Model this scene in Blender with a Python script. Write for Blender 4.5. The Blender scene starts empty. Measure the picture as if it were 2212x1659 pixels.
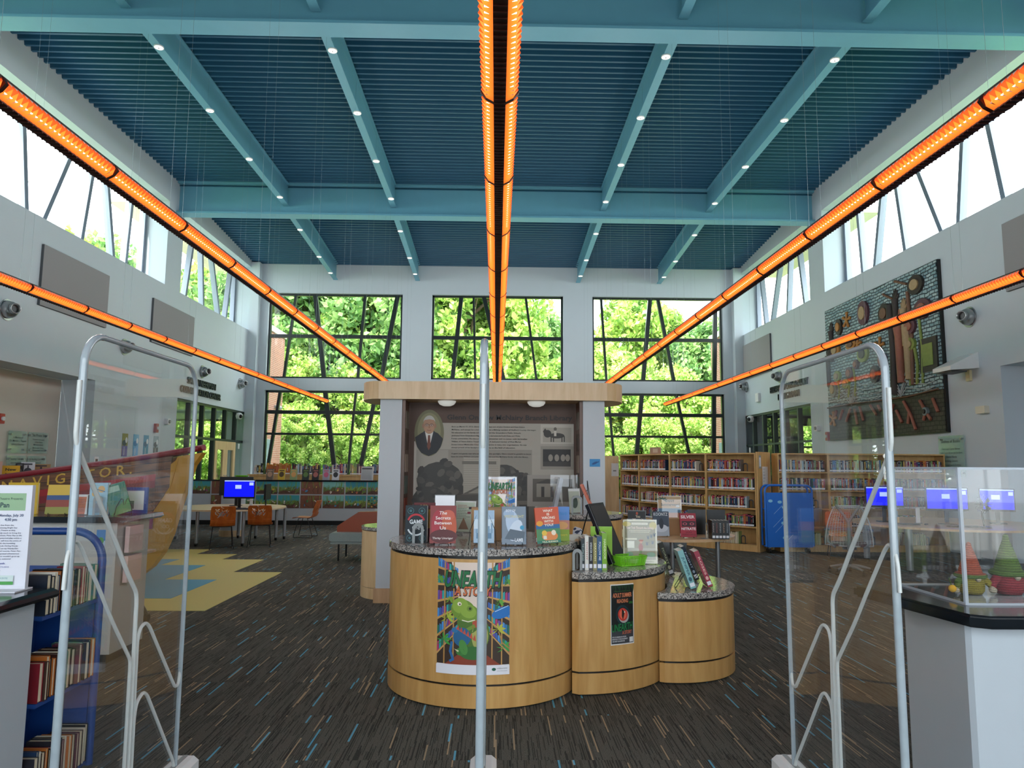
import bpy, bmesh, math, random
from mathutils import Vector, Matrix
from mathutils.geometry import tessellate_polygon
PI = math.pi
R = math.radians
S = bpy.context.scene
COL = S.collection
# ---------------------------------------------------------------- camera, light, exposure
cd = bpy.data.cameras.new('camera'); cam = bpy.data.objects.new('camera', cd); COL.objects.link(cam)
cd.sensor_width = 36.0; cd.lens = 1560.0 / 2212.0 * 36.0; cd.clip_start = 0.05; cd.clip_end = 400
YAW, PITCH, ROLL = R(1.196), R(6.427), R(0.4)
fw = Vector((math.sin(YAW)*math.cos(PITCH), math.cos(YAW)*math.cos(PITCH), math.sin(PITCH)))
r0 = Vector((math.cos(YAW), -math.sin(YAW), 0)); u0 = r0.cross(fw)
rr = math.cos(ROLL)*r0 + math.sin(ROLL)*u0; uu = -math.sin(ROLL)*r0 + math.cos(ROLL)*u0
M = Matrix((rr, uu, -fw)).transposed().to_4x4(); M.translation = Vector((0, 0, 1.65))
cam.matrix_world = M
S.camera = cam
S.view_settings.view_transform = 'Standard'; S.view_settings.look = 'None'
S.view_settings.gamma = 1.0; S.view_settings.use_curve_mapping = False
S.view_settings.exposure = 1.2
cy = S.cycles
cy.max_bounces = 7; cy.diffuse_bounces = 4; cy.glossy_bounces = 3; cy.transmission_bounces = 4
cy.transparent_max_bounces = 24; cy.caustics_reflective = False; cy.caustics_refractive = False
cy.sample_clamp_indirect = 4.0; cy.use_denoising = True
w = bpy.data.worlds.new('sky'); S.world = w; w.use_nodes = True
bg = w.node_tree.nodes['Background']; bg.inputs[0].default_value = (0.90, 0.96, 1.0, 1); bg.inputs[1].default_value = 4.0
sd = bpy.data.lights.new('sun', 'SUN'); sun = bpy.data.objects.new('sun', sd); COL.objects.link(sun)
sd.energy = 6.0; sd.angle = R(1.5); sd.color = (1.0, 0.95, 0.85)
sun.rotation_euler = (R(28), R(6), 0)
sun.rotation_euler = Vector((0.25, 0.75, -1.15)).to_track_quat('-Z', 'Y').to_euler()
def portal(loc, sx, sy, rot):
    l = bpy.data.lights.new('daylight_portal', 'AREA'); o = bpy.data.objects.new('daylight_portal', l); COL.objects.link(o)
    l.shape = 'RECTANGLE'; l.size = sx; l.size_y = sy; l.cycles.is_portal = True
    o.location = loc; o.rotation_euler = rot
for x0, x1 in ((-8.5, -3.55), (-2.45, 2.45), (3.55, 8.45)):
    portal(((x0+x1)/2, 26.95, 6.35), x1-x0, 3.2, (-R(90), 0, 0))
    portal(((x0+x1)/2, 26.95, 2.4), x1-x0, 3.8, (-R(90), 0, 0))
for sgn in (-1, 1):
    for y0, y1 in ((8.0, 19.5), (20.45, 26.3)):
        portal((sgn*9.95, (y0+y1)/2, 7.68), 2.35, y1-y0, (0, R(90)*sgn, 0))
portal((0, -4.2, 2.95), 16.4, 5.3, (R(90), 0, 0))
# ---------------------------------------------------------------- materials
def lin(c):
    if isinstance(c, str):
        c = tuple(int(c[i:i+2], 16) for i in (0, 2, 4))
    out = []
    for v in c[:3]:
        v /= 255.0
        out.append(v/12.92 if v <= 0.04045 else ((v+0.055)/1.055)**2.4)
    return tuple(out) + (1.0,)
MATS = {}
def nodes(name):
    m = bpy.data.materials.new(name); m.use_nodes = True
    nt = m.node_tree; b = nt.nodes['Principled BSDF']
    return m, nt, b
def mat(name, col, rough=0.6, metal=0.0, emit=None, estr=0.0, var=0.06, scale=12.0, bump=0.0, coat=0.0, spec=0.5):
    """plain procedural surface: base colour with a slight noise variation"""
    if name in MATS: return MATS[name]
    m, nt, b = nodes(name); L = nt.links
    c = lin(col)
    if var > 0:
        tc = nt.nodes.new('ShaderNodeTexCoord'); n = nt.nodes.new('ShaderNodeTexNoise'); n.inputs['Scale'].default_value = scale
        n.inputs['Detail'].default_value = 3
        mx = nt.nodes.new('ShaderNodeMix'); mx.data_type = 'RGBA'
        mx.inputs[6].default_value = tuple(v*(1-var) for v in c[:3]) + (1,)
        mx.inputs[7].default_value = tuple(min(1, v*(1+var)) for v in c[:3]) + (1,)
        L.new(tc.outputs['Object'], n.inputs['Vector']); L.new(n.outputs[0], mx.inputs[0]); L.new(mx.outputs[2], b.inputs['Base Color'])
        if bump:
            bp = nt.nodes.new('ShaderNodeBump'); bp.inputs['Strength'].default_value = bump; bp.inputs['Distance'].default_value = 0.01
            L.new(n.outputs[0], bp.inputs['Height']); L.new(bp.outputs[0], b.inputs['Normal'])
    else:
        b.inputs['Base Color'].default_value = c
    b.inputs['Roughness'].default_value = rough; b.inputs['Metallic'].default_value = metal
    b.inputs['Specular IOR Level'].default_value = spec
    if coat: b.inputs['Coat Weight'].default_value = coat
    if estr:
        b.inputs['Emission Color'].default_value = lin(emit or col); b.inputs['Emission Strength'].default_value = estr
    MATS[name] = m; return m
def ink(col, rough=0.55):
    if not isinstance(col, str): col = '%02x%02x%02x' % tuple(int(v) for v in col)
    return mat('print_' + col, col, rough, var=0.0)
def math_node(nt, op, a, b=None, c=None):
    n = nt.nodes.new('ShaderNodeMath'); n.operation = op
    for i, v in enumerate((a, b, c)):
        if v is None: continue
        if hasattr(v, 'is_output') or isinstance(v, bpy.types.NodeSocket): nt.links.new(v, n.inputs[i])
        else: n.inputs[i].default_value = v
    return n.outputs[0]
def mixc(nt, f, a, b):
    n = nt.nodes.new('ShaderNodeMix'); n.data_type = 'RGBA'
    for k, v in ((0, f), (6, a), (7, b)):
        if isinstance(v, bpy.types.NodeSocket): nt.links.new(v, n.inputs[k])
        else: n.inputs[k].default_value = v
    return n.outputs[2]
def wood(name, c1, c2, rough=0.35, scale=(7, 7, .8)):
    if name in MATS: return MATS[name]
    m, nt, b = nodes(name); L = nt.links
    tc = nt.nodes.new('ShaderNodeTexCoord'); mp = nt.nodes.new('ShaderNodeMapping'); mp.inputs['Scale'].default_value = scale
    n = nt.nodes.new('ShaderNodeTexNoise'); n.inputs['Scale'].default_value = 2.2; n.inputs['Detail'].default_value = 7; n.inputs['Distortion'].default_value = 0.6
    n2 = nt.nodes.new('ShaderNodeTexNoise'); n2.inputs['Scale'].default_value = 1.3; n2.inputs['Detail'].default_value = 2
    L.new(tc.outputs['Object'], mp.inputs[0]); L.new(mp.outputs[0], n.inputs['Vector']); L.new(tc.outputs['Object'], n2.inputs['Vector'])
    f = math_node(nt, 'ADD', math_node(nt, 'MULTIPLY', n.outputs[0], 0.65), math_node(nt, 'MULTIPLY', n2.outputs[0], 0.35))
    rp = nt.nodes.new('ShaderNodeValToRGB'); rp.color_ramp.elements[0].position = 0.36; rp.color_ramp.elements[1].position = 0.64
    rp.color_ramp.elements[0].color = lin(c1); rp.color_ramp.elements[1].color = lin(c2)
    L.new(f, rp.inputs[0]); L.new(rp.outputs[0], b.inputs['Base Color']); b.inputs['Roughness'].default_value = rough
    MATS[name] = m; return m
def glassy(name, tint=(1, 1, 1), ior=1.49, rough=0.0, haze=0.0, hazecol=(0.8, 0.85, 0.88)):
    """a clear sheet: what is behind shows through, the surface mirrors by Fresnel"""
    if name in MATS: return MATS[name]
    m, nt, b = nodes(name); L = nt.links; nt.nodes.remove(b)
    out = nt.nodes['Material Output']
    tr = nt.nodes.new('ShaderNodeBsdfTransparent'); tr.inputs[0].default_value = tuple(tint) + (1,)
    gl = nt.nodes.new('ShaderNodeBsdfGlossy'); gl.inputs['Roughness'].default_value = rough
    gm = nt.nodes.new('ShaderNodeNewGeometry'); vm = nt.nodes.new('ShaderNodeVectorMath'); vm.operation = 'DOT_PRODUCT'
    L.new(gm.outputs['Incoming'], vm.inputs[0]); L.new(gm.outputs['Normal'], vm.inputs[1])
    f0 = ((ior-1)/(ior+1))**2
    c5 = math_node(nt, 'POWER', math_node(nt, 'SUBTRACT', 1.0, math_node(nt, 'ABSOLUTE', vm.outputs['Value'])), 5.0)
    fr = math_node(nt, 'ADD', math_node(nt, 'MULTIPLY', c5, 1.0-f0), f0)
    mx = nt.nodes.new('ShaderNodeMixShader'); L.new(fr, mx.inputs[0]); L.new(tr.outputs[0], mx.inputs[1]); L.new(gl.outputs[0], mx.inputs[2])
    last = mx.outputs[0]
    if haze:
        df = nt.nodes.new('ShaderNodeBsdfDiffuse'); df.inputs[0].default_value = tuple(hazecol) + (1,)
        m2 = nt.nodes.new('ShaderNodeMixShader'); m2.inputs[0].default_value = haze
        L.new(last, m2.inputs[1]); L.new(df.outputs[0], m2.inputs[2]); last = m2.outputs[0]
    L.new(last, out.inputs[0]); MATS[name] = m; return m
WALL = mat('wall_paint', 'bcc8cf', 0.55, var=0.02, scale=3)
WALL2 = mat('alcove_paint', 'b9b7ab', 0.6, var=0.02)
JAMB = mat('jamb_paint', 'c9d2d6', 0.55, var=0.02)
TEAL = mat('deck_paint', '215672', 0.45, var=0.06, scale=5)
GIRD = mat('girder_paint', '64a0b6', 0.4, var=0.05, scale=4)
MAPLE = wood('maple', 'b98a4c', 'd3a768', 0.3)
MAPLE2 = wood('pale_maple', 'cdab7c', 'dfc298', 0.35)
SHELFW = wood('shelf_maple', 'bd9459', 'd2ad74', 0.35)
BROWNW = wood('brown_panel', '4a2f20', '6a4630', 0.4)
BLACK = mat('black', '0c0d0e', 0.35, var=0.0)
BLACKM = mat('black_frame', '14201f', 0.35, var=0.05)
ALUF = mat('aluminium_frame', '7c8694', 0.4, metal=0.3, var=0.04)
STEEL = mat('brushed_steel', 'a8aaab', 0.3, metal=0.9, var=0.06, scale=30)
GREYM = mat('grey_metal', '8b8d8f', 0.35, metal=0.7, var=0.04)
WHITE = mat('white_plastic', 'dfe1e0', 0.4, var=0.02)
GREYP = mat('grey_plastic', '8f9493', 0.45, var=0.03)
GREYD = mat('dark_grey_plastic', '3c3f41', 0.45, var=0.03)
CBODY = mat('counter_laminate', 'b4bcc2', 0.4, var=0.02)
CTOP = mat('black_stone', '10161c', 0.12, var=0.3, scale=120)
PAGES = mat('pages', 'd9cdb0', 0.8, var=0.1, scale=150)
PAGEW = mat('white_pages', 'e6e2d8', 0.8, var=0.05, scale=150)
LABELW = ink('e4e6ea')
ACR = glassy('clear_acrylic', (0.99, 0.995, 0.995), 1.45, haze=0.012)
ACRE = mat('acrylic_edge', '9fabb1', 0.15, var=0.15, scale=20, coat=0.5)
ACRW = mat('antenna_tube', 'ced3d0', 0.3, var=0.05, scale=30)
PANE = glassy('window_glass', (0.96, 0.98, 0.97), 1.45)
TINT = glassy('dimming_glass', (0.52, 0.54, 0.56), 1.45)  # tint put in to weaken daylight through the unseen rear glazing
PLAQ = glassy('green_glass_sheet', (0.86, 0.95, 0.91), 1.5, haze=0.2, hazecol=(0.62, 0.74, 0.70))
def granite():
    m, nt, b = nodes('granite'); L = nt.links
    tc = nt.nodes.new('ShaderNodeTexCoord')
    a = nt.nodes.new('ShaderNodeTexVoronoi'); a.inputs['Scale'].default_value = 130
    n = nt.nodes.new('ShaderNodeTexNoise'); n.inputs['Scale'].default_value = 60; n.inputs['Detail'].default_value = 4
    for q in (a, n): L.new(tc.outputs['Object'], q.inputs['Vector'])
    sep = nt.nodes.new('ShaderNodeSeparateColor'); L.new(a.outputs['Color'], sep.inputs[0])
    f = math_node(nt, 'ADD', math_node(nt, 'MULTIPLY', sep.outputs[0], 0.6), math_node(nt, 'MULTIPLY', n.outputs[0], 0.5))
    rp = nt.nodes.new('ShaderNodeValToRGB'); e = rp.color_ramp.elements
    e[0].position = 0.25; e[0].color = lin('26282c'); e[1].position = 0.85; e[1].color = lin('c9c4be')
    x = e.new(0.42); x.color = lin('6f6c69'); x = e.new(0.6); x.color = lin('a39b92')
    L.new(f, rp.inputs[0]); L.new(rp.outputs[0], b.inputs['Base Color']); b.inputs['Roughness'].default_value = 0.1
    return m
GRANITE = granite()
def carpet():
    m, nt, b = nodes('carpet'); L = nt.links
    tc = nt.nodes.new('ShaderNodeTexCoord'); sp = nt.nodes.new('ShaderNodeSeparateXYZ'); L.new(tc.outputs['Object'], sp.inputs[0])
    X, Y = sp.outputs[0], sp.outputs[1]
    row = math_node(nt, 'FLOOR', math_node(nt, 'DIVIDE', math_node(nt, 'ADD', Y, 0.12), 0.733))
    def wn(a, b2, c=0.0):
        cb = nt.nodes.new('ShaderNodeCombineXYZ')
        for i, v in enumerate((a, b2, c)):
            if isinstance(v, bpy.types.NodeSocket): L.new(v, cb.inputs[i])
            else: cb.inputs[i].default_value = v
        q = nt.nodes.new('ShaderNodeTexWhiteNoise'); L.new(cb.outputs[0], q.inputs[0]); return q.outputs[0]
    def streak(width, length, seed, lo, hi):
        xi = math_node(nt, 'FLOOR', math_node(nt, 'DIVIDE', X, width))
        off = wn(xi, row, seed)
        yi = math_node(nt, 'FLOOR', math_node(nt, 'ADD', math_node(nt, 'DIVIDE', Y, length), math_node(nt, 'MULTIPLY', off, 9.0)))
        v = wn(xi, yi, math_node(nt, 'ADD', row, seed))
        return math_node(nt, 'MULTIPLY', math_node(nt, 'GREATER_THAN', v, lo), math_node(nt, 'LESS_THAN', v, hi)), v
    blue, _ = streak(0.012, 0.30, 3.0, 0.987, 1.0)
    tan, _ = streak(0.009, 0.34, 11.0, 0.955, 0.985)
    dk, v3 = streak(0.005, 0.22, 23.0, 0.0, 0.30)
    lt, v4 = streak(0.007, 0.45, 31.0, 0.0, 0.22)
    n = nt.nodes.new('ShaderNodeTexNoise'); n.inputs['Scale'].default_value = 160; n.inputs['Detail'].default_value = 2; L.new(tc.outputs['Object'], n.inputs['Vector'])
    rp = nt.nodes.new('ShaderNodeValToRGB'); rp.color_ramp.elements[0].color = lin('3c3d39'); rp.color_ramp.elements[1].color = lin('6d6b62')
    rp.color_ramp.elements[0].position = 0.3; rp.color_ramp.elements[1].position = 0.7
    L.new(n.outputs[0], rp.inputs[0])
    c = mixc(nt, math_node(nt, 'MULTIPLY', dk, 0.75), rp.outputs[0], lin('262725'))
    c = mixc(nt, math_node(nt, 'MULTIPLY', lt, 0.55), c, lin('5a5850'))
    c = mixc(nt, math_node(nt, 'MULTIPLY', tan, 0.8), c, lin('b09a7c'))
    c = mixc(nt, math_node(nt, 'MULTIPLY', blue, 0.85), c, lin('64aecc'))
    L.new(c, b.inputs['Base Color']); b.inputs['Roughness'].default_value = 0.95; b.inputs['Specular IOR Level'].default_value = 0.15
    return m
CARPET = carpet()
def bricks(name, c1, c2, mortar, scale=1.0, wv=0.2, hv=0.075, ms=0.012, axes='YZ', jitter=0.0):
    m, nt, b = nodes(name); L = nt.links
    tc = nt.nodes.new('ShaderNodeTexCoord'); sp = nt.nodes.new('ShaderNodeSeparateXYZ'); L.new(tc.outputs['Object'], sp.inputs[0])
    cb = nt.nodes.new('ShaderNodeCombineXYZ'); ix = {'X': 0, 'Y': 1, 'Z': 2}
    L.new(sp.outputs[ix[axes[0]]], cb.inputs[0]); L.new(sp.outputs[ix[axes[1]]], cb.inputs[1])
    vec = cb.outputs[0]
    if jitter:
        n = nt.nodes.new('ShaderNodeTexNoise'); n.inputs['Scale'].default_value = 3.0; L.new(vec, n.inputs['Vector'])
        vm = nt.nodes.new('ShaderNodeVectorMath'); vm.operation = 'MULTIPLY_ADD'
        L.new(n.outputs['Color'], vm.inputs[0]); vm.inputs[1].default_value = (jitter, jitter, 0); L.new(vec, vm.inputs[2]); vec = vm.outputs[0]
    t = nt.nodes.new('ShaderNodeTexBrick'); L.new(vec, t.inputs['Vector'])
    t.inputs['Color1'].default_value = lin(c1); t.inputs['Color2'].default_value = lin(c2); t.inputs['Mortar'].default_value = lin(mortar)
    t.inputs['Scale'].default_value = scale; t.inputs['Mortar Size'].default_value = ms; t.inputs['Brick Width'].default_value = wv; t.inputs['Row Height'].default_value = hv
    t.inputs['Mortar Smooth'].default_value = 0.1
    L.new(t.outputs[0], b.inputs['Base Color']); b.inputs['Roughness'].default_value = 0.6
    MATS[name] = m; return m
BRICK = bricks('red_brick', '9c5a48', '87493b', 'a8968a')
# ---------------------------------------------------------------- mesh builder
def srt(c, f): return c
class MB:
    def __init__(s): s.v = []; s.f = []; s.m = []; s.mats = []; s.T = Matrix.Identity(4); s.sm = []
    def mi(s, m):
        if m not in s.mats: s.mats.append(m)
        return s.mats.index(m)
    def add(s, vs, fs, m, smooth=False):
        b = len(s.v); T = s.T
        s.v += [tuple(T @ Vector(v)) for v in vs]
        k = s.mi(m)
        for f in fs: s.f.append(tuple(i+b for i in f)); s.m.append(k); s.sm.append(smooth)
    def box(s, x0, x1, y0, y1, z0, z1, m):
        vs = [(x, y, z) for x in (x0, x1) for y in (y0, y1) for z in (z0, z1)]
        s.add(vs, [(0, 1, 3, 2), (4, 6, 7, 5), (0, 4, 5, 1), (2, 3, 7, 6), (0, 2, 6, 4), (1, 5, 7, 3)], m)
    def bevbox(s, x0, x1, y0, y1, z0, z1, m, r=0.01, axis='z', seg=4):
        """box with the four edges parallel to axis rounded"""
        a0, a1, b0, b1, c0, c1 = {'z': (x0, x1, y0, y1, z0, z1), 'y': (x0, x1, z0, z1, y0, y1), 'x': (y0, y1, z0, z1, x0, x1)}[axis]
        pts = []
        for cx, cyy, st in ((a1-r, b1-r, 0), (a0+r, b1-r, 90), (a0+r, b0+r, 180), (a1-r, b0+r, 270)):
            for k in range(seg+1):
                t = R(st+90*k/seg); pts.append((cx+r*math.cos(t), cyy+r*math.sin(t)))
        s.prism(pts, c0, c1, m, axis=axis)
    def prism(s, pts, z0, z1, m, axis='z', smooth=False, cap=True):
        n = len(pts)
        def P(p, z): return {'z': (p[0], p[1], z), 'y': (p[0], z, p[1]), 'x': (z, p[0], p[1])}[axis]
        vs = [P(p, z0) for p in pts] + [P(p, z1) for p in pts]
        flip = (axis == 'y')
        sides = [(i, (i+1) % n, (i+1) % n+n, i+n) for i in range(n)]
        if flip: sides = [tuple(reversed(f)) for f in sides]
        s.add(vs, sides, m, smooth)
        if cap:
            vs2 = [P(p, z0) for p in pts] + [P(p, z1) for p in pts]
            a = tuple(range(n)); b = tuple(range(n, 2*n))
            s.add(vs2, [b, tuple(reversed(a))] if not flip else [tuple(reversed(b)), a], m)
    def cyl(s, c, r, z0, z1, m, n=20, axis='z', r2=None, smooth=True):
        r2 = r if r2 is None else r2
        ring = lambda rad: [(c[0]+rad*math.cos(2*PI*k/n), c[1]+rad*math.sin(2*PI*k/n)) for k in range(n)]
        def P(p, z): return {'z': (p[0], p[1], z), 'y': (p[0], z, p[1]), 'x': (z, p[0], p[1])}[axis]
        vs = [P(p, z0) for p in ring(r)] + [P(p, z1) for p in ring(r2)]
        sides = [(i, (i+1) % n, (i+1) % n+n, i+n) for i in range(n)]
        if axis == 'y': sides = [tuple(reversed(f)) for f in sides]
        s.add(vs, sides, m, smooth)
        a = tuple(range(n)); b = tuple(range(n, 2*n))
        s.add(vs, [b, tuple(reversed(a))] if axis != 'y' else [tuple(reversed(b)), a], m)
    def tube(s, path, r, m, n=8, closed=False, flat=1.0):
        P = [Vector(p) for p in path]; N = len(P); vs = []
        up = None
        for i in range(N):
            a = P[i-1] if (i > 0 or closed) else P[i]; b = P[(i+1) % N] if (i < N-1 or closed) else P[i]
            t = (b-a); t = t.normalized() if t.length > 1e-9 else Vector((0, 0, 1))
            if up is None:
                up = Vector((0, 0, 1)) if abs(t.z) < 0.9 else Vector((1, 0, 0))
            sd = t.cross(up)
            if sd.length < 1e-6: sd = t.cross(Vector((0, 1, 0)))
            sd.normalize(); up = sd.cross(t).normalized()
            rad = r[i] if isinstance(r, (list, tuple)) else r
            for k in range(n):
                an = 2*PI*k/n; vs.append(tuple(P[i]+sd*math.cos(an)*rad*flat+up*math.sin(an)*rad))
        fs = []
        for i in range(N if closed else N-1):
            j = (i+1) % N
            for k in range(n): fs.append((i*n+k, i*n+(k+1) % n, j*n+(k+1) % n, j*n+k))
        s.add(vs, fs, m, True)
        if not closed:
            s.add(vs[:n], [tuple(range(n))], m); s.add(vs[-n:], [tuple(reversed(range(n)))], m)
    def lathe(s, prof, m, n=24, c=(0, 0), smooth=True):
        vs = []; k = len(prof)
        for i in range(n):
            a = 2*PI*i/n
            for r, z in prof: vs.append((c[0]+r*math.cos(a), c[1]+r*math.sin(a), z))
        fs = []
        for i in range(n):
            j = (i+1) % n
            for q in range(k-1): fs.append((i*k+q, j*k+q, j*k+q+1, i*k+q+1))
        s.add(vs, fs, m, smooth)
    def ball(s, c, r, m, n=14, sc=(1, 1, 1)):
        prof = [(max(1e-4, r*math.sin(PI*i/(n//2+2))), -r*math.cos(PI*i/(n//2+2))) for i in range(n//2+3)]
        T = s.T; s.T = T @ Matrix.Translation(Vector(c)) @ Matrix.Diagonal((sc[0], sc[1], sc[2], 1)); s.lathe(prof, m, n); s.T = T
    def build(s, name, parent=None, loc=None, rot=None):
        me = bpy.data.meshes.new(name); me.from_pydata(s.v, [], s.f)
        for m in s.mats: me.materials.append(m)
        me.polygons.foreach_set('material_index', s.m); me.polygons.foreach_set('use_smooth', s.sm)
        me.update()
        o = bpy.data.objects.new(name, me); COL.objects.link(o)
        if parent is not None: o.parent = parent
        if loc is not None: o.location = loc
        if rot is not None: o.rotation_euler = rot
        return o
def TR(x=0, y=0, z=0, rz=0, rx=0, ry=0):
    return Matrix.Translation((x, y, z)) @ Matrix.Rotation(rz, 4, 'Z') @ Matrix.Rotation(ry, 4, 'Y') @ Matrix.Rotation(rx, 4, 'X')
def tag(o, label, cat, group=None, kind=None):
    o['label'] = label; o['category'] = cat
    if group: o['group'] = group
    if kind: o['kind'] = kind
    return o
def thing(name, label, cat, loc=(0, 0, 0), rz=0, group=None):
    o = bpy.data.objects.new(name, None); COL.objects.link(o); o.empty_display_size = 0.1
    o.location = loc; o.rotation_euler = (0, 0, rz)
    return tag(o, label, cat, group)
def struct(o): o['kind'] = 'structure'; return o
def copy_tree(o, parent=None):
    c = o.copy(); COL.objects.link(c)
    if parent is not None: c.parent = parent
    for ch in list(o.children): copy_tree(ch, c)
    return c
def roundpath(pts, rad, seg=5):
    """polyline with rounded corners"""
    out = [Vector(pts[0])]
    for i in range(1, len(pts)-1):
        a, b, c = Vector(pts[i-1]), Vector(pts[i]), Vector(pts[i+1])
        r = min(rad, (a-b).length*0.45, (c-b).length*0.45)
        p, q = b+(a-b).normalized()*r, b+(c-b).normalized()*r
        for k in range(seg+1):
            t = k/seg; out.append(p*(1-t)**2+b*2*t*(1-t)+q*t*t)
    out.append(Vector(pts[-1])); return out
# ---------------------------------------------------------------- lettering and flat artwork
_TX = {}
FONT = None
def text_geo(s, bold=0.0, shear=0.0):
    k = (s, bold, shear)
    if k in _TX: return _TX[k]
    cu = bpy.data.curves.new('lettering', 'FONT'); cu.body = s; cu.size = 1.0; cu.resolution_u = 2
    cu.offset = bold; cu.shear = shear; cu.fill_mode = 'FRONT'
    o = bpy.data.objects.new('lettering', cu)
    me = o.to_mesh()
    vs = [(v.co.x, v.co.y) for v in me.vertices]; fs = [tuple(p.vertices) for p in me.polygons]
    o.to_mesh_clear(); bpy.data.objects.remove(o); bpy.data.curves.remove(cu)
    _TX[k] = (vs, fs); return _TX[k]
class Art:
    """flat coloured shapes stacked in thin layers; later laid on a sheet, a cover or a curved front"""
    def __init__(s, step=0.00015): s.L = []; s.n = 0; s.step = step
    def _add(s, vs, fs, col, big=True): s.L.append((vs, fs, col, s.n, big)); s.n += 1
    def poly(s, pts, col, same=False):
        if same: s.n -= .9
        if len(pts) > 4:
            fs = [tuple(t) for t in tessellate_polygon([[Vector((p[0], p[1], 0)) for p in pts]])]
        else: fs = [tuple(range(len(pts)))] if len(pts) < 4 else [(0, 1, 2), (0, 2, 3)]
        s._add(list(pts), fs, col)
    def rect(s, x0, y0, x1, y1, col, same=False): s.poly([(x0, y0), (x1, y0), (x1, y1), (x0, y1)], col, same)
    def ell(s, x, y, rx, ry, col, n=18, rot=0, same=False):
        c, q = math.cos(rot), math.sin(rot)
        s.poly([(x+rx*math.cos(2*PI*k/n)*c-ry*math.sin(2*PI*k/n)*q, y+rx*math.cos(2*PI*k/n)*q+ry*math.sin(2*PI*k/n)*c) for k in range(n)], col, same)
    def line(s, pts, w, col, same=False):
        for i in range(len(pts)-1):
            a, b = Vector(pts[i]), Vector(pts[i+1]); d = (b-a)
            if d.length < 1e-9: continue
            nrm = Vector((-d.y, d.x)).normalized()*w/2; e = d.normalized()*w*0.3
            s.poly([tuple(a-e-nrm), tuple(b+e-nrm), tuple(b+e+nrm), tuple(a-e+nrm)], col, same or i > 0)
    def text(s, t, x, y, h, col, align='C', width=None, bold=0.0, shear=0.0, same=False, rot=0):
        """h = cap height; width squeezes the line to that width"""
        vs, fs = text_geo(t, bold, shear)
        if not vs: return
        x0 = min(v[0] for v in vs); x1 = max(v[0] for v in vs)
        k = h/0.70; kx = k if width is None else width/(x1-x0)
        ox = {'C': -(x0+x1)/2, 'L': -x0, 'R': -x1}[align]
        c, q = math.cos(rot), math.sin(rot)
        if same: s.n -= .9
        pts = [((v[0]+ox)*kx, v[1]*k) for v in vs]
        s._add([(x+p[0]*c-p[1]*q, y+p[0]*q+p[1]*c) for p in pts], fs, col, False)
    def lay(s, mb, f, strip=None, mat_of=ink):
        """f(u,v,h) -> point; strip = slice width for curved fronts"""
        for vs, fs, col, n, big in s.L:
            h = (n+1)*s.step; m = mat_of(col)
            if strip is None or not big:
                mb.add([f(u, v, h) for u, v in vs], fs, m)
                continue
            for t in fs:
                tri = [vs[i] for i in t]; u0 = min(p[0] for p in tri); u1 = max(p[0] for p in tri)
                k = math.floor(u0/strip)
                while k*strip < u1:
                    pl = clip(clip(tri, k*strip, 1), (k+1)*strip, -1)
                    if len(pl) > 2: mb.add([f(u, v, h) for u, v in pl], [tuple(range(len(pl)))], m)
                    k += 1
def clip(pl, x, sgn):
    out = []
    for i in range(len(pl)):
        a, b = pl[i], pl[(i+1) % len(pl)]
        ia, ib = (a[0]-x)*sgn >= 0, (b[0]-x)*sgn >= 0
        if ia: out.append(a)
        if ia != ib:
            t = (x-a[0])/(b[0]-a[0]); out.append((x, a[1]+t*(b[1]-a[1])))
    return out
def front(x0=0, y=0, z0=0):      # artwork facing -Y
    return lambda u, v, h: (x0+u, y-h, z0+v)
def scribble(a, x0, x1, y, h, col, rng, n=None):
    """a line of small print, too small in the photo to read: word-like bars"""
    x = x0; first = True
    while x < x1:
        wd = rng.uniform(1.2, 4.2)*h
        a.rect(x, y, min(x+wd, x1), y+h, col, same=not first); first = False
        x += wd+0.5*h
# ================================================================ THE ROOM
b = MB(); b.box(-9.85, 9.85, -4, 26.85, -0.12, 0, CARPET); b.box(-15.6, -9.85, 16.0, 27.6, -0.12, 0, CARPET); b.box(9.85, 15.6, 12, 27.6, -0.12, 0, CARPET)
struct(b.build('floor'))
YEL = mat('yellow_vinyl', 'c9bb6a', 0.55, var=0.05, scale=60); BLU = mat('blue_vinyl', '4c98b4', 0.5, var=0.05, scale=60)
b = MB()   # vinyl inlay in the carpet of the children's corner
for y0, y1, x1 in ((13.56, 14.29, -5.46), (12.83, 13.56, -4.72), (11.36, 12.83, -4.0), (8.42, 11.36, -3.26)):
    b.box(-9.4, x1, y0, y1, 0.0, 0.004, YEL)
struct(b.build('floor_inlay_yellow'))
b = MB()
for y0, y1, x1 in ((12.07, 12.80, -5.43), (10.6, 12.07, -4.7), (9.15, 10.6, -3.96)):
    b.box(-9.3, x1, y0, y1, 0.0041, 0.008, BLU)
struct(b.build('floor_inlay_blue'))
# side walls
def side_wall(sg, name):
    b = MB(); a, c = 9.1*sg, 9.85*sg; x0, x1 = min(a, c), max(a, c)
    alc1 = 16.45 if sg < 0 else 12.75
    B = lambda y0, y1, z0, z1, m=WALL: b.box(x0, x1, y0, y1, z0, z1, m)
    B(-4, 26.85, 3.5, 6.5); B(-4, 5.0, 0, 3.5); B(alc1, 20.7, 0, 3.5)
    B(-4, 7.0, 6.5, 8.85); B(19.5, 20.45, 6.5, 8.85); B(26.35, 26.85, 6.5, 8.85); B(-4, 26.85, 8.85, 9.95)
    xa, xb = (-10.05, -9.851) if sg < 0 else (9.851, 10.05)
    b.box(xa, xb, 5.0, alc1, 0, 3.5, WALL2 if sg < 0 else WALL); b.box(xa, xb, 4.8, 5.0, 0, 3.5, WALL)
    struct(b.build(name))
side_wall(-1, 'wall_left'); side_wall(1, 'wall_right')
b = MB(); XS = ((-8.5, -3.55), (-2.45, 2.45), (3.55, 8.45))
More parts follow.
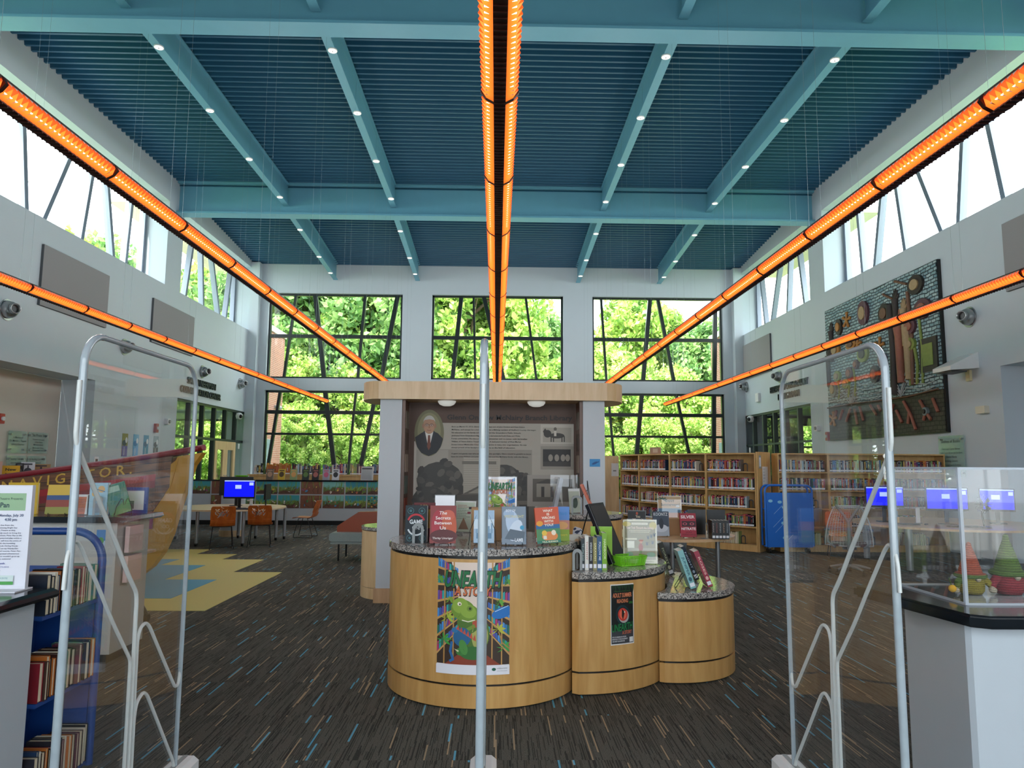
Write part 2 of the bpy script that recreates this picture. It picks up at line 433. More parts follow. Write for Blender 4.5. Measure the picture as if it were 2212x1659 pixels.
xs = [-9.85] + [v for p in XS for v in p] + [9.85]
for i in range(0, 8, 2): b.box(xs[i], xs[i+1], 26.5, 26.85, 0, 9.95, WALL)
for x0, x1 in XS:
    b.box(x0, x1, 26.5, 26.85, 0, 0.45, WALL); b.box(x0, x1, 26.5, 26.85, 4.33, 4.78, WALL); b.box(x0, x1, 26.5, 26.85, 7.97, 9.95, WALL)
struct(b.build('wall_back'))
b = MB()
for sg in (-1, 1): b.box(min(9.1*sg, 8.78*sg), max(9.1*sg, 8.78*sg), 26.18, 26.499, 0, 9.04, WALL)
struct(b.build('trim_1'))
b = MB()
b.box(-9.85, -8.2, -4.2, -4.0, 0, 9.95, WALL); b.box(8.2, 9.85, -4.2, -4.0, 0, 9.95, WALL); b.box(-8.2, 8.2, -4.2, -4.0, 5.6, 9.95, WALL); b.box(-8.2, 8.2, -4.2, -4.0, 0, 0.3, WALL)
struct(b.build('wall_rear'))
# glazing
def glazing(name, sheet, bars, m, parts=None):
    """frame = bars (x0,z0,x1,z1,width) in the plane; sheet = (x0,x1,z0,z1)"""
def bar(b, p, q, wd, depth, m, plane, pos):
    """straight bar from p to q (u,z) in a vertical plane; plane 'Y' = facing along Y at pos"""
    a = Vector(p); c = Vector(q); d = (c-a).normalized(); n = Vector((-d.y, d.x))*wd/2
    pts = [a-n, c-n, c+n, a+n]
    if plane == 'Y': vs = [(t.x, pos-depth/2, t.y) for t in pts] + [(t.x, pos+depth/2, t.y) for t in pts]
    else: vs = [(pos-depth/2, t.x, t.y) for t in pts] + [(pos+depth/2, t.x, t.y) for t in pts]
    b.add(vs, [(0, 1, 2, 3), (7, 6, 5, 4), (0, 4, 5, 1), (1, 5, 6, 2), (2, 6, 7, 3), (3, 7, 4, 0)], m)
WN = [0]
def window(u0, u1, z0, z1, bars, m, plane, pos, fw=0.07, depth=0.14, glass=PANE):
    WN[0] += 1
    w = bpy.data.objects.new('window_%d' % WN[0], None); COL.objects.link(w); struct(w); w.empty_display_size = 0.1
    b = MB(); h = fw/2
    for p, q in (((u0+h, z0), (u0+h, z1)), ((u1-h, z0), (u1-h, z1)), ((u0, z0+h), (u1, z0+h)), ((u0, z1-h), (u1, z1-h))): bar(b, p, q, fw, depth, m, plane, pos)
    for p, q, wd in bars: bar(b, p, q, wd, depth*(0.98 if abs(p[1]-q[1]) > 0.01 else 0.92), m, plane, pos)
    b.build('frame', w)
    b = MB()
    if plane == 'Y': b.add([(u0, pos, z0), (u1, pos, z0), (u1, pos, z1), (u0, pos, z1)], [(0, 1, 2, 3)], glass)
    else: b.add([(pos, u0, z0), (pos, u1, z0), (pos, u1, z1), (pos, u0, z1)], [(0, 1, 2, 3)], glass)
    b.build('pane', w); return w
YG = 26.7
UP = {0: [((-7.88, 4.8), (-7.55, 7.95), .09), ((-6.40, 4.8), (-6.84, 7.95), .16), ((-5.16, 4.8), (-4.97, 7.95), .1), ((-4.29, 4.8), (-3.76, 7.95), .16)],
      1: [((-1.66, 4.8), (-1.37, 7.95), .15), ((-0.81, 4.8), (-0.91, 7.95), .08), ((0.25, 4.8), (-0.53, 7.95), .15), ((1.47, 4.8), (1.05, 7.95), .08)],
      2: [((4.08, 4.8), (3.90, 7.95), .08), ((5.45, 4.8), (5.76, 7.95), .15), ((6.61, 4.8), (6.05, 7.95), .12), ((8.13, 4.8), (8.24, 7.95), .15)]}
LO = {0: [((-8.45, .5), (-7.99, 4.3), .1), ((-5.75, .5), (-6.34, 4.3), .16), ((-5.47, .5), (-5.21, 4.3), .08), ((-5.15, .5), (-4.46, 4.3), .14)],
      1: [((-1.9, .5), (-1.5, 4.3), .12), ((0.9, .5), (0.4, 4.3), .12)],
      2: [((4.45, .5), (4.14, 4.3), .08), ((5.02, .5), (5.40, 4.3), .15), ((7.45, .5), (6.69, 4.3), .1), ((8.0, .5), (8.1, 4.3), .15)]}
for i, (x0, x1) in enumerate(XS):
    window(x0, x1, 4.78, 7.97, UP[i] + [((x0, 6.37), (x1, 6.37), .13)], BLACKM, 'Y', YG)
    window(x0, x1, 0.45, 4.33, LO[i] + [((x0, 3.54), (x1, 3.54), .13), ((x0, 2.74), (x1, 2.74), .08), ((x0, 1.2), (x1, 1.2), .08)], BLACKM, 'Y', YG)
C1 = [(19.44, 19.42), (18.7, 18.53), (17.38, 18.03), (16.85, 16.5), (16.03, 15.0), (14.2, 14.6), (13.55, 13.12), (11.9, 12.35), (11.2, 10.7), (10.1, 10.3), (9.3, 8.7), (7.9, 8.2)]
C2 = [(22.6, 22.14), (23.2, 23.62), (24.0, 25.1), (25.95, 25.5), (26.3, 26.32), (20.9, 21.3)]
for sg in (-1, 1):
    window(7.0, 19.5, 6.5, 8.85, [((q, 6.5), (p, 8.85), .12) for p, q in C1], ALUF, 'X', sg*9.76, fw=0.05, depth=0.16)
    window(20.45, 26.35, 6.5, 8.85, [((q, 6.5), (p, 8.85), .12) for p, q in C2], ALUF, 'X', sg*9.76, fw=0.05, depth=0.16)
# glazed fronts of the two side rooms
vb = lambda ys, z0, z1: [((y, z0), (y, z1), .09) for y in ys]
GF = mat('dark_green_frame', '24302c', 0.4, var=0.04)
wl = window(20.7, 26.6, 0.0, 3.5, vb((21.7, 22.7, 23.65, 24.6, 25.55), 2.42, 3.5) + vb((21.7, 22.7, 23.65, 25.55), 0, 2.42) + [((20.7, 2.42), (26.6, 2.42), .08)], GF, 'X', -9.2)
wr = window(20.7, 26.6, 0.0, 3.5, vb((21.7, 22.7, 23.65, 24.6, 25.55), 0, 3.5) + [((20.7, 2.42), (26.6, 2.42), .06)], mat('grey_green_frame', '46524c', 0.4, var=0.04), 'X', 9.2)
window(-8.2, 8.2, 0.3, 5.6, [((x, .3), (x, 5.6), .1) for x in (-5.5, -2.75, 0, 2.75, 5.5)] + [((-8.2, 2.6), (8.2, 2.6), .1)], BLACKM, 'Y', -4.1, glass=TINT)  # unseen rear glazing, size and tint shaped to set light from behind
d = bpy.data.objects.new('door_1', None); COL.objects.link(d); struct(d)
for k, (y0, y1) in enumerate(((23.69, 24.6), (24.61, 25.52))):
    b = MB(); b.box(-9.17, -9.11, y0, y0+0.2, 0.01, 2.38, MAPLE2); b.box(-9.17, -9.11, y1-0.2, y1, 0.01, 2.38, MAPLE2)
    b.box(-9.17, -9.11, y0+0.2, y1-0.2, 0.01, 0.28, MAPLE2); b.box(-9.17, -9.11, y0+0.2, y1-0.2, 2.1, 2.38, MAPLE2)
    lf = b.build('door_leaf', d)
    b = MB(); b.box(-9.145, -9.135, y0+0.2, y1-0.2, 0.28, 2.1, PANE); b.build('pane', lf)
    yy = y1-0.1 if k == 0 else y0+0.1
    b = MB(); b.tube(roundpath([(-9.11, yy, .9), (-9.04, yy, .9), (-9.04, yy, 1.25), (-9.11, yy, 1.25)], .03), .012, STEEL); b.build('door_handle', lf)
# side rooms behind the glass
DARKW = mat('dark_room_paint', '3b4248', 0.6, var=0.03); RW = mat('room_paint', 'a9b3b8', 0.6, var=0.02)
b = MB(); b.box(-15.6, -15.5, 20.3, 27.6, 0, 0.4, RW); b.box(-15.6, -15.5, 20.3, 27.6, 3.3, 3.8, RW); b.box(-15.6, -9.86, 20.3, 20.45, 0, 3.8, RW)
b.box(-15.6, -14.6, 27.4, 27.6, 0, 3.8, RW); b.box(-15.6, -9.86, 27.4, 27.6, 3.3, 3.8, RW); b.box(-15.6, -9.86, 20.3, 27.6, 3.6, 3.8, RW); struct(b.build('wall_meeting_room'))
window(20.45, 27.4, 0.4, 3.3, vb((22, 23.7, 25.4), .4, 3.3) + [((20.45, 1.9), (27.4, 1.9), .08)], BLACKM, 'X', -15.55)
window(-14.6, -9.86, 0.0, 3.3, vb((-13, -11.4), 0, 3.3), BLACKM, 'Y', 27.5)
b = MB(); b.box(15.4, 15.6, 20.3, 27.6, 0, 3.8, DARKW); b.box(9.86, 15.6, 20.3, 20.45, 0, 3.8, DARKW); b.box(9.86, 11.5, 27.4, 27.6, 0, 3.8, DARKW); b.box(13.6, 15.6, 27.4, 27.6, 0, 3.8, DARKW)
b.box(11.5, 13.6, 27.4, 27.6, 3.3, 3.8, DARKW); b.box(9.86, 15.6, 20.3, 27.6, 3.6, 3.8, DARKW); struct(b.build('wall_living_room'))
window(11.5, 13.6, 0.0, 3.3, vb((12.2, 12.9), 0, 3.3) + [((11.5, 2.42), (13.6, 2.42), .08)], BLACKM, 'Y', 27.5)
# ceiling: ribbed metal deck, level over the hall and falling over the last bay
def deck(y0, y1, za, zb, name, pitch=0.2):
    prof = []; n = int((y1-y0)/pitch)
    for k in range(n):
        y = y0+k*pitch
        for dy, dz in ((0, 0), (0.052, 0), (0.07, 0.085), (0.182, 0.085)): prof.append((y+dy, dz))
    prof.append((y0+n*pitch, 0)); prof.append((y1, 0))
    b = MB(); vs = []; fs = []
    for i, (y, dz) in enumerate(prof):
        z = za+(zb-za)*(y-y0)/(y1-y0)+dz
        vs += [(-9.12, y, z), (9.12, y, z)]
    for i in range(len(prof)-1): fs.append((2*i, 2*i+1, 2*i+3, 2*i+2))
    b.add(vs, fs, TEAL)
    b.box(-9.12, 9.12, y0, y1, max(za, zb)+0.1, max(za, zb)+0.3, TEAL)
    return struct(b.build(name))
deck(-4.0, 20.0, 9.58, 9.58, 'ceiling'); deck(20.0, 26.52, 9.5, 9.06, 'ceiling_far_bay')
def girder(y):
    b = MB(); b.box(-9.1, 9.1, y-0.02, y+0.02, 8.72, 9.6, GIRD); b.box(-9.1, 9.1, y-0.2, y+0.2, 8.67, 8.72, GIRD); b.box(-9.1, 9.1, y-0.2, y+0.2, 9.54, 9.6, GIRD)
    struct(b.build('trim_girder'))
girder(11.1); girder(20.1); girder(2.1)
def ibeam(x, y0, y1, za, zb):
    b = MB()
    def sk(dx0, dx1, a, c):
        vs = [(x+dx0, y0, za+a), (x+dx1, y0, za+a), (x+dx1, y0, za+c), (x+dx0, y0, za+c), (x+dx0, y1, zb+a), (x+dx1, y1, zb+a), (x+dx1, y1, zb+c), (x+dx0, y1, zb+c)]
        b.add(vs, [(0, 1, 2, 3), (7, 6, 5, 4), (0, 4, 5, 1), (1, 5, 6, 2), (2, 6, 7, 3), (3, 7, 4, 0)], GIRD)
    sk(-.08, .08, 0, .025); sk(-.02, .02, .025, .6); sk(-.08, .08, .6, .625)
    struct(b.build('trim_beam'))
for x in (-6.05, -3.0, 3.0, 6.05):
    ibeam(x, 2.15, 11.05, 8.95, 8.95); ibeam(x, 11.15, 20.05, 8.95, 8.95); ibeam(x, 20.15, 26.45, 8.84, 8.47)
PUCK = mat('puck_glow_face', 'f4f1ea', 0.4, var=0, estr=0.6)  # white disc face with a faint glow added to its material
def puck(x, y, z, lab):
    t = thing('ceiling_puck', lab, 'ceiling fitting', (x, y, z), 0, None)
    b = MB(); b.cyl((0, 0), .085, -.02, 0, WHITE, 20); b.build('rim', t)
    b = MB(); b.cyl((0, 0), .07, -.026, -.0201, PUCK, 20); b.build('lens', t)
    b = MB(); b.cyl((0, 0), .008, -.04, -.0261, GREYD, 8); b.build('stud', t)
bn = {-6.05: 'left outer beam', -3.0: 'left inner beam', 3.0: 'right inner beam', 6.05: 'right outer beam'}
on = ['first', 'second', 'third', 'fourth']
for x in (-6.05, -3.0, 3.0, 6.05):
    for k, y in enumerate((12.13, 14.42, 16.82, 19.3)): puck(x+.03*(1 if x < 0 else -1), y, 8.95, 'round white puck under the %s, near bay, %s from camera' % (bn[x], on[k]))
    for k, y in enumerate((21.5, 23.9, 25.6)): puck(x, y, 8.84-(y-20.15)*.0587, 'round white puck under the %s, far bay, %s of three' % (bn[x], ['nearest', 'middle', 'farthest'][k]))
# roof, eaves and the ground outside
EAVE = mat('eave_board', 'd9c9b0', 0.6, var=0.02); ROOFM = mat('roof_sheet', '6b6f72', 0.7)
b = MB(); b.box(-10.0, 10.0, -11.5, 27.2, 9.96, 10.2, ROOFM)  # roof runs on past the rear wall, an unseen overhang added against sun
for sg in (-1, 1): b.box(min(9.86*sg, 11.3*sg), max(9.86*sg, 11.3*sg), 20.4, 27.9, 9.15, 9.35, EAVE)
struct(b.build('ceiling_roof_sunblock'))
GRASS = mat('lawn', '5c8a3a', 0.9, var=0.3, scale=3)
b = MB(); b.box(-70, 70, 27.7, 110, -0.3, -0.06, GRASS); PAV = mat('bounce_paving', 'a9a69f', 0.8, var=0.08); b.box(-70, -15.7, -10, 27.7, -0.3, -0.06, GRASS); b.box(15.7, 70, -10, 27.7, -0.3, -0.06, GRASS); b.box(-15.69, -9.86, -4.2, 15.9, -0.3, -0.07, PAV); b.box(9.86, 15.69, -4.2, 11.9, -0.3, -0.07, PAV); b.box(-70, 70, -30, -4.3, -0.3, -0.06, PAV); struct(b.build('ground'))  # pale ground strips added near the walls to keep bounced light neutral
CAP = mat('white_coping', 'd8d8d4', 0.6); WINM = mat('grey_window', '8496a2', 0.2, metal=0.3)
def wing(x0, x1, ye, lab):
    t = thing('brick_wing', lab, 'building', ((x0+x1)/2, 29, 0))
    T = Matrix.Translation((-(x0+x1)/2, -29, 0))
    b = MB(); b.T = T; b.box(x0, x1, 27.65, ye, -.06, 6.9, BRICK); b.build('wall', t)
    b = MB(); b.T = T; b.box(x0-.06, x1+.06, 27.6, ye+.06, 6.9, 7.12, CAP); b.build('coping', t)
    sx = x1 if x0 < 0 else x0; s2 = 1 if x0 < 0 else -1
    b = MB(); b.T = T; b.box(min(sx, sx+.04*s2), max(sx, sx+.04*s2), 28.0, 29.0, 0.9, 2.6, WINM); b.build('window', t)
    b = MB(); b.T = T; b.tube([(sx, 29.4, 3.95), (sx+.14*s2, 29.4, 3.95), (sx+.24*s2, 29.4, 3.85)], [.06, .08, .1], GREYP, 10); b.build('wall_lamp', t)
wing(-10.4, -9.0, 30.4, 'red brick wing with white coping seen through the left window'); wing(9.0, 10.4, 29.9, 'red brick wing with white coping seen through the right window')
t = thing('garden_fence', 'black metal picket fence on the lawn outside the left window', 'fence', (-9, 35, 0))
b = MB()
for z in (.3, 1.9): b.box(-4.5, 3.2, -.02, .02, z, z+.05, BLACK)
b.build('rail', t); b = MB()
for k in range(62): b.box(-4.5+k*.125, -4.5+k*.125+.02, -.012, .012, 0, 2.1, BLACK)
b.build('picket', t)['kind'] = 'stuff'
# ---------------------------------------------------------------- trees
def leafmat(name, c1, c2, c3):
    m, nt, p = nodes(name); L = nt.links
    tc = nt.nodes.new('ShaderNodeTexCoord'); n = nt.nodes.new('ShaderNodeTexNoise'); n.inputs['Scale'].default_value = 1.1; n.inputs['Detail'].default_value = 5
    L.new(tc.outputs['Object'], n.inputs['Vector'])
    rp = nt.nodes.new('ShaderNodeValToRGB'); e = rp.color_ramp.elements; e[0].position = .36; e[0].color = lin(c1); e[1].position = .66; e[1].color = lin(c3)
    x = e.new(.5); x.color = lin(c2); L.new(n.outputs[0], rp.inputs[0])
    L.new(rp.outputs[0], p.inputs['Base Color']); p.inputs['Roughness'].default_value = .6
    tl = nt.nodes.new('ShaderNodeBsdfTranslucent'); L.new(rp.outputs[0], tl.inputs[0]); mx = nt.nodes.new('ShaderNodeMixShader'); mx.inputs[0].default_value = .35
    L.new(p.outputs[0], mx.inputs[1]); L.new(tl.outputs[0], mx.inputs[2]); L.new(mx.outputs[0], nt.nodes['Material Output'].inputs[0]); return m
BARK = mat('bark', '5b4a38', 0.9, var=0.2)
LV = [leafmat('leaf_mid', '5c8438', '8fb04e', 'bfd474'), leafmat('leaf_yellow', '6f9a42', 'a4c25e', 'd6e092'), leafmat('leaf_dark', '46703c', '709a50', 'a0bd74')]
def tree_meshes(seed, h, rx, n, lm):
    rng = random.Random(seed); b = MB(); V = []; F = []
    cl = []
    for k in range(90):
        a = rng.uniform(0, 2*PI); z = rng.uniform(-1, 1); q = math.sqrt(1-z*z)*rng.uniform(.55, 1.0)
        cl.append((rx*q*math.cos(a), rx*q*math.sin(a), h*(.57 if seed != 2 else .5)+z*h*(.42 if seed != 2 else .47), rng.uniform(.16, .3)*rx))
    per = n//len(cl)
    for cx, cyy, cz, cr in cl:
        for j in range(per):
            d = Vector((rng.gauss(0, 1), rng.gauss(0, 1), rng.gauss(0, .8)))
            d = d.normalized()*cr*rng.uniform(.6, 1.15)
            p = Vector((cx, cyy, cz))+d
            u = Vector((rng.gauss(0, 1), rng.gauss(0, 1), rng.gauss(0, 1))).normalized(); v = u.cross(Vector((rng.gauss(0, 1), rng.gauss(0, 1), rng.gauss(0, 1)))).normalized()
            s = rng.uniform(.11, .21); i = len(V)
            V += [tuple(p-u*s), tuple(p-v*s*.55), tuple(p+u*s), tuple(p+v*s*.55)]; F.append((i, i+1, i+2, i+3))
    b.add(V, F, lm); t = MB()
    t.tube([(0, 0, 0), (.1, 0, h*.3), (-.05, .05, h*.6), (0, 0, h*.85)], [.26, .2, .12, .04], BARK, 8)
    for k in range(9):
        a = k*2.4; z = h*(.3+.05*k); t.tube([(0, 0, z), (math.cos(a)*rx*.4, math.sin(a)*rx*.4, z+h*.1), (math.cos(a)*rx*.7, math.sin(a)*rx*.7, z+h*.2)], [.08, .05, .02], BARK, 6)
    return b, t
protos = []
for sd_, hh, rx_, n_, lm_ in ((1, 10, 3.4, 26000, LV[0]), (2, 10, 3.6, 24000, LV[1]), (3, 10, 3.6, 26000, LV[2])):
    fb, tb = tree_meshes(sd_, hh, rx_, n_, lm_)
    r_ = bpy.data.objects.new('tree', None); COL.objects.link(r_)
    fb.build('foliage', r_); tb.build('trunk', r_); protos.append(r_)
used = [False]*3
spots = [  # x, y, height, kind
 (-16.5, 44, 14, 0), (-12.6, 40, 13.5, 2), (-9.4, 42, 14.5, 0), (-6.3, 39.5, 13.5, 2), (-4.2, 44, 14, 0), (-1.9, 41, 14.2, 0), (2.2, 47, 11.2, 2), (5.6, 50, 10.4, 0), (8.6, 44, 12.0, 0),
 (-12.6, 33.2, 4.0, 1), (-9.8, 33.6, 4.3, 1), (-7.0, 33.1, 3.8, 1), (-4.2, 33.6, 4.2, 1), (-1.4, 33.2, 3.9, 1), (1.5, 33.5, 4.2, 1), (4.3, 33.1, 4.0, 1), (7.1, 33.6, 4.4, 1), (9.9, 33.3, 4.2, 1), (12.6, 33.8, 4.4, 1),
 (-14, 36, 6.5, 1), (-10.6, 36.2, 7.4, 1), (-7.2, 35.6, 6.4, 1), (-3.6, 36.6, 7.2, 0), (-0.4, 35.6, 6.2, 1), (2.8, 36.4, 6.8, 0), (5.9, 37, 7.6, 1), (9.3, 36.5, 6.6, 1), (12.4, 41, 9.6, 2), (16, 43, 8.6, 0),
 (-20, 30, 11.5, 0), (-22, 24.5, 10.5, 1), (-19.5, 35.5, 12, 2), (-25, 21, 7, 0), (17.5, 35, 8.0, 1), (20, 29, 6.5, 1), (24, 38, 8, 2), (-5, 52, 15, 2), (-12, 52, 15.5, 2), (12, 54, 10.5, 2), (0.5, 54, 11.5, 2)]
kn = ['mid green leafy tree', 'low yellow-green bushy tree', 'dark green broad tree']
def where(x, y):
    if x < -15: return 'outside the left wall'
    if x > 14.5: return 'outside the right wall'
    if y < 34: return 'front row outside %s window' % ('left' if x < -3 else 'middle' if x < 2.5 else 'right')
    if y > 48: return 'back row outside %s window' % ('left' if x < -3 else 'middle' if x < 2.5 else 'right')
    return 'outside the %s window' % ('left' if x < -3 else 'middle' if x < 2.3 else 'right')
rngt = random.Random(5); seen = {}
for x, y, hh, k in spots:
    key = kn[k]+', '+where(x, y); seen.setdefault(key, []).append(x)
for x, y, hh, k in spots:
    o = protos[k] if not used[k] else copy_tree(protos[k]); used[k] = True
    o.location = (x, y, -.1); s_ = hh/10; o.scale = (s_*.95, s_*.95, s_); o.rotation_euler = (0, 0, rngt.uniform(0, 6))
    key = kn[k]+', '+where(x, y); xsr = sorted(seen[key]); i = xsr.index(x); n = len(xsr)
    lab = key if n == 1 else key+', '+('%s of %d from left' % (['1st', '2nd', '3rd', '4th', '5th', '6th', '7th', '8th', '9th'][i], n))
    tag(o, lab, 'tree', 'trees outside the windows')
# ================================================================ ORANGE LIGHT TUBES
def translucent(name, col, w=0.5, emit=0.0):
    m, nt, p = nodes(name); L = nt.links
    p.inputs['Base Color'].default_value = lin(col); p.inputs['Roughness'].default_value = .35
    tl = nt.nodes.new('ShaderNodeBsdfTranslucent'); tl.inputs[0].default_value = lin(col); mx = nt.nodes.new('ShaderNodeMixShader'); mx.inputs[0].default_value = w
    if emit: p.inputs['Emission Color'].default_value = lin(col); p.inputs['Emission Strength'].default_value = emit
    L.new(p.outputs[0], mx.inputs[1]); L.new(tl.outputs[0], mx.inputs[2]); L.new(mx.outputs[0], nt.nodes['Material Output'].inputs[0]); return m
ORA = translucent('orange_louvre', 'f4762a', .45, .42)  # part of the strip's glow is put into the louvre as emission
ORB = translucent('orange_fin', 'e0561c', .4, .22)  # weaker added emission, also standing in for light passing through
TCH = mat('dark_channel', '35120a', .4, var=.1)
LAMPW = mat('lamp_strip', 'fff1dc', .5, var=0, emit='fff0d8', estr=4.0)
SEC = 1.265
def tube_section():
    """one length of the lamp: parts shared by every copy; y runs 0..SEC"""
    N = 26; p = SEC/N; out = []
    ch = MB(); ch.box(-.036, .036, 0, SEC, -.058, .045, TCH)
    for k in range(N): ch.box(-.034, .034, k*p, k*p+.008, -.066, -.0575, TCH)
    ch.box(-.09, .09, 0, SEC, .045, .06, TCH); out.append(('channel', ch))
    for s in (-1, 1):
        lo = MB(); fi = MB(); st = MB(); rg = MB(); X = lambda v: v*s
        for k in range(N):
            y = k*p
            lo.add([(X(.036), y, -.045), (X(.036), y+p, -.052), (X(.082), y+p, -.026), (X(.082), y+p*.5, -.0205)], [(0, 1, 2, 3)], ORA)
            fi.add([(X(.082), y, -.024), (X(.082), y+p, -.024), (X(.112), y+p*.5, .012)], [(0, 1, 2)], ORA)
            fi.add([(X(.082), y, -.024), (X(.112), y+p*.5, .012), (X(.088), y, .05)], [(0, 1, 2)], ORB)
            fi.add([(X(.082), y+p, -.024), (X(.112), y+p*.5, .012), (X(.088), y+p, .05)], [(0, 1, 2)], ORB)
        lo.add([(X(.036), 0, -.05), (X(.036), SEC, -.05), (X(.036), SEC, -.047), (X(.036), 0, -.047)], [(0, 1, 2, 3)], ORA)
        st.add([(X(.037), 0, .0), (X(.037), SEC, .0), (X(.081), SEC, .03), (X(.081), 0, .03)], [(0, 1, 2, 3)], LAMPW)
        rg.prism([(s*.036, -.0555), (s*.084, -.0295), (s*.116, .012), (s*.09, .056), (s*.036, .056)], 0, .028, TCH, axis='y')
        out += [('louvre', lo), ('fins', fi), ('lamp_strip', st), ('joint_band', rg)]
    return out
tsec = tube_section(); first = {}
WIRE = mat('steel_wire', '7f9094', .4, metal=.6, var=0)
tl = {0.0: 'middle', -3.03: 'second from the left', 3.03: 'second from the right', -6.05: 'leftmost', 6.05: 'rightmost'}
ZT = 3.86
for x in (0.0, -3.03, 3.03, -6.05, 6.05):
    t = thing('light_tube', 'long orange louvred light tube hung on wires, %s of the five' % tl[x], 'pendant light', (x, .305, ZT), 0, 'orange light tubes under the ceiling')
    for k in range(20):
        for q, (nm, mb) in enumerate(tsec):
            if q in first: o = first[q].copy(); COL.objects.link(o); o.parent = t
            else: o = first[q] = mb.build(nm, t)
            o.location = (0, k*SEC, 0)
    for k in range(1, 20, 2):
        b = MB(); top = (9.6 if k*SEC < 19 else 9.12)-ZT
        for dx in (-.06, .06): b.cyl((dx, k*SEC), 0.0013, .06, top, WIRE, 5)
        b.build('hanging_wire', t)
    al = bpy.data.lights.new('added_ceiling_fill', 'AREA'); ao = bpy.data.objects.new('added_ceiling_fill', al); COL.objects.link(ao)  # unseen light added above each tube to brighten the ceiling and hall
    al.shape = 'RECTANGLE'; al.size = .16; al.size_y = 25.2; al.energy = 80; al.color = (1.0, .97, .92)
    ao.location = (x, .305+12.65, ZT+.075); ao.rotation_euler = (PI, 0, 0)
# ================================================================ FITTINGS ON THE WALLS
def wallT(sg, x=9.1):   # local frame on a side wall: +x out of the wall, y along the hall
    return x*sg, (0 if sg < 0 else PI)
def nozzle(sg, y, z, lab):
    x, rz = wallT(sg); t = thing('air_nozzle', lab, 'air vent', (x, y, z), rz + (R(-28) if sg < 0 else R(28)))
    t.location.x = x - 0.0*sg
    b = MB(); b.T = Matrix.Rotation(R(28) if sg < 0 else R(-28), 4, 'Z'); b.cyl((0, 0), .20, 0, .02, STEEL, 32, axis='x'); b.build('wall_flange', t)
    T = Matrix.Rotation(PI/2, 4, 'Y')
    b = MB(); b.T = T; b.lathe([(.165, .02), (.165, .07), (.15, .13), (.12, .18), (.09, .2), (.095, .21), (.095, .3), (.08, .3), (.075, .21)], STEEL, 28); b.build('cone', t)
    b = MB(); b.T = T; b.cyl((0, 0), .078, .22, .23, BLACK, 20); b.build('throat', t)
for i, (y, nm) in enumerate(((13.35, 'nearest of those on the left wall'), (17.6, 'second on the left wall'), (22.3, 'above and right of the wall lettering on the left wall'), (25.6, 'on the left wall nearest the back corner'))): nozzle(-1, y, 4.45, 'silver round air nozzle '+nm)
for i, (y, nm) in enumerate(((13.5, 'on the right wall beside the mosaic'), (22.9, 'on the right wall above the wall lettering'), (26.0, 'on the right wall nearest the back corner'))): nozzle(1, y, 4.55, 'silver round air nozzle '+nm)
FELT = mat('grey_felt', '8f8f90', .95, var=.12, scale=220); FELTE = mat('panel_edge', '4f5256', .7)
def acoustic(sg, y0, y1, z0, z1, lab):
    x = 9.1*sg; t = thing('acoustic_panel', lab, 'wall panel', (x, (y0+y1)/2, z0)); h = (y1-y0)/2
    b = MB(); b.box(min(0, -.05*sg), max(0, -.05*sg), -h, h, 0, z1-z0, FELTE); b.build('backing', t)
    b = MB(); b.box(min(-.05*sg, -.056*sg), max(-.05*sg, -.056*sg), -h+.004, h-.004, .004, z1-z0-.004, FELT); b.build('felt_face', t)
acoustic(-1, 14.2, 16.65, 4.74, 5.97, 'large grey felt acoustic panel on the left wall, nearer one')
acoustic(-1, 18.85, 21.42, 4.8, 5.97, 'large grey felt acoustic panel on the left wall, farther one')
acoustic(1, 23.5, 26.1, 4.83, 6.08, 'grey felt acoustic panel on the right wall near the back corner')
acoustic(1, 9.9, 12.4, 4.78, 6.02, 'grey felt acoustic panel at the right edge of the photo')
def letters(sg, y, z, lines, h, lab, ws):
    """raised metal letters; y = centre, lines top down"""
    x = 9.1*sg; t = thing('wall_lettering', lab, 'lettering', (x, y, z))
    for (s_, wd), k in zip(lines, range(9)):
        vs, fs = text_geo(s_, .004, 0); x0 = min(v[0] for v in vs); x1 = max(v[0] for v in vs); kx = wd/(x1-x0); kz = h/.7
        b = MB(); zz = -k*h*1.45
        # reading direction: left wall runs +y to the right, right wall runs -y
        P = lambda v, d: (-sg*d, (-sg)*(v[0]-(x0+x1)/2)*kx, zz+v[1]*kz)
        b.add([P(v, .05) for v in vs], fs, ws); b.add([P(v, .0) for v in vs], fs, ws)
        ed = {}
        for f in fs:
            for i in range(len(f)):
                e = (f[i], f[(i+1) % len(f)])
                if (e[1], e[0]) in ed: del ed[(e[1], e[0])]
                else: ed[e] = 1
        for a, c in ed: b.add([P(vs[a], 0), P(vs[c], 0), P(vs[c], .05), P(vs[a], .05)], [(0, 1, 2, 3)], ws)
        b.build('text_line', t)
LET = mat('dark_metal_letter', '3a4042', .4, metal=.5, var=0)
letters(-1, 22.3, 3.98, (('SANDI NEERMAN', 2.1), ('COLLABORATION CENTER', 3.0)), .2, 'dark raised letters reading SANDI NEERMAN COLLABORATION CENTER on left wall', LET)
letters(1, 22.2, 4.08, (('ELIZABETH COX McNAIRY', 2.9), ('LIVING ROOM', 1.6)), .2, 'dark raised letters reading ELIZABETH COX McNAIRY LIVING ROOM on right wall', LET)
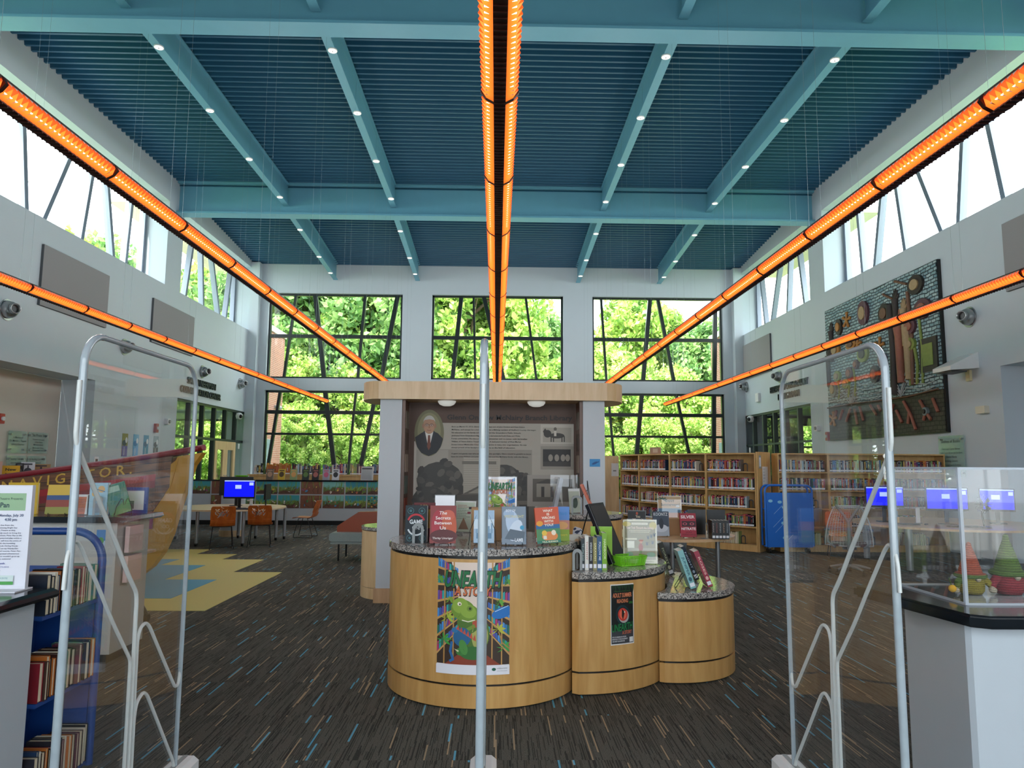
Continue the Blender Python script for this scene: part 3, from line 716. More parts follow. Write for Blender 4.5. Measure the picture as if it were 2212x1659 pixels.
def wedge(sg, y, z, lab):
    t = thing('wall_speaker', lab, 'speaker', (9.1*sg, y, z)); s = -sg
    b = MB(); b.add([(0, -.28, -.06), (0, .28, -.06), (0, .28, .25), (0, -.28, .25), (s*.55, -.28, -.1), (s*.55, .28, -.1), (s*.55, .28, -.02), (s*.55, -.28, -.02)],
        [(0, 1, 2, 3), (7, 6, 5, 4), (0, 4, 5, 1), (1, 5, 6, 2), (2, 6, 7, 3), (3, 7, 4, 0)], WHITE); b.build('housing', t)
    b = MB(); b.box(min(s*.2, s*.5), max(s*.2, s*.5), -.22, .22, -.13, -.105, GREYD); b.build('grille', t)
    b = MB(); b.box(min(0, s*.05), max(0, s*.05), -.06, .06, -.28, -.07, mat('cream_box', 'c9bf98', .5)); b.build('bracket', t)
wedge(1, 13.6, 3.6, 'white wedge-shaped fixture on the right wall below the air nozzle')
def domecam(x, y, z, lab, sg):
    t = thing('security_camera', lab, 'camera', (x, y, z)); b = MB(); b.ball((-sg*.07, 0, 0), .12, WHITE, 16); b.box(min(0, -sg*.03), max(0, -sg*.03), -.1, .1, -.1, .1, WHITE); b.build('housing', t)
    b = MB(); b.ball((-sg*.13, -.04, -.01), .075, BLACK, 14); b.build('lens', t)
domecam(-9.1, 25.5, 2.95+.35, 'white ball camera with black lens beside the back left window', -1)
domecam(9.1, 25.5, 3.35, 'white ball camera with black lens beside the back right window', 1)
domecam(9.85, 12.4, 3.0, 'white ball camera with black lens in the right opening', 1)
def wallbit(name, lab, cat, sg, y, z, w, h, d, m, x=9.1, lens=None):
    t = thing(name, lab, cat, (x*sg, y, z)); b = MB(); b.bevbox(min(0, -sg*d), max(0, -sg*d), -w/2, w/2, -h/2, h/2, m, .02, 'x'); b.build('housing', t)
    if lens: b = MB(); b.cyl((0, 0), min(w, h)*.3, min(-sg*d, -sg*(d+.03)), max(-sg*d, -sg*(d+.03)), lens, 16, axis='x'); b.build('lens', t)
REDP = mat('red_plastic', '9c1f22', .35, var=.03); REDG = mat('red_lens', 'c9cfd2', .2)
wallbit('fire_alarm', 'red fire alarm on the left wall beside the blue banners', 'fire alarm', -1, 19.45, 2.57, .14, .24, .07, REDP, lens=REDG)
wallbit('fire_alarm', 'red fire alarm on the right wall under the mosaic corner', 'fire alarm', 1, 19.62, 2.5, .14, .24, .07, REDP, lens=REDG)
wallbit('fire_alarm', 'red fire alarm at the left edge above the glass plaques', 'fire alarm', -1, 14.5, 2.5, .14, .2, .07, REDP, x=9.85, lens=REDG)
wallbit('motion_sensor', 'small white sensor on the left wall above the red fire alarm', 'sensor', -1, 20.05, 2.78, .16, .16, .1, WHITE, lens=GREYP)
wallbit('motion_sensor', 'small white sensor on the right wall left of the mosaic', 'sensor', 1, 20.2, 2.75, .18, .16, .1, WHITE, lens=GREYP)
wallbit('motion_sensor', 'white oval sensor on the right wall right of the mosaic', 'sensor', 1, 13.25, 2.74, .26, .14, .09, mat('cream_plastic', 'cfcab8', .4), lens=None)
wallbit('thermostat', 'small white box on the right wall left of the lettering', 'sensor', 1, 24.8, 4.05, .28, .3, .08, WHITE, lens=None)
wallbit('wall_switch', 'blue box on the wall in the right opening', 'sign', 1, 12.55, 1.76, .3, .24, .02, mat('blue_sign', '2c6ea8', .4), x=9.85)
wallbit('wall_switch', 'small white plate beside the back left window', 'switch', -1, 25.75, 2.25, .12, .18, .02, WHITE)
wallbit('wall_switch', 'small white plate beside the back right window', 'switch', 1, 25.8, 2.25, .12, .18, .02, WHITE)
# blue banners (bookmark shaped) on the left wall
rng = random.Random(3)
for i, (y, c1, c2, nm, c3) in enumerate(((17.93, '8c8a4a', '6f6aa8', 'gold and purple', '3d4a52'), (18.47, '6aa8cc', '6aa6d6', 'pale blue', '2f78b0'), (19.0, '3c86a8', '2e7f96', 'teal', '17506e'), (19.55, '8fa0a8', '4a4438', 'grey and brown', '20262c'))):
    t = thing('wall_banner', 'narrow %s bookmark-shaped banner on the left wall' % nm, 'banner', (-9.1, y, 1.8)); a = Art()
    a.rect(-.13, 0, .13, .56, c1); a.rect(-.13, 0, .13, .26, c2); a.ell(-.03, .33, .1, .07, c3); a.ell(.06, .4, .05, .07, 'd9dfe0')
    a.text('READING', 0, .13, .05, 'e8e6e0', 'C', .2, rot=PI/2) if i != 1 else a.text('FISH', 0, .13, .05, 'e8e6e0', 'C', .15, rot=PI/2)
    b = MB(); b.box(0, .008, -.13, .13, 0, .56, ink(c1)); a.lay(b, lambda u, v, h: (.0085+h, u, v)); b.build('printed_sheet', t)
# frosted glass donor plaques
def plaque(x, sg, y, z, w, h, lines, lab, tilt=0):
    t = thing('glass_plaque', lab, 'plaque', (x, y, z)); s = -sg
    b = MB(); b.box(min(s*.04, s*.05), max(s*.04, s*.05), -w/2, w/2, 0, h, PLAQ); b.build('glass_sheet', t)
    a = Art()
    for k, (tx, hh, zz) in enumerate(lines): a.text(tx, 0, zz, hh, '26302e', 'C', min(w*.9, len(tx)*hh*.62), bold=.005)
    b = MB(); a.lay(b, lambda u, v, q: (s*(.051+q), s*u, v)); b.build('lettering', t)
    for yy in (-w/2+.07, w/2-.07):
        for zz in (.07, h-.07): b = MB(); b.cyl((yy, zz), .02, min(0, s*.065), max(0, s*.065), STEEL, 12, axis='x'); b.build('standoff', t)
plaque(-9.85, -1, 15.05, 1.83, .58, .45, (('In Memory of', .04, .3), ('Dr. Martin L. Tippett', .04, .23), ('Library Chairman', .04, .16)), 'glass plaque on the left alcove wall, upper left of the group')
plaque(-9.85, -1, 15.72, 1.83, .66, .45, (('The Pirate Ship', .055, .36), ('Proud to be a part', .035, .28), ('of the Glenn', .035, .225), ('McNairy Library', .035, .17), ("McDonald's Triton", .035, .1), ('Restaurants Inc.', .035, .05)), 'glass plaque headed The Pirate Ship on the left alcove wall')
plaque(-9.85, -1, 15.05, 1.36, .58, .42, (('Reading Corner', .045, .33), ('Jane and William', .035, .26), ('Terry and Megan Adams', .035, .2), ('In Loving Memory', .035, .14), ('Library Chairman', .035, .08)), 'glass plaque on the left alcove wall, lower left of the group')
plaque(-9.85, -1, 15.72, 1.36, .6, .42, (('Reading Corner', .045, .33), ('In Honor of', .035, .26), ('Christine Carter Bergman', .035, .2)), 'glass plaque on the left alcove wall, lower right of the group')
plaque(9.1, 1, 14.25, 1.5, .8, .8, (('Shelves of Books', .06, .66), ('Carol and Curtis Barnes', .04, .52), ('Cathy Carter Brown and Jim Burns', .04, .44), ('Charles Norris', .04, .36), ('In loving memory', .04, .28), ('Terry and Sandra Durham', .04, .2)), 'glass plaque headed Shelves of Books on the right wall by the bookcase')
# ---------------------------------------------------------------- mosaic relief on the right wall
MOS = bricks('blue_mosaic_tiles', 'a3babc', '6f909a', '22323a', 1.0, .17, .075, .012, 'YZ', .10)
MOSD = bricks('dark_mosaic_tiles', '3d3b32', '2c2b26', '15150f', 1.0, .16, .09, .012, 'YZ', .05)
CLAY = {k: mat('clay_'+k, c, .6, var=.18, scale=18, bump=.4) for k, c in dict(brown='6b4a36', dark='2e2723', orange='a8753a', plum='583640', green='7f8f45', tan='a08a66', rust='8e5644', grey='6e7a7a', silver='a8b0b0').items()}
t = thing('mosaic_relief', 'large ceramic mosaic relief of a garden with roots on the right wall', 'artwork', (9.1, 16.85, 2.37))
b = MB(); b.box(-.07, 0, -2.56, 2.55, 0, 3.56, BLACK); b.build('backing', t)
b = MB(); b.box(-.085, -.0701, -2.53, 2.53, .88, 3.54, MOS); b.build('blue_tile_field', t)
b = MB(); b.box(-.085, -.0701, -2.53, 2.53, .02, .88, MOSD); b.build('dark_tile_field', t)
def U(u, v): return (2.55-u*5.1/245*1.0, v)     # u: 0..245 px from left, in the unrolled drawing
def relief(nm, pts, col, d=.05, z0=0.0):
    b = MB(); P = [(2.55-p[0]*5.1, p[1]*3.56) for p in pts]
    P = list(reversed(P)); b.prism(P, -.0851-d, -.0851+z0, CLAY[col], axis='x')
    return b.build(nm, t)
def ellp(u, v, ru, rv, n=16): return [(u+ru*math.cos(2*PI*k/n), v+rv*math.sin(2*PI*k/n)) for k in range(n)]
def disc(nm, u, v, ru, rv, c, c2):
    o = relief(nm, ellp(u, v, ru, rv), c, .06); q = relief('inner_ring', ellp(u, v, ru*.55, rv*.55), c2, .09)
    q.parent = o
def strip(nm, pts, w, col, d=.05):
    b = MB(); P = [Vector((-.0851-d*.4, 2.55-p[0]*5.1, p[1]*3.56)) for p in pts]
    b.tube(P, w, CLAY[col], 8); return b.build(nm, t)
def hand(u, v, s, col, up=1):
    b = MB()
    B0 = Vector((-.11, 2.55-u*5.1, v*3.56))
    b.tube([B0+Vector((0, 0, -1.1*s*up)), B0, B0+Vector((0, 0, .25*s*up))], [.3*s*.35, .3*s*.4, .3*s*.5], CLAY[col], 8)
    for k, an in enumerate((-38, -16, -4, 8, 22)):
        d = Vector((0, math.sin(R(an)), math.cos(R(an))*up)); st = B0+Vector((0, math.sin(R(an))*.14*s, .22*s*up)); ln = (.22, .36, .42, .38, .28)[k]*s
        b.tube([st, st+d*ln*.5, st+d*ln], [.04*s, .036*s, .022*s], CLAY[col], 6)
    b.build('raised_hand', t)
disc('button_flower', .12, .67, .05, .055, 'orange', 'tan'); disc('button_flower', .29, .67, .05, .035, 'orange', 'brown'); disc('shield_flower', .17, .83, .035, .06, 'dark', 'orange')
disc('shield_flower', .42, .86, .05, .085, 'plum', 'tan'); disc('rose', .90, .74, .06, .06, 'plum', 'rust'); disc('rose', .80, .66, .045, .05, 'plum', 'rust'); disc('rose', .57, .50, .035, .045, 'plum', 'rust'); disc('rose', .26, .47, .035, .045, 'plum', 'rust')
disc('rose', .33, .52, .025, .035, 'plum', 'rust'); disc('acorn', .86, .90, .055, .06, 'dark', 'tan'); disc('leaf_bud', .80, .55, .035, .04, 'green', 'tan'); disc('leaf_bud', .13, .47, .035, .04, 'green', 'tan'); disc('leaf_bud', .22, .40, .035, .035, 'green', 'tan'); disc('leaf_bud', .40, .58, .05, .06, 'green', 'dark')
disc('dark_flower', .61, .80, .05, .065, 'dark', 'brown'); disc('dark_flower', .50, .42, .04, .06, 'dark', 'rust'); disc('stone_button', .08, .38, .035, .06, 'grey', 'tan'); disc('stone_button', .88, .13, .018, .025, 'grey', 'dark')
relief('window_shape', [(.86, .36), (.98, .36), (.98, .56), (.86, .56)], 'dark', .04); relief('window_light', [(.885, .395), (.955, .395), (.955, .525), (.885, .525)], 'green', .05)
for uu, vv, c in ((.08, .78, 'dark'), (.70, .82, 'dark'), (.035, .60, 'dark'), (.76, .74, 'tan')): hand(uu, vv, .62, c)
hand(.72, .62, .95, 'rust'); hand(.78, .60, .85, 'tan')
for uu, a0, a1, w_, c in ((.235, .30, .46, .03, 'green'), (.13, .30, .44, .02, 'green'), (.30, .3, .5, .025, 'green'), (.57, .28, .47, .02, 'green'), (.87, .3, .72, .03, 'green'), (.78, .3, .6, .03, 'green'), (.83, .3, .52, .035, 'green'), (.66, .26, .84, .10, 'dark'), (.80, .3, .88, .045, 'brown')):
    strip('stem', [(uu, a0), (uu+.01, (a0+a1)/2), (uu-.005, a1)], w_, c)
for uu, vv, L_ in ((.25, .86, .035), (.55, .60, .035), (.35, .66, .03), (.06, .16, .035)):
    b = MB()
    for k in range(5):
        an = k*2*PI/5+.5; c0 = Vector((-.11, 2.55-uu*5.1, vv*3.56)); b.tube([c0, c0+Vector((0, math.cos(an), math.sin(an)))*L_*5], [.03, .03], CLAY['orange'], 6); b.ball(c0+Vector((0, math.cos(an), math.sin(an)))*L_*5, .045, CLAY['orange'], 8)
    b.build('jack_star', t)
strip('bar', [(.60, .93), (.68, .87)], .03, 'brown'); strip('bar', [(.70, .98), (.79, .93)], .03, 'brown')
strip('ground_line', [(.0, .19+.06), (.3, .25), (.5, .24), (.75, .235), (.97, .25)], .02, 'brown')
for ox in (0, .44):
    for k in range(4):
        for s in (-1, 1): strip('wave_line', [(.26+ox, .24+.01*k), (.26+ox+s*.05, .29+.035*k), (.26+ox+s*.12, .275+.03*k), (.26+ox+s*.2, .255+.035*k), (.26+ox+s*.25, .27+.03*k)], .011, 'silver')
for pts in ([(.10, .22), (.08, .17)], [(.17, .22), (.13, .15)], [(.25, .22), (.2, .13)], [(.29, .21), (.31, .10)], [(.34, .22), (.37, .12)], [(.44, .22), (.49, .15)], [(.51, .21), (.53, .17)], [(.64, .20), (.58, .09), (.555, .05)], [(.61, .14), (.625, .05)], [(.66, .16), (.70, .08)], [(.72, .21), (.77, .12), (.80, .03)], [(.76, .14), (.745, .07)], [(.84, .20), (.89, .11), (.91, .08)], [(.88, .14), (.86, .08)], [(.93, .20), (.96, .12)]):
    strip('root', pts, .035, 'rust')
# ================================================================ DISPLAY DRUMS AND KIOSK
def arcpts(c, r, a0, a1, n=36): return [(c[0]+r*math.cos(R(a0+(a1-a0)*k/n)), c[1]+r*math.sin(R(a0+(a1-a0)*k/n))) for k in range(n+1)]
def drum(name, lab, c, h, outline, wd, kick=.155):
    """outline(off) -> footprint polygon, grown by off; centre c"""
    t = thing(name, lab, 'display counter', (c[0], c[1], 0)); T = Matrix.Translation((-c[0], -c[1], 0))
    for nm, off, z0, z1, m in (('plinth', 0, .012, kick, wd), ('groove', -.012, kick, kick+.014, BLACK), ('curved_body', 0, kick+.014, h-.068, wd), ('shadow_gap', -.006, h-.068, h-.045, BLACK)):
        b = MB(); b.T = T; b.prism(outline(off), z0, z1, m, smooth=False); b.build(nm, t)
    b = MB(); b.T = T; b.prism(outline(-.02), 0, .012, BLACK); b.build('foot', t)
    b = MB(); b.T = T; b.prism(outline(.012), h-.045, h-.006, GRANITE); b.prism(outline(.006), h-.006, h, GRANITE); b.build('granite_top', t)
    return t
CA, RA = (-.09, 5.83), .73
CB, RB = (.62, 6.2), .79
CC, RC = (1.42, 6.27), .58
def outA(o): return arcpts(CA, RA+o, 0, 360, 72)[:-1]
def outB(o):   # butts against the tall drum on its left
    pts = []; xl = .565-0*o
    for p in arcpts(CB, RB+o, -95, 110, 48): pts.append(p)
    pts = [p for p in pts if p[0] > xl]
    return pts + [(xl, CB[1]+.66), (xl, 6.2), (.66+0*o, 6.06), (.66, 5.62), (xl, 5.44-o)]
def outC(o):
    pts = [p for p in arcpts(CC, RC+o, -120, 100, 48) if not ((p[0]-CB[0])**2+(p[1]-CB[1])**2 < (RB+.014)**2)]
    arcB = [p for p in arcpts(CB, RB+.0145, 40, -40, 24) if (p[0]-CC[0])**2+(p[1]-CC[1])**2 < (RC+o)**2]
    return pts + arcB
def hull_ok(f): return f
drum('display_counter', 'tall round maple display drum with granite top and dinosaur poster', CA, 1.07, outA, MAPLE)
drum('display_counter', 'middle-height curved maple drum with black eye poster, between two others', CB, .87, outB, MAPLE)
drum('display_counter', 'lowest curved maple drum with granite top, rightmost of the front group', CC, .68, outC, MAPLE)
CD = (1.0, 8.36)
drum('display_counter', 'round maple drum with granite top against the kiosk right column', CD, 1.12, lambda o: arcpts(CD, .44+o, 0, 360, 48)[:-1], MAPLE)
# kiosk
t = thing('library_kiosk', 'wood and white kiosk with curved maple header over a history mural', 'kiosk', (-.05, 9.3, 0)); T = Matrix.Translation((.05, -9.3, 0))
KW = mat('kiosk_white', 'bcc1c4', .45, var=.02)
KX = ((-1.44, -1.17), (1.07, 1.34))
for x0, x1 in KX:
    b = MB(); b.T = T; b.box(x0, x1, 8.93, 9.5, .17, 2.45, KW); b.build('column', t)
    b = MB(); b.T = T; b.box(x0-.02, x1+.02, 8.91, 9.52, 0, .17, wood('base_maple', 'b58d62', 'c9a277', .4)); b.build('column_base', t)
b = MB(); b.T = T; b.box(-1.169, 1.069, 9.36, 9.5, 0, 2.449, BROWNW); b.build('back_panel', t)
for x0, x1 in ((-1.169, -1.13), (1.03, 1.069)):
    b = MB(); b.T = T; b.box(x0, x1, 8.95, 9.36, 0, 2.449, BROWNW)
    for k in range(6):
        s_ = 1 if x0 < 0 else -1; xx = x1 if x0 < 0 else x0
        b.box(min(xx, xx+.004*s_), max(xx, xx+.004*s_), 9.02, 9.3, .75+k*.27, .97+k*.27, ink(('8a7a6a', '9a4a3a', '6a7a72', 'b0a090', '5a4a42', '8a8478')[k]))
    b.build('side_panel', t)
hd = []
hd += [(-1.45, 8.84), (1.36, 8.84)] + [(1.36+.26*math.cos(R(a)), 9.36+.52*math.sin(R(a))) for a in range(-75, 91, 15)] + [(-1.45+.26*math.cos(R(a)), 9.36+.52*math.sin(R(a))) for a in range(90, 256, 15)]
b = MB(); b.T = T; b.prism(hd, 2.45, 2.67, MAPLE2); b.build('header', t)
def dome_lamp(x):
    b = MB(); b.T = T @ Matrix.Translation((x, 9.1, 0)); b.lathe([(.001, 2.385), (.05, 2.388), (.09, 2.405), (.11, 2.43), (.115, 2.449)], mat('frosted_bowl', 'c9c9c2', .4, var=0, estr=.25), 24); b.build('lamp_bowl', t)
dome_lamp(-.63); dome_lamp(.5)
for cx in (-1.27,):
    for nm, rr_, z0, z1, m in (('side_drum_plinth', .45, 0, .13, MAPLE2), ('side_drum', .445, .13, .135, BLACK), ('side_drum_body', .45, .135, .82, MAPLE2), ('side_drum_top', .46, .83, .87, GRANITE)):
        b = MB(); b.T = T; b.prism([p for p in arcpts((cx, 9.53), rr_, 0, 360, 48)[:-1]], z0, z1, m); b.build(nm, t)
# mural on the kiosk: panel x -1.03..1.0, z .8..2.40
a = Art(.00012); rng = random.Random(8)
a.rect(-1.12, .5, 1.02, 2.44, '4f3424')
a.rect(-1.06, .5, -1.03, 1.95, 'b5ada2'); a.rect(-1.03, .5, 1.0, 2.19, 'a59d90')
a.rect(-1.0, .5, .46, 1.85, '8f887c')
a.rect(-1.03, 1.62, -.62, 1.84, '9a9387')
for x, y, r in ((-.72, 1.45, .3), (-.62, 1.25, .26), (-.85, 1.2, .22), (-.7, 1.0, .25), (.1, 1.5, .2), (.3, 1.42, .18), (.2, 1.3, .22)):
    a.ell(x, y, r, r*.8, '3a3732')
    for k in range(16):
        an = rng.uniform(0, 6.28); q = rng.uniform(.4, 1.05); a.ell(x+r*q*math.cos(an), y+r*.8*q*math.sin(an), r*.2, r*.14, ('33302c', '4a463f', '5a554c')[k % 3], 8, rng.uniform(0, 3), same=k > 0)
a.rect(-.42, .8, .05, 1.75, 'a29a8c'); 
for k in range(16): a.rect(-.42, 1.3+k*.028, .03, 1.304+k*.028, '867f73', same=k > 0)
a.poly([(-.45, 1.27), (-.1, 1.45), (.2, 1.27)], '5a554c'); a.poly([(-.36, 1.29), (-.1, 1.42), (.12, 1.29)], '8a8376'); a.rect(-.5, 1.2, .5, 1.27, '4a463f'); a.rect(-.5, .7, .5, 1.2, '6a645a')
a.poly([(-.2, .7), (-.17, .7), (-.17, 1.2), (-.2, 1.2)], 'b5ada0'); a.rect(.5, .7, .53, 1.2, 'b5ada0', True); a.rect(.3, .85, .42, 1.15, '3f3b35')
a.rect(-.44, 1.66, .0, 1.7, '6d675c')
# framed small photographs
a.rect(.57, 1.93, 1.0, 2.18, 'b9b2a5'); a.rect(.60, 1.95, .97, 2.14, 'a49c8e')
a.ell(.78, 2.035, .1, .035, '3a3530'); a.ell(.66, 2.06, .05, .05, '34302b'); a.poly([(.68, 2.05), (.63, 2.13), (.6, 2.09), (.63, 2.03)], '34302b')
for x in (.70, .73, .84, .87): a.rect(x, 1.955, x+.014, 2.03, '34302b', same=x > .7)
a.ell(.76, 2.12, .02, .025, '5f574d'); a.rect(.745, 2.03, .775, 2.1, 'c9c1b4')
a.rect(.57, 1.6, 1.0, 1.9, '8f887c'); a.rect(.60, 1.64, .96, 1.86, '26221f'); a.rect(.6, 1.64, .96, 1.7, '3a342f')
for x in (.7, .78, .86, .92): a.ell(x, 1.75, .03, .045, '8f867a', same=x > .7)
a.rect(.4, 1.13, 1.03, 1.53, '9a9288'); a.rect(.47, 1.19, .98, 1.48, '5c554b'); a.rect(.52, 1.25, .8, 1.42, '8d8578'); a.poly([(.5, 1.42), (.66, 1.48), (.84, 1.42)], '443e37'); a.rect(.58, 1.25, .62, 1.38, '3a342f'); a.rect(.7, 1.25, .74, 1.38, '3a342f', True)
# oval portrait of a grey-haired man in suit, tie and glasses
ox, oy = -.87, 2.06
def oval(pts, col):
    a.poly([(ox+px*.19, oy+py*.30) for px, py in pts], col)
a.ell(ox, oy, .19, .30, '6f6a4a', 36); a.ell(ox, oy+.02, .15, .24, '85805c', 30)
oval([(-.95, -.2), (-.55, -.02), (-.2, .1), (.2, .1), (.6, -.02), (.95, -.25), (.8, -.6), (.5, -.86), (0, -1), (-.5, -.86), (-.8, -.6)], '15171c')
oval([(-.3, .1), (0, -.75), (.3, .1)], 'd5cfc6'); oval([(-.07, -.1), (.07, -.1), (.12, -.6), (0, -.75), (-.12, -.6)], '6e3a26'); oval([(-.3, .1), (-.45, .0), (-.1, -.7)], '202329'); oval([(.3, .1), (.45, .0), (.1, -.7)], '202329')
a.ell(ox, oy+.10, .077, .115, 'a87e62', 24); a.ell(ox, oy+.055, .06, .065, 'b08668', 20); a.ell(ox-.078, oy+.09, .014, .03, '9a7058', 12); a.ell(ox+.078, oy+.09, .014, .03, '9a7058', 12, same=True)
a.poly([(ox+.08*math.cos(R(q)), oy+.12+.105*math.sin(R(q))) for q in range(10, 171, 20)] + [(ox-.06, oy+.165), (ox, oy+.175), (ox+.06, oy+.165)], 'b9b3aa')
for s in (-1, 1):
    a.ell(ox+s*.03, oy+.1, .026, .019, '3b2a22', 14); a.ell(ox+s*.03, oy+.098, .021, .014, 'b99a86', 14); a.ell(ox+s*.03, oy+.098, .007, .007, '2a2320', 8)
a.line([(ox-.01, oy+.105), (ox+.01, oy+.105)], .004, '3b2a22'); a.poly([(ox-.004, oy+.095), (ox+.006, oy+.095), (ox+.014, oy+.06), (ox-.012, oy+.06)], '96694f'); a.line([(ox-.025, oy+.035), (ox, oy+.03), (ox+.025, oy+.036)], .006, '74453a')
a.text('Glenn Onslow McNairy Branch Library', -.64, 2.235, .062, '1a1310', 'L', 1.62, bold=.018)
body = ['Born on March 17, 1913, Glenn was the oldest son of John Onslow and Kate Dalton', 'McNairy, and except for a brief period was a lifelong resident of Guilford County. He began', 'his education at the family school, attended the Greensboro Public Schools,', 'graduated from Greensboro High (Grimsley), and attended both Duke and Wake', 'Forest universities. He was a salesman, businessman and co-owner, with his brother', 'Walton, of Tatum-Dalton Transfer Company. A dedicated member of West Market', 'Street United Methodist Church, he was active in many civic organizations. He was', "always proud of his family's contributions to the field of education.", '', 'A quiet and gentle man who never sought the spotlight, Glenn would be grateful to know', 'how his sons William and John honored him and the McNairy family with this library.']
for k, ln in enumerate(body):
    if ln: a.text(ln, -.58, 2.135-k*.0385, .0165, '2a2622', 'L', 1.1*len(ln)/92, bold=.01)
b = MB(); b.T = T; a.lay(b, lambda u, v, h: (u, 9.36-h, v)); b.build('history_mural', t)
# ---------------------------------------------------------------- posters and stickers
def dino_art(a, W, H, footer=True):
    """library shelves in perspective, a green dinosaur reading among palms, big title"""
    rng = random.Random(21); z0 = .085*H if footer else 0
    a.rect(0, 0, W, H, 'e6e3e4'); a.rect(0, z0, W, H, '3a2a1e')
    a.poly([(W*.2, H), (W*.8, H), (W*.66, H*.55), (W*.34, H*.55)], 'e3cfc0'); a.poly([(W*.34, H*.55), (W*.66, H*.55), (W*.72, H*.3), (W*.3, H*.3)], 'e0c4a8', True)
    cols = ('2f7fb0', '2fa0a0', '6a4fa0', '4a8fd0', '2a6f5a', 'b03a6a', '3a5fa8')
    for s in (0, 1):
        X = (lambda v: v*W) if s == 0 else (lambda v: (1-v)*W)
        for k in range(6):                       # sloping shelf boards with rows of books
            yo = .96-k*.155; yi = .9-k*.1
            n = 9
            for j in range(n):
                f0 = j/n; f1 = (j+.85)/n; e0 = yo+(yi-yo)*f0; e1 = yo+(yi-yo)*f1; hgt = .085*(1-.5*f0)
                if e0 > .1: a.poly([(X(.3*f0), H*e0), (X(.3*f1), H*e1), (X(.3*f1), H*(e1+hgt*rng.uniform(.7, 1))), (X(.3*f0), H*(e0+hgt))], cols[(j*3+k) % 7], same=j > 0)
            if yo > .09: a.poly([(X(0), H*(yo-.022)), (X(.31), H*(yi-.012)), (X(.31), H*yi), (X(0), H*yo)], 'c99a5a')
        for q in (.11, .24): a.poly([(X(q-.012), z0), (X(q+.006), z0), (X(q+.006), H), (X(q-.012), H)], 'b98a4c')
    a.poly([(W*.12, z0), (W*.88, z0), (W*.7, H*.17), (W*.3, H*.17)], '8a3a22')
    G1, G2, G3 = '6f8f2c', '8aa83c', '4c6f24'
    a.ell(W*.56, H*.36, W*.17, H*.16, G3, 24); a.ell(W*.6, H*.34, W*.11, H*.13, 'a8a85a', 20)
    a.ell(W*.44, H*.46, W*.15, H*.10, G3, 24); a.ell(W*.37, H*.57, W*.17, H*.095, G1, 24, -.3); a.ell(W*.33, H*.61, W*.11, H*.07, G2, 20); a.ell(W*.46, H*.54, W*.13, H*.08, G1, 20, -.3); a.ell(W*.44, H*.56, W*.11, H*.06, G2, 20, -.3); a.ell(W*.46, H*.585, W*.04, H*.026, G1, 14)
    a.ell(W*.465, H*.585, W*.018, H*.013, '2c3a16', 10); a.ell(W*.32, H*.625, W*.03, H*.018, 'e8e2c8', 12); a.ell(W*.325, H*.622, W*.011, H*.009, '201a12', 8)
    a.line([(W*.36, H*.48), (W*.44, H*.468), (W*.53, H*.485)], H*.008, 'e8e2c8'); a.poly([(W*.5, H*.47), (W*.62, H*.5), (W*.62, H*.43), (W*.5, H*.41)], 'b04a30')
    a.line([(W*.44, H*.4), (W*.52, H*.43)], H*.03, G1)
    a.ell(W*.36, H*.33, W*.12, H*.085, '1f5f8a', 22, -.5); a.ell(W*.26, H*.39, W*.045, H*.025, '2a70a0', 14)
    for k in range(6): a.poly([(W*(.28+.045*k), H*(.4-.018*k)), (W*(.31+.045*k), H*(.435-.016*k)), (W*(.325+.045*k), H*(.385-.018*k))], 'c0503a', same=k > 0)
    a.line([(W*.22, H*.28), (W*.2, H*.2), (W*.24, H*.13), (W*.2, H*.115)], W*.035, '2566a0')
    a.ell(W*.5, H*.19, W*.17, H*.06, '2f6a2c', 20); a.ell(W*.34, H*.2, W*.06, H*.035, '3a7a34', 16); a.ell(W*.38, H*.24, W*.055, H*.07, '4a8a3c', 18, .3); a.poly([(W*.25, H*.225), (W*.32, H*.21), (W*.31, H*.195)], 'd9cfa8')
    a.ell(W*.9, H*.55, W*.15, H*.05, '1f6fb8', 20, .3); a.line([(W*.8, H*.56), (W*.98, H*.61)], H*.006, 'bfe0f0')
    for px, py, sc, lf in ((.15, .5, 1, 'a8b83c'), (.84, .4, 1, 'b5b840'), (.1, .3, 1.1, '3f9a3c'), (.93, .24, 1, '3f9a3c'), (.18, .66, .6, '7a9a30'), (.86, .64, .6, '5fa03a'), (.03, .84, .7, '5a9a36'), (.97, .82, .6, '5a9a36')):
        for k in range(7):
            an = R(-30+k*40); d = Vector((math.cos(an), math.sin(an))); L_ = .1*sc
            a.poly([(W*px, H*py), (W*px+d.x*W*L_*.6-d.y*W*.014, H*py+d.y*W*L_*.6+d.x*W*.02), (W*px+d.x*W*L_*1.15, H*py+d.y*W*L_*1.05-W*.012), (W*px+d.x*W*L_*.6+d.y*W*.014, H*py+d.y*W*L_*.6-W*.02)], lf, same=k > 0)
    a.line([(W*.15, H*.48), (W*.12, H*.4), (W*.04, H*.34)], W*.016, 'a8844a'); a.line([(W*.85, H*.38), (W*.9, H*.28), (W*.99, H*.23)], W*.016, 'a8844a')
    a.text('UNEARTH', W*.505, H*.775, H*.148, '0e1a12', 'C', W*.80, bold=.055, shear=.25); a.text('UNEARTH', W*.50, H*.78, H*.14, '1b6e3c', 'C', W*.78, bold=.03, shear=.25)
    a.text('A STORY', W*.505, H*.70, H*.085, '2a160c', 'C', W*.52, bold=.055, shear=.2); a.text('A STORY', W*.50, H*.705, H*.078, 'cf6a34', 'C', W*.50, bold=.02, shear=.2)
    if footer:
        a.rect(0, 0, W, H*.08, 'e6e5ea'); a.ell(W*.79, H*.048, W*.028, H*.014, '1f5f4a', 14); a.text('collaborative', W*.9, H*.05, H*.014, '3a4a48', 'C', W*.14); a.text('summer library program', W*.9, H*.03, H*.008, '5a6664', 'C', W*.14)
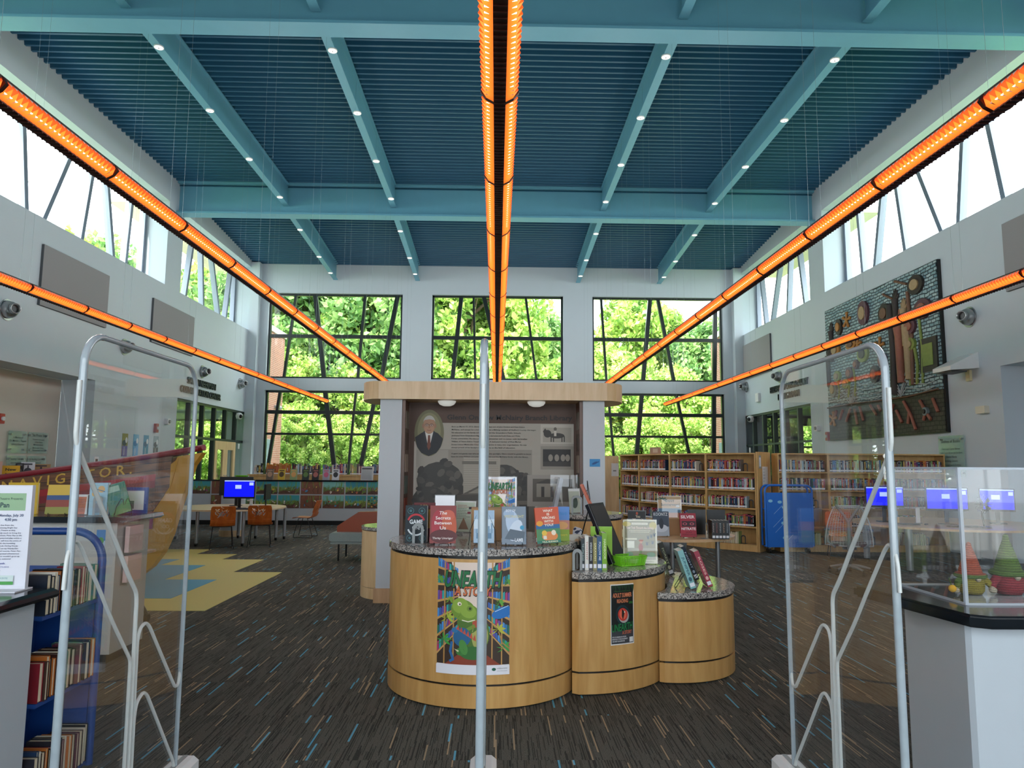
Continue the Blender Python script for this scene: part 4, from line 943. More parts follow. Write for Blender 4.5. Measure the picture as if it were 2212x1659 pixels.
    a.L[:] = [([(min(max(p[0], 0), W), p[1]) for p in vs], fs, c_, n_, bg_) for vs, fs, c_, n_, bg_ in a.L]
def on_cyl(c, r, ang, z0, W, H, tilt=0.0):
    """sheet of width W wrapped on the front of a drum, centred on direction ang (0 = towards -Y)"""
    return lambda u, v, h: (c[0]+(r+h)*math.sin(ang+(u-W/2)/r), c[1]-(r+h)*math.cos(ang+(u-W/2)/r), z0+v)
def sheet_on(c, r, ang, z0, W, H, art, lab, name, cat):
    ax, ay = c[0]+r*math.sin(ang), c[1]-r*math.cos(ang)
    t = thing(name, lab, cat, (ax, ay, z0)); b = MB(); b.T = Matrix.Translation((-ax, -ay, -z0))
    art.lay(b, on_cyl(c, r+.0006, ang, z0, W, H), .03); b.build('printed_sheet', t)
a = Art(.0001); dino_art(a, .51, .745); sheet_on(CA, RA, -.085, .235, .51, .745, a, 'UNEARTH A STORY poster with green dinosaur taped to the tall round drum', 'poster', 'poster')
W_, H_ = .205, .435; a = Art(.0001)
a.rect(0, 0, W_, H_, 'e4e1da'); a.rect(.006, .008, W_-.006, H_-.008, '0a100d'); a.rect(.006, .008, W_-.006, .10, '3a3c40')
for k in range(10): a.poly([(.01+.02*k, H_-.01), (.03+.02*k, H_-.01), (.02+.02*k+(k % 3)*.008, H_-.045-.02*(k % 2))], '18381c', same=k > 0)
a.text('Greensboro Public Library', W_/2, H_-.055, .009, '3f7a36', 'C', .14); a.text('ADULT SUMMER', W_/2, H_-.095, .03, 'cf7a52', 'C', .168, bold=.03); a.text('READING', W_/2, H_-.135, .026, 'cf7a52', 'C', .098, bold=.03); a.text('2026', W_-.028, H_-.145, .015, '3f8a36', 'C', .034, bold=.02)
a.ell(.105, .21, .06, .075, '123038', 24, .3); a.ell(.107, .208, .05, .062, '0a1a1e', 24, .3); a.ell(.11, .205, .046, .052, 'a9a5a0', 24, .4); a.ell(.104, .215, .042, .047, 'c0342a', 24, .4); a.ell(.104, .215, .03, .036, 'e0684a', 20, .4)
a.poly([(.095, .255), (.12, .235), (.112, .205), (.104, .175), (.094, .205)], '1a120a'); a.ell(.118, .232, .005, .006, 'f4ece0', 8)
a.text('UNEARTH', W_/2, .10, .052, '1b7a40', 'C', .185, bold=.02, shear=.2, rot=.08); a.text('A STORY', W_*.68, .075, .024, 'cf6a44', 'C', .085, bold=.02, rot=.04)
for k, s_ in enumerate(('PICK UP A READING LOG OR JOIN', 'BEANSTACK AT YOUR LOCAL BRANCH', 'AND START YOUR ADVENTURE!')): a.text(s_, .012, .052-k*.015, .009, 'e0e0e0', 'L', (.118, .13, .105)[k], bold=.02)
a.rect(W_-.045, .014, W_-.012, .05, 'd8d8d4')
sheet_on(CB, RB, math.atan2(.325, .72), .345, W_, H_, a, 'black ADULT SUMMER READING poster with red reptile eye on middle drum', 'poster', 'poster')
a = Art(.0001); a.rect(0, 0, .11, .2, 'e2d8b8'); 
for k, s_ in enumerate(('JOIN', 'THE', 'FUN')): a.text(s_, .055, .165-k*.035, .02, '2a2420', 'C', .06, bold=.03)
a.ell(.055, .035, .03, .03, '2f6aa8', 14); a.ell(.04, .06, .02, .02, 'b04a3a', 12)
sheet_on(CC, RC, R(75), .42, .11, .2, a, 'small cream sticker on the right side of the lowest drum', 'sticker', 'sticker')
# blue whale picture on the kiosk column, dinosaur sticker on the middle back drum
t = thing('small_picture', 'small blue whale picture on the right white kiosk column', 'picture', (1.215, 8.93, 1.64)); a = Art(); a.rect(-.065, 0, .065, .095, '2f86bf'); a.ell(0, .045, .04, .014, '1a4f86', 16, .4); a.poly([(.03, .055), (.055, .075), (.045, .05)], '1a4f86')
b = MB(); a.lay(b, front(0, -.001, 0)); b.box(-.065, .065, -.001, 0, 0, .095, ink('2f86bf')); b.build('printed_sheet', t)
a = Art(); a.poly([(0, .02), (.01, .1), (.03, .125), (.09, .11), (.12, .08), (.1, .03), (.05, .0)], 'c9cbd2'); a.ell(.055, .07, .03, .014, '2a3350', 14, .3); a.ell(.028, .1, .018, .012, '2a3350', 12, .5); a.line([(.07, .075), (.09, .09), (.11, .075)], .008, '2a3350'); a.line([(.05, .065), (.04, .03)], .008, '2a3350'); a.line([(.06, .06), (.06, .025)], .008, '2a3350')
sheet_on(CD, .44, R(-14), .87, .13, .13, a, 'white sticker of a small dinosaur on the drum by the kiosk', 'sticker', 'sticker')
# ================================================================ BOOKS, SIGNS AND STANDS
def cover(col, gloss=.25): return mat('cover_'+col, col, gloss, var=.05, scale=20)
def book(lab, loc, w, h, th, col, art=None, rz=0.0, rx=0.0, ry=0.0, spine=None, group=None, sticker=True, name='book', pages=PAGEW):
    """front cover towards local -Y, spine on local -X, standing on z=0"""
    t = thing(name, lab, 'book', loc, 0, group); t.rotation_euler = (rx, ry, rz); cm = cover(col)
    b = MB(); x0, x1 = -w/2, w/2; k = .0025
    b.box(x0, x1, 0, k, 0, h, cm); b.box(x0, x1, th-k, th, 0, h, cm); b.box(x0, x0+k, k, th-k, 0, h, cm)
    if sticker: b.box(x0-.0006, x0, .004, th-.004, .015, .045, LABELW)
    if art is not None: art.lay(b, front(x0, 0, 0))
    if spine is not None: spine.lay(b, lambda u, v, q: (x0-q, th-u, v))
    b.build('cover', t)
    b = MB(); b.box(x0+k, x1-.004, k, th-k, .004, h-.004, pages); b.build('page_block', t)
    return t
EW = mat('black_wire', '101112', .35, metal=.4, var=0)
def easel(lab, loc, w=.14, h=.16, rz=0.0, group='black wire book easels', d=.12):
    t = thing('wire_easel', lab, 'book stand', loc, rz, group); b = MB(); r = .0028
    for s in (-1, 1):
        b.tube(roundpath([(s*w/2, -.035, .02), (s*w/2, -.035, .004), (s*w/2, .0, .004), (s*w*.45, .02, h*.5), (s*w*.22, .045, h), (s*w*.1, .045, h*.96), (s*w*.02, .04, h*.55)], .01, 3), r, EW, 6)
    b.build('front_wire', t)
    b = MB(); b.tube(roundpath([(-w*.3, .045, h*.7), (-w*.3, d, .004), (w*.3, d, .004), (w*.3, .045, h*.7)], .01, 3), r, EW, 6); b.build('back_leg', t); return t
def bookend(lab, loc, rz=0.0, w=.085, h=.15, m=GREYP, group='arched metal bookends'):
    t = thing('bookend', lab, 'bookend', loc, rz, group)
    out = [(-w/2, 0), (-w/2, h-.04)] + [(w/2*math.cos(R(q)), h-.04+.04*math.sin(R(q))) for q in range(165, 0, -15)] + [(w/2, h-.04), (w/2, 0)]
    inn = [(w/2-.02, 0), (w/2-.02, h-.05)] + [((w/2-.02)*math.cos(R(q)), h-.05+.025*math.sin(R(q))) for q in range(15, 180, 15)] + [(-w/2+.02, h-.05), (-w/2+.02, 0)]
    b = MB(); n = len(out); pts = out + inn
    tri = [tuple(f) for f in tessellate_polygon([[Vector((p[0], p[1], 0)) for p in pts]])]
    b.add([(p[0], 0, p[1]) for p in pts] + [(p[0], .0022, p[1]) for p in pts], tri + [tuple(i+len(pts) for i in f) for f in tri] + [(i, (i+1) % len(pts), (i+1) % len(pts)+len(pts), i+len(pts)) for i in range(len(pts))], m)
    b.build('arch', t); b = MB(); b.box(-w/2, w/2, .0022, .08, .0, .0022, m); b.build('foot', t); return t
def sheet_holder(lab, loc, w, h, art, rz=0.0, name='sign_holder', cat='sign', lean=R(-8), base=True):
    """a printed sheet in a bent clear acrylic stand"""
    t = thing(name, lab, cat, loc, rz); M_ = Matrix.Rotation(lean, 4, 'X')
    b = MB(); b.T = M_; art.lay(b, front(-w/2, .0, .0)); b.box(-w/2, w/2, 0, .0012, 0, h, ink('e6e4df')); b.build('printed_sheet', t)
    b = MB(); b.T = M_; b.box(-w/2-.004, w/2+.004, -.006, -.003, 0, h+.006, ACR)
    b.build('acrylic_sleeve', t)
    if base: b = MB(); b.bevbox(-w/2-.004, w/2+.004, -.01, .10, -.001, .003, ACR, .01); b.build('acrylic_foot', t)
    return t
Z1 = 1.071
# --- tall drum, left to right
a = Art(); a.rect(0, 0, .165, .275, '15242b')
for x, y in ((.04, .235), (.125, .235), (.035, .035), (.13, .035)): a.ell(x, y, .024, .024, '4f7f84', 20); a.ell(x, y, .021, .021, '15242b', 20); a.ell(x, y, .01, .01, '3f6a70', 12)
pts = [(.0825+.062*math.cos(R(q)), .15+.058*math.sin(R(q))) for q in range(20, 161, 10)]; a.line(pts, .014, 'c0303a')
pts = [(.0825+.062*math.cos(R(q)), .115+.058*math.sin(R(q))) for q in range(200, 341, 10)]; a.line(pts, .012, 'dfe6e8')
a.text('GAME', .0825, .14, .03, 'dfe4e6', 'C', .1, bold=.03); a.text('ON!', .0825, .098, .026, 'dfe4e6', 'C', .06, bold=.03)
book('black GAME ON book behind a grey bookend at left of the tall drum top', (-.595, 5.50, Z1), .165, .275, .05, '121b22', a, R(-6))
bookend('grey metal bookend in front of the black GAME ON book', (-.575, 5.455, Z1), R(174))
a = Art(); a.rect(0, 0, .16, .29, '5f1a1c'); a.rect(.01, .1, .15, .24, 'b58a2a'); a.text('RED', .08, .25, .025, 'd8b060')
book('dark red book standing behind the black GAME ON book', (-.545, 5.60, Z1), .16, .29, .035, '5a1519', a, R(-3))
a = Art(); a.rect(0, 0, .19, .272, '8a3a38'); a.ell(.06, .13, .05, .11, 'a8303c', 20); a.ell(.14, .12, .055, .12, 'c05a3a', 20); a.ell(.1, .05, .1, .05, '5a2426', 20); a.ell(.13, .2, .05, .04, 'c8604a', 16)
for k, s_ in enumerate(('The', 'Secrets', 'Between', 'Us')): a.text(s_, .095, .207-k*.036, .023, 'f0e6e0', 'C', (.055, .11, .125, .045)[k], shear=.2 if k == 0 else 0, bold=.015)
a.text('Thrity Umrigar', .095, .03, .014, 'f0e6e0', 'C', .15, bold=.01)
book('red and orange book titled The Secrets Between Us on the tall drum', (-.385, 5.36, Z1+.012), .19, .272, .03, '7a3434', a, R(2), R(-8))
easel('small black wire easel under The Secrets Between Us', (-.385, 5.37, Z1), .12, .13)
a = Art(); a.rect(0, 0, .16, .33, 'e4e2e6'); sheet_holder('blank white card in a holder behind the red book', (-.42, 6.0, Z1), .16, .33, a, 0)
b = MB()
a = Art(); a.rect(0, 0, .17, .25, 'c3cdb8')
rng = random.Random(4)
for k in range(9): scribble(a, .02, .1+.04*(k % 2), .22-k*.014, .005, ('b06a5a' if k < 2 else '7d8a74'), rng)
a.rect(.12, .19, .15, .21, '2a2a2a'); a.rect(.11, .15, .14, .17, '8a2a3a'); a.poly([(.04, .02), (.08, .12), (.13, .02)], '8f6a4a')
sheet_holder('green printed leaflet leaning on a wire easel behind the red book', (-.27, 6.2, Z1+.02), .18, .26, a, R(-14), lean=R(-14), base=False)
easel('black wire easel holding the green leaflet', (-.27, 6.2, Z1), .15, .15, R(-14))
KR = mat('kraft_paper', 'b58f66', .7, var=.06, scale=6)
t = thing('wrapped_parcel', 'brown kraft paper wrapped box behind the books on the tall drum', 'box', (-.03, 5.78, Z1)); b = MB(); b.bevbox(-.16, .16, -.1, .1, 0, .245, KR, .006); b.build('parcel', t); b = MB(); b.box(-.161, .161, -.02, .02, .2451, .2458, mat('brown_tape', 'a5835a', .3)); b.build('tape', t)
a = Art(); a.rect(0, 0, .15, .235, '9fb9cf'); a.rect(0, .1, .15, .17, 'c9dbe6'); a.rect(.02, .03, .13, .07, '5f86a4')
for k in range(6): a.rect(.015+k*.022, .07, .028+k*.022, .1+.02*(k % 3), '7f9fb8', same=k > 0)
book('pale blue book on a wire easel beside the gate post', (-.085, 5.33, Z1+.02), .15, .235, .025, '5f86a8', a, 0, R(-12))
easel('tall black wire easel holding the pale blue book', (-.095, 5.33, Z1), .2, .22)
a = Art(); a.rect(0, 0, .175, .272, '7f8e9c'); a.ell(.08, .15, .05, .1, 'b9cbe0', 18, .2); a.ell(.1, .1, .045, .08, 'cfdcea', 18, -.4); a.ell(.05, .22, .04, .03, 'a3b8d0', 14); a.poly([(.02, .04), (.16, .02), (.17, .09), (.06, .11)], '5d6b78'); a.ell(.148, .12, .016, .016, '3f9ac0', 14)
a.text('BOY OF', .03, .232, .02, 'e4eaf0', 'L', .07); a.text('MIDNIGHT', .022, .19, .02, 'd8cf8a', 'L', .14); a.text('LAMB', .155, .02, .024, 'e4eaf0', 'R', .06, bold=.02)
book('silver and blue foil-jacket book on the tall drum right of the post', (.135, 5.345, Z1+.008), .178, .272, .042, '2e4a66', a, R(4), R(-6))
easel('small black wire easel under the silver and blue book', (.135, 5.365, Z1), .12, .12)
a = Art(); a.rect(0, 0, .18, .262, 'cf5a3a'); a.rect(0, 0, .18, .12, '4f8a5a'); a.rect(0, .105, .18, .135, '2f6a9a'); a.ell(.03, .145, .025, .02, 'e8a03a', 16); a.ell(.1, .05, .06, .035, 'e08a4a', 18); a.ell(.06, .075, .02, .02, 'e8c04a', 10); a.ell(.13, .075, .018, .02, 'f0e0c8', 10); a.rect(.05, .03, .075, .055, 'e8e0d0'); a.rect(.0, .0, .18, .022, '2e7a66')
for k, s_ in enumerate(('WHAT', 'IS', 'WRONG', 'WITH', 'YOU?')): a.text(s_, .098, .228-k*.026, .018, 'f2ead8', 'C', (.075, .02, .1, .07, .07)[k], bold=.025)
a.text('PAUL RUDNICK', .1, .006, .011, 'e8e4c0', 'C', .12, bold=.02)
book('orange and green book titled WHAT IS WRONG WITH YOU? on the tall drum', (.395, 5.40, Z1+.012), .18, .262, .03, 'c9553a', a, R(9), R(-9), R(-3))
easel('small black wire easel under the orange and green book', (.395, 5.40, Z1), .11, .12, R(9))
a = Art(); a.rect(0, 0, .16, .26, '8f9fd0'); a.rect(0, .15, .16, .26, '5f8fd0'); a.rect(0, .09, .16, .16, 'c98a7a'); a.ell(.1, .12, .05, .03, 'e0a86a', 16); a.rect(0, 0, .16, .09, '8fae3c'); a.text('Trail North', .09, .2, .025, '2f8ac8', 'C', .1); a.text('Levert', .11, .04, .02, 'e0d04a', 'C', .07)
book('blue and green landscape book behind the orange and green book', (.49, 5.66, Z1), .16, .262, .035, '6a84c0', a, R(4))
a = Art(); a.rect(0, 0, .28, .44, 'e8e4e6'); a2 = Art(); dino_art(a2, .255, .40, False)
for vs, fs, c_, n_, bg_ in a2.L: a.L.append(([(v[0]+.012, v[1]+.02) for v in vs], fs, c_, n_+2, bg_))
a.n = a2.n+2
sheet_holder('small UNEARTH A STORY poster standing on the tall drum', (.035, 6.2, Z1+.04), .28, .44, a, 0, lean=R(-3))
# --- things on the drum by the kiosk
ZD = 1.121
t = thing('leaflet_holder', 'tall clear acrylic leaflet stand on the drum by the kiosk', 'holder', (.66, 8.36, ZD)); b = MB(); b.T = Matrix.Rotation(R(12), 4, 'Y'); b.box(-.02, .02, -.12, .12, .012, .40, glassy('hazy_acrylic', (.93, .95, .96), 1.5, haze=.35, hazecol=(.75, .78, .84))); b.build('sleeve', t)
b = MB(); b.box(-.09, .12, -.12, .12, 0, .004, ACR); b.build('foot', t)
a = Art(); a.rect(0, 0, .15, .24, 'b9bca8'); a.ell(.075, .12, .045, .07, '3a4a38', 16)
sheet_holder('clear stand with a green card on the drum by the kiosk', (.90, 8.22, ZD+.004), .16, .27, a, R(30))
bookend('arched bookend on the drum by the kiosk', (.90, 8.12, ZD), R(176), .12, .2)
a = Art(); a.rect(0, 0, .2, .28, 'd0603a')
book('orange-edged book leaning on a tall black easel by the kiosk column', (1.12, 8.42, ZD+.06), .2, .29, .03, 'c8603c', a, R(80), R(-24))
easel('tall black easel by the right kiosk column', (1.1, 8.42, ZD), .2, .36, R(80), d=.26)
t = thing('acrylic_sheet', 'upright clear acrylic sheet on the drum by the kiosk', 'sign', (.8, 8.6, ZD)); b = MB(); b.box(-.16, .16, 0, .004, .004, .42, ACR); b.build('sheet', t); b = MB(); b.box(.157, .162, -.002, .006, .004, .425, ACRE); b.box(-.162, .162, -.03, .03, 0, .004, ACR); b.build('edge', t)
# --- middle drum
Z2 = .871
sp = [('1f2b30', '9ab0ac', 'THE LONG ROAD', 'teal-black'), ('e2dfd4', 'b0605a', 'TOOTHY', 'cream'), ('15181c', 'c9cfd2', 'SPENCER KING', 'black'), ('8a8350', 'e0d9a0', 'SARAVAH', 'olive'), ('1c4f78', 'cfdbe4', 'FOLLOW ME', 'blue'), ('7cae2c', 'dce8b0', 'HANDBOOK', 'lime green')]
xx = .645
for k, (c, tc_, ti, nm) in enumerate(sp):
    th = (.028, .028, .03, .03, .036, .036)[k]; hh = (.235, .255, .245, .24, .25, .275)[k]
    s_ = Art(); s_.text(ti, th*.5-.004, hh*.42, th*.42, tc_, 'C', hh*.55, bold=.02, rot=-PI/2) if False else s_.text(ti, th*.36, hh*.56, th*.42, tc_, 'C', hh*.55, bold=.02, rot=-PI/2)
    book('%s spine-out book in the row on the middle drum' % nm, (xx+th, 5.62, Z2), .16, hh, th, c, None, R(90), 0, 0, s_)
    xx += th+.0015
bookend('grey arched bookend at the left end of the row on the middle drum', (.615, 5.52, Z2), R(178), .075, .16)
bookend('second grey bookend behind the first on the middle drum', (.60, 5.60, Z2), R(150), .07, .15)
a = Art(); a.rect(0, 0, .15, .24, 'c6c3b8'); a.ell(.04, .17, .018, .022, 'c09a7a', 12); a.ell(.1, .19, .02, .024, 'c4a080', 12); a.rect(.02, .02, .065, .15, '8a8078'); a.rect(.075, .02, .13, .165, '2c2c30'); a.ell(.04, .19, .02, .012, 'c9a860', 10)
book('pale book with two figures on its cover behind the grey bookends', (.60, 5.72, Z2), .13, .245, .03, 'c2beb2', a, R(20))
a = Art(); a.rect(0, 0, .17, .29, '8fbf3a')
book('tall lime green folder standing behind the row of books', (.84, 5.82, Z2), .17, .30, .02, '86b834', a, R(-8))
BT = mat('black_board', '15161a', .25, var=.03)
t = thing('black_tablet_stand', 'large black board leaning back behind the lime green book', 'board', (.985, 5.9, Z2+.012)); t.rotation_euler = (0, R(-24), R(-30))
b = MB(); b.bevbox(-.018, .018, -.16, .16, 0, .50, BT, .006); b.build('board', t); b = MB(); b.box(.0185, .019, -.145, .145, .02, .48, BLACK); b.build('screen_face', t)
b = MB(); b.tube([(-.03, -.1, .46), (-.30, -.1, .14)], .005, EW, 6); b.tube([(-.03, .1, .46), (-.30, .1, .14)], .005, EW, 6); b.build('strut', t)
LG = mat('lime_plastic', '7ed321', .35, var=.03)
t = thing('plastic_basket', 'lime green slotted plastic basket on the middle drum', 'basket', (1.055, 5.83, Z2), R(24)); b = MB()
def bpt(q, z): f = .86+.14*z/.075; return (q[0]*f, q[1]*f, z)
ring = [(-.125, -.075), (.125, -.075), (.125, .075), (-.125, .075)]
for zz, r_ in ((.004, .004), (.075, .005), (.062, .003)): b.tube([bpt(q, zz) for q in ring], r_, LG, 6, closed=True)
b.box(-.105, .105, -.062, .062, 0, .004, LG); b.build('rim_and_base', t)
b = MB()
for i in range(4):
    p, q = ring[i], ring[(i+1) % 4]; n = 20 if i % 2 == 0 else 12
    for k in range(n):
        f = k/n; P_ = (p[0]+(q[0]-p[0])*f, p[1]+(q[1]-p[1])*f); b.tube([bpt(P_, .004), bpt(P_, .073)], .0032, LG, 5)
b.build('slats', t)['kind'] = 'stuff'
t = thing('clear_tub', 'small clear plastic tub behind the lime basket', 'container', (.93, 6.06, Z2)); b = MB(); b.lathe([(.001, .002), (.06, .002), (.075, .11), (.078, .11)], glassy('hazy_plastic', (.9, .93, .9), 1.45, haze=.3, hazecol=(.6, .65, .58)), 20); b.build('tub', t)
a = Art(); W_, H_ = .27, .345; a.rect(0, 0, W_, H_, 'd8d2b4'); a.rect(.012, .06, W_-.012, H_-.012, '8d8460'); a.rect(.012, .03, W_-.012, .12, 'a89f84'); a.ell(.03, .31, .035, .02, 'c9b45a', 12); a.ell(.24, .3, .03, .03, 'c9b45a', 12); a.rect(.07, .305, .2, .322, 'e6e0c8')
a.text('Greensboro Public Library', W_/2, .31, .008, '6a6040', 'C', .11); a.text('Your Trek Through the Library', W_/2, .272, .018, 'e6c8b4', 'C', .22, bold=.03); scribble(a, .05, .22, .255, .005, 'd8cfae', random.Random(1)); scribble(a, .06, .21, .243, .005, 'd8cfae', random.Random(2))
a.rect(.018, .185, .11, .198, 'e0dabc'); a.rect(.03, .12, .09, .175, 'e4e0cc')
for x, y in ((.2, .2), (.235, .16), (.19, .15), (.225, .21), (.25, .22)): 
    a.ell(x, y, .009, .009, '3a4a52', 8)
    for q in (60, 90, 120): a.line([(x, y), (x+.02*math.cos(R(q)), y+.02*math.sin(R(q)))], .005, '3a4a52', True)
a.ell(.14, .125, .018, .032, 'b0706a', 14); a.ell(.143, .168, .012, .012, 'cfa088', 12); a.ell(.143, .18, .02, .006, 'b8583a', 12); a.rect(.13, .075, .15, .1, '7a8a5a'); a.rect(.122, .05, .16, .075, 'c08a7a'); a.ell(.05, .07, .03, .02, '7f9f7f', 12); a.ell(.22, .07, .035, .02, '8fae94', 12); a.text('collaborative', .07, .012, .009, '7a8a4a'); a.text('Greensboro', .21, .012, .009, '7a8a4a')
sheet_holder('beige Your Trek Through the Library sign in clear stand, middle drum', (1.165, 5.9, Z2+.004), W_, H_, a, R(-8))
book('small grey book leaning on the right edge of the middle drum', (1.29, 6.2, Z2+.02), .14, .14, .02, '6a7686', None, R(60), R(-30))
# --- lowest drum: four books seen from the side, leaning on wire easels
Z3 = .681
for lab, (x, y), hh, th, c, tc_, ti, l_ in (('pale teal book leaning on an easel on the lowest drum', (1.60, 5.93), .31, .045, '7fb3b4', '2a5a66', 'JUNIPER', 19), ('red and pink book leaning on an easel, rightmost on lowest drum', (1.76, 6.02), .30, .04, '9a3a4a', 'e0a8a0', 'ROSES', 22), ('dark blue book leaning between the teal and red books', (1.75, 6.38), .30, .035, '1f2c3a', '9aa8b8', 'NIGHT', 24), ('dark brown book leaning at the back left of the lowest drum', (1.60, 6.63), .30, .045, '2a2c22', 'a8ae8a', 'FOREST', 20)):
    s_ = Art(); s_.text(ti, th*.36, hh*.58, th*.4, tc_, 'C', hh*.5, bold=.02, rot=-PI/2); s_.ell(th*.5, hh*.24, th*.3, th*.4, tc_, 10)
    t_ = book(lab, (x, y, Z3+.018), .2, hh, th, c, None, R(90), 0, 0, s_)
    t_.rotation_euler = (R(-l_), 0, R(86))
    easel('black wire easel behind the '+lab.split(' book')[0]+' book', (x-.03, y, Z3), .13, .17, R(86))
# --- display table between the drums and the bookcases
t = thing('display_table', 'round-ended maple display table on grey legs behind the drums', 'table', (2.35, 9.95, 0)); TOPW = wood('table_maple', 'c09a70', 'd8b88e', .3, (3, 14, 3))
b = MB(); b.prism([(.88*math.cos(R(q)), .8*math.sin(R(q))) for q in range(0, 360, 8)], .705, .74, TOPW); b.build('tabletop', t)
for x, y in ((.55, -.4), (-.1, -.62), (-.6, -.3), (-.05, .6)): b = MB(); b.cyl((x, y), .03, 0, .705, GREYM, 16); b.build('leg', t)
ZB = .741
a = Art(); a.rect(0, 0, .23, .31, '2b2d2e'); 
for k, s_ in enumerate(('You', "Weren't", 'Meant', 'to Be', 'Human')): a.text(s_, .13, .225-k*.043, .032, 'd9c9b0', 'C', (.06, .14, .11, .1, .11)[k], bold=.03)
a.ell(.12, .28, .015, .02, 'c8583a', 10)
book("black book titled You Weren't Meant to Be Human on the display table", (1.86, 9.62, ZB+.01), .235, .32, .035, '26282a', a, R(-8), R(-6)); easel("wire easel behind You Weren't Meant to Be Human", (1.86, 9.64, ZB), .14, .15)
a = Art(); a.rect(0, 0, .205, .315, '3f4c5c'); a.rect(0, 0, .205, .12, 'a9b4c0'); a.ell(.1, .1, .09, .05, 'c9d2dc', 16); a.ell(.105, .16, .03, .07, '2a3442', 14); a.text('KOONTZ', .1, .26, .04, 'e0e4e8', 'C', .185, bold=.01)
book('grey-blue book by KOONTZ on the display table', (2.16, 9.5, ZB+.01), .21, .315, .035, '2f3c4c', a, R(3), R(-7)); easel('wire easel behind the KOONTZ book', (2.16, 9.52, ZB), .14, .15)
a = Art(); a.rect(0, 0, .205, .3, 'a5243a'); a.rect(.02, .13, .2, .2, '3a1820'); a.ell(.06, .165, .03, .018, 'b0485a', 14); a.ell(.15, .165, .03, .018, 'b0485a', 14); a.ell(.06, .165, .01, .012, '1a0a10', 10); a.ell(.15, .165, .01, .012, '1a0a10', 10); a.text('SILVER', .1, .235, .036, 'f0e4e4', 'C', .18, bold=.03); a.text('NITRATE', .105, .088, .03, 'f0e4e4', 'C', .185, bold=.03); a.text('SILVIA', .105, .05, .016, '4a1018', 'C', .08); a.text('MORENO-GARCIA', .105, .02, .02, '4a1018', 'C', .17)
book('red book titled SILVER NITRATE on the display table', (2.47, 9.34, ZB+.015), .205, .3, .03, '9a1f34', a, 0, R(-8)); easel('wire easel under SILVER NITRATE', (2.47, 9.36, ZB), .13, .13)
a = Art(); W_, H_ = .33, .50; a.rect(0, 0, W_, H_, 'e0d8c8'); a.rect(.008, .008, W_-.008, H_-.008, 'cfae86'); a.rect(.008, .27, W_-.008, .33, '5f86a4'); a.rect(.008, .008, W_-.008, .27, 'c9896a')
for q in (-20, 10, 40, 80, 120, 160): a.line([(.06, .46), (.06+.07*math.cos(R(q)), .46+.05*math.sin(R(q))-.02)], .012, '2f5a4a', q > -20)
a.text('Happy', .17, .425, .035, '2a2420', 'C', .13, bold=.02); a.text('Summerween!', .175, .365, .035, '2a2420', 'C', .26, bold=.02); a.ell(.28, .36, .03, .014, 'e8e4dc', 12); a.text('Chilling reads', .2, .14, .02, '7a3a2a')
sheet_holder('tan Happy Summerween! sign standing on the display table', (2.42, 10.12, ZB), W_, H_, a, 0, lean=R(-4))
t = thing('wrapped_parcel', 'brown paper wrapped box on the display table behind SILVER NITRATE', 'box', (2.36, 9.8, ZB)); b = MB(); b.bevbox(-.13, .13, -.1, .1, 0, .22, KR, .008); b.build('parcel', t)
for k in range(5):
    s_ = Art(); s_.text(('DARK', 'HOUSE', 'BONES', 'GRAVE', 'WOODS')[k], .01, .14, .016, ('b8a8a0', 'a04a4a', 'a8b0b0', 'b08a6a', '9aa8b0')[k], 'C', .12, rot=-PI/2)
    book('%s of five black spine-out books between bookends on the display table' % ('leftmost', 'second', 'middle', 'fourth', 'rightmost')[k], (2.775+.044*k, 9.3, ZB), .17, .235, .042, ('1a1718', '241a1a', '16181b', '1e1c18', '15171c')[k], None, R(90), 0, 0, s_)
bookend('grey arched bookend left of the five black books', (2.70, 9.33, ZB), R(90), .12, .2, GREYP)
for k, (x, rz, nm) in enumerate(((2.72, 0, 'left'), (2.98, -8, 'right'))):
    book('black book standing at the back of the display table, %s of two' % nm, (x, 9.85, ZB), .24, .33, .035, '17191a', None, R(rz))
bookend('grey arched bookend against the right black book at the table back', (2.98, 9.76, ZB), R(172), .12, .2)
a = Art(); a.rect(0, 0, .12, .15, '8fa8c0'); sheet_holder('small blue card leaning right of the five black books', (2.98, 9.48, ZB+.004), .12, .17, a, R(-40))
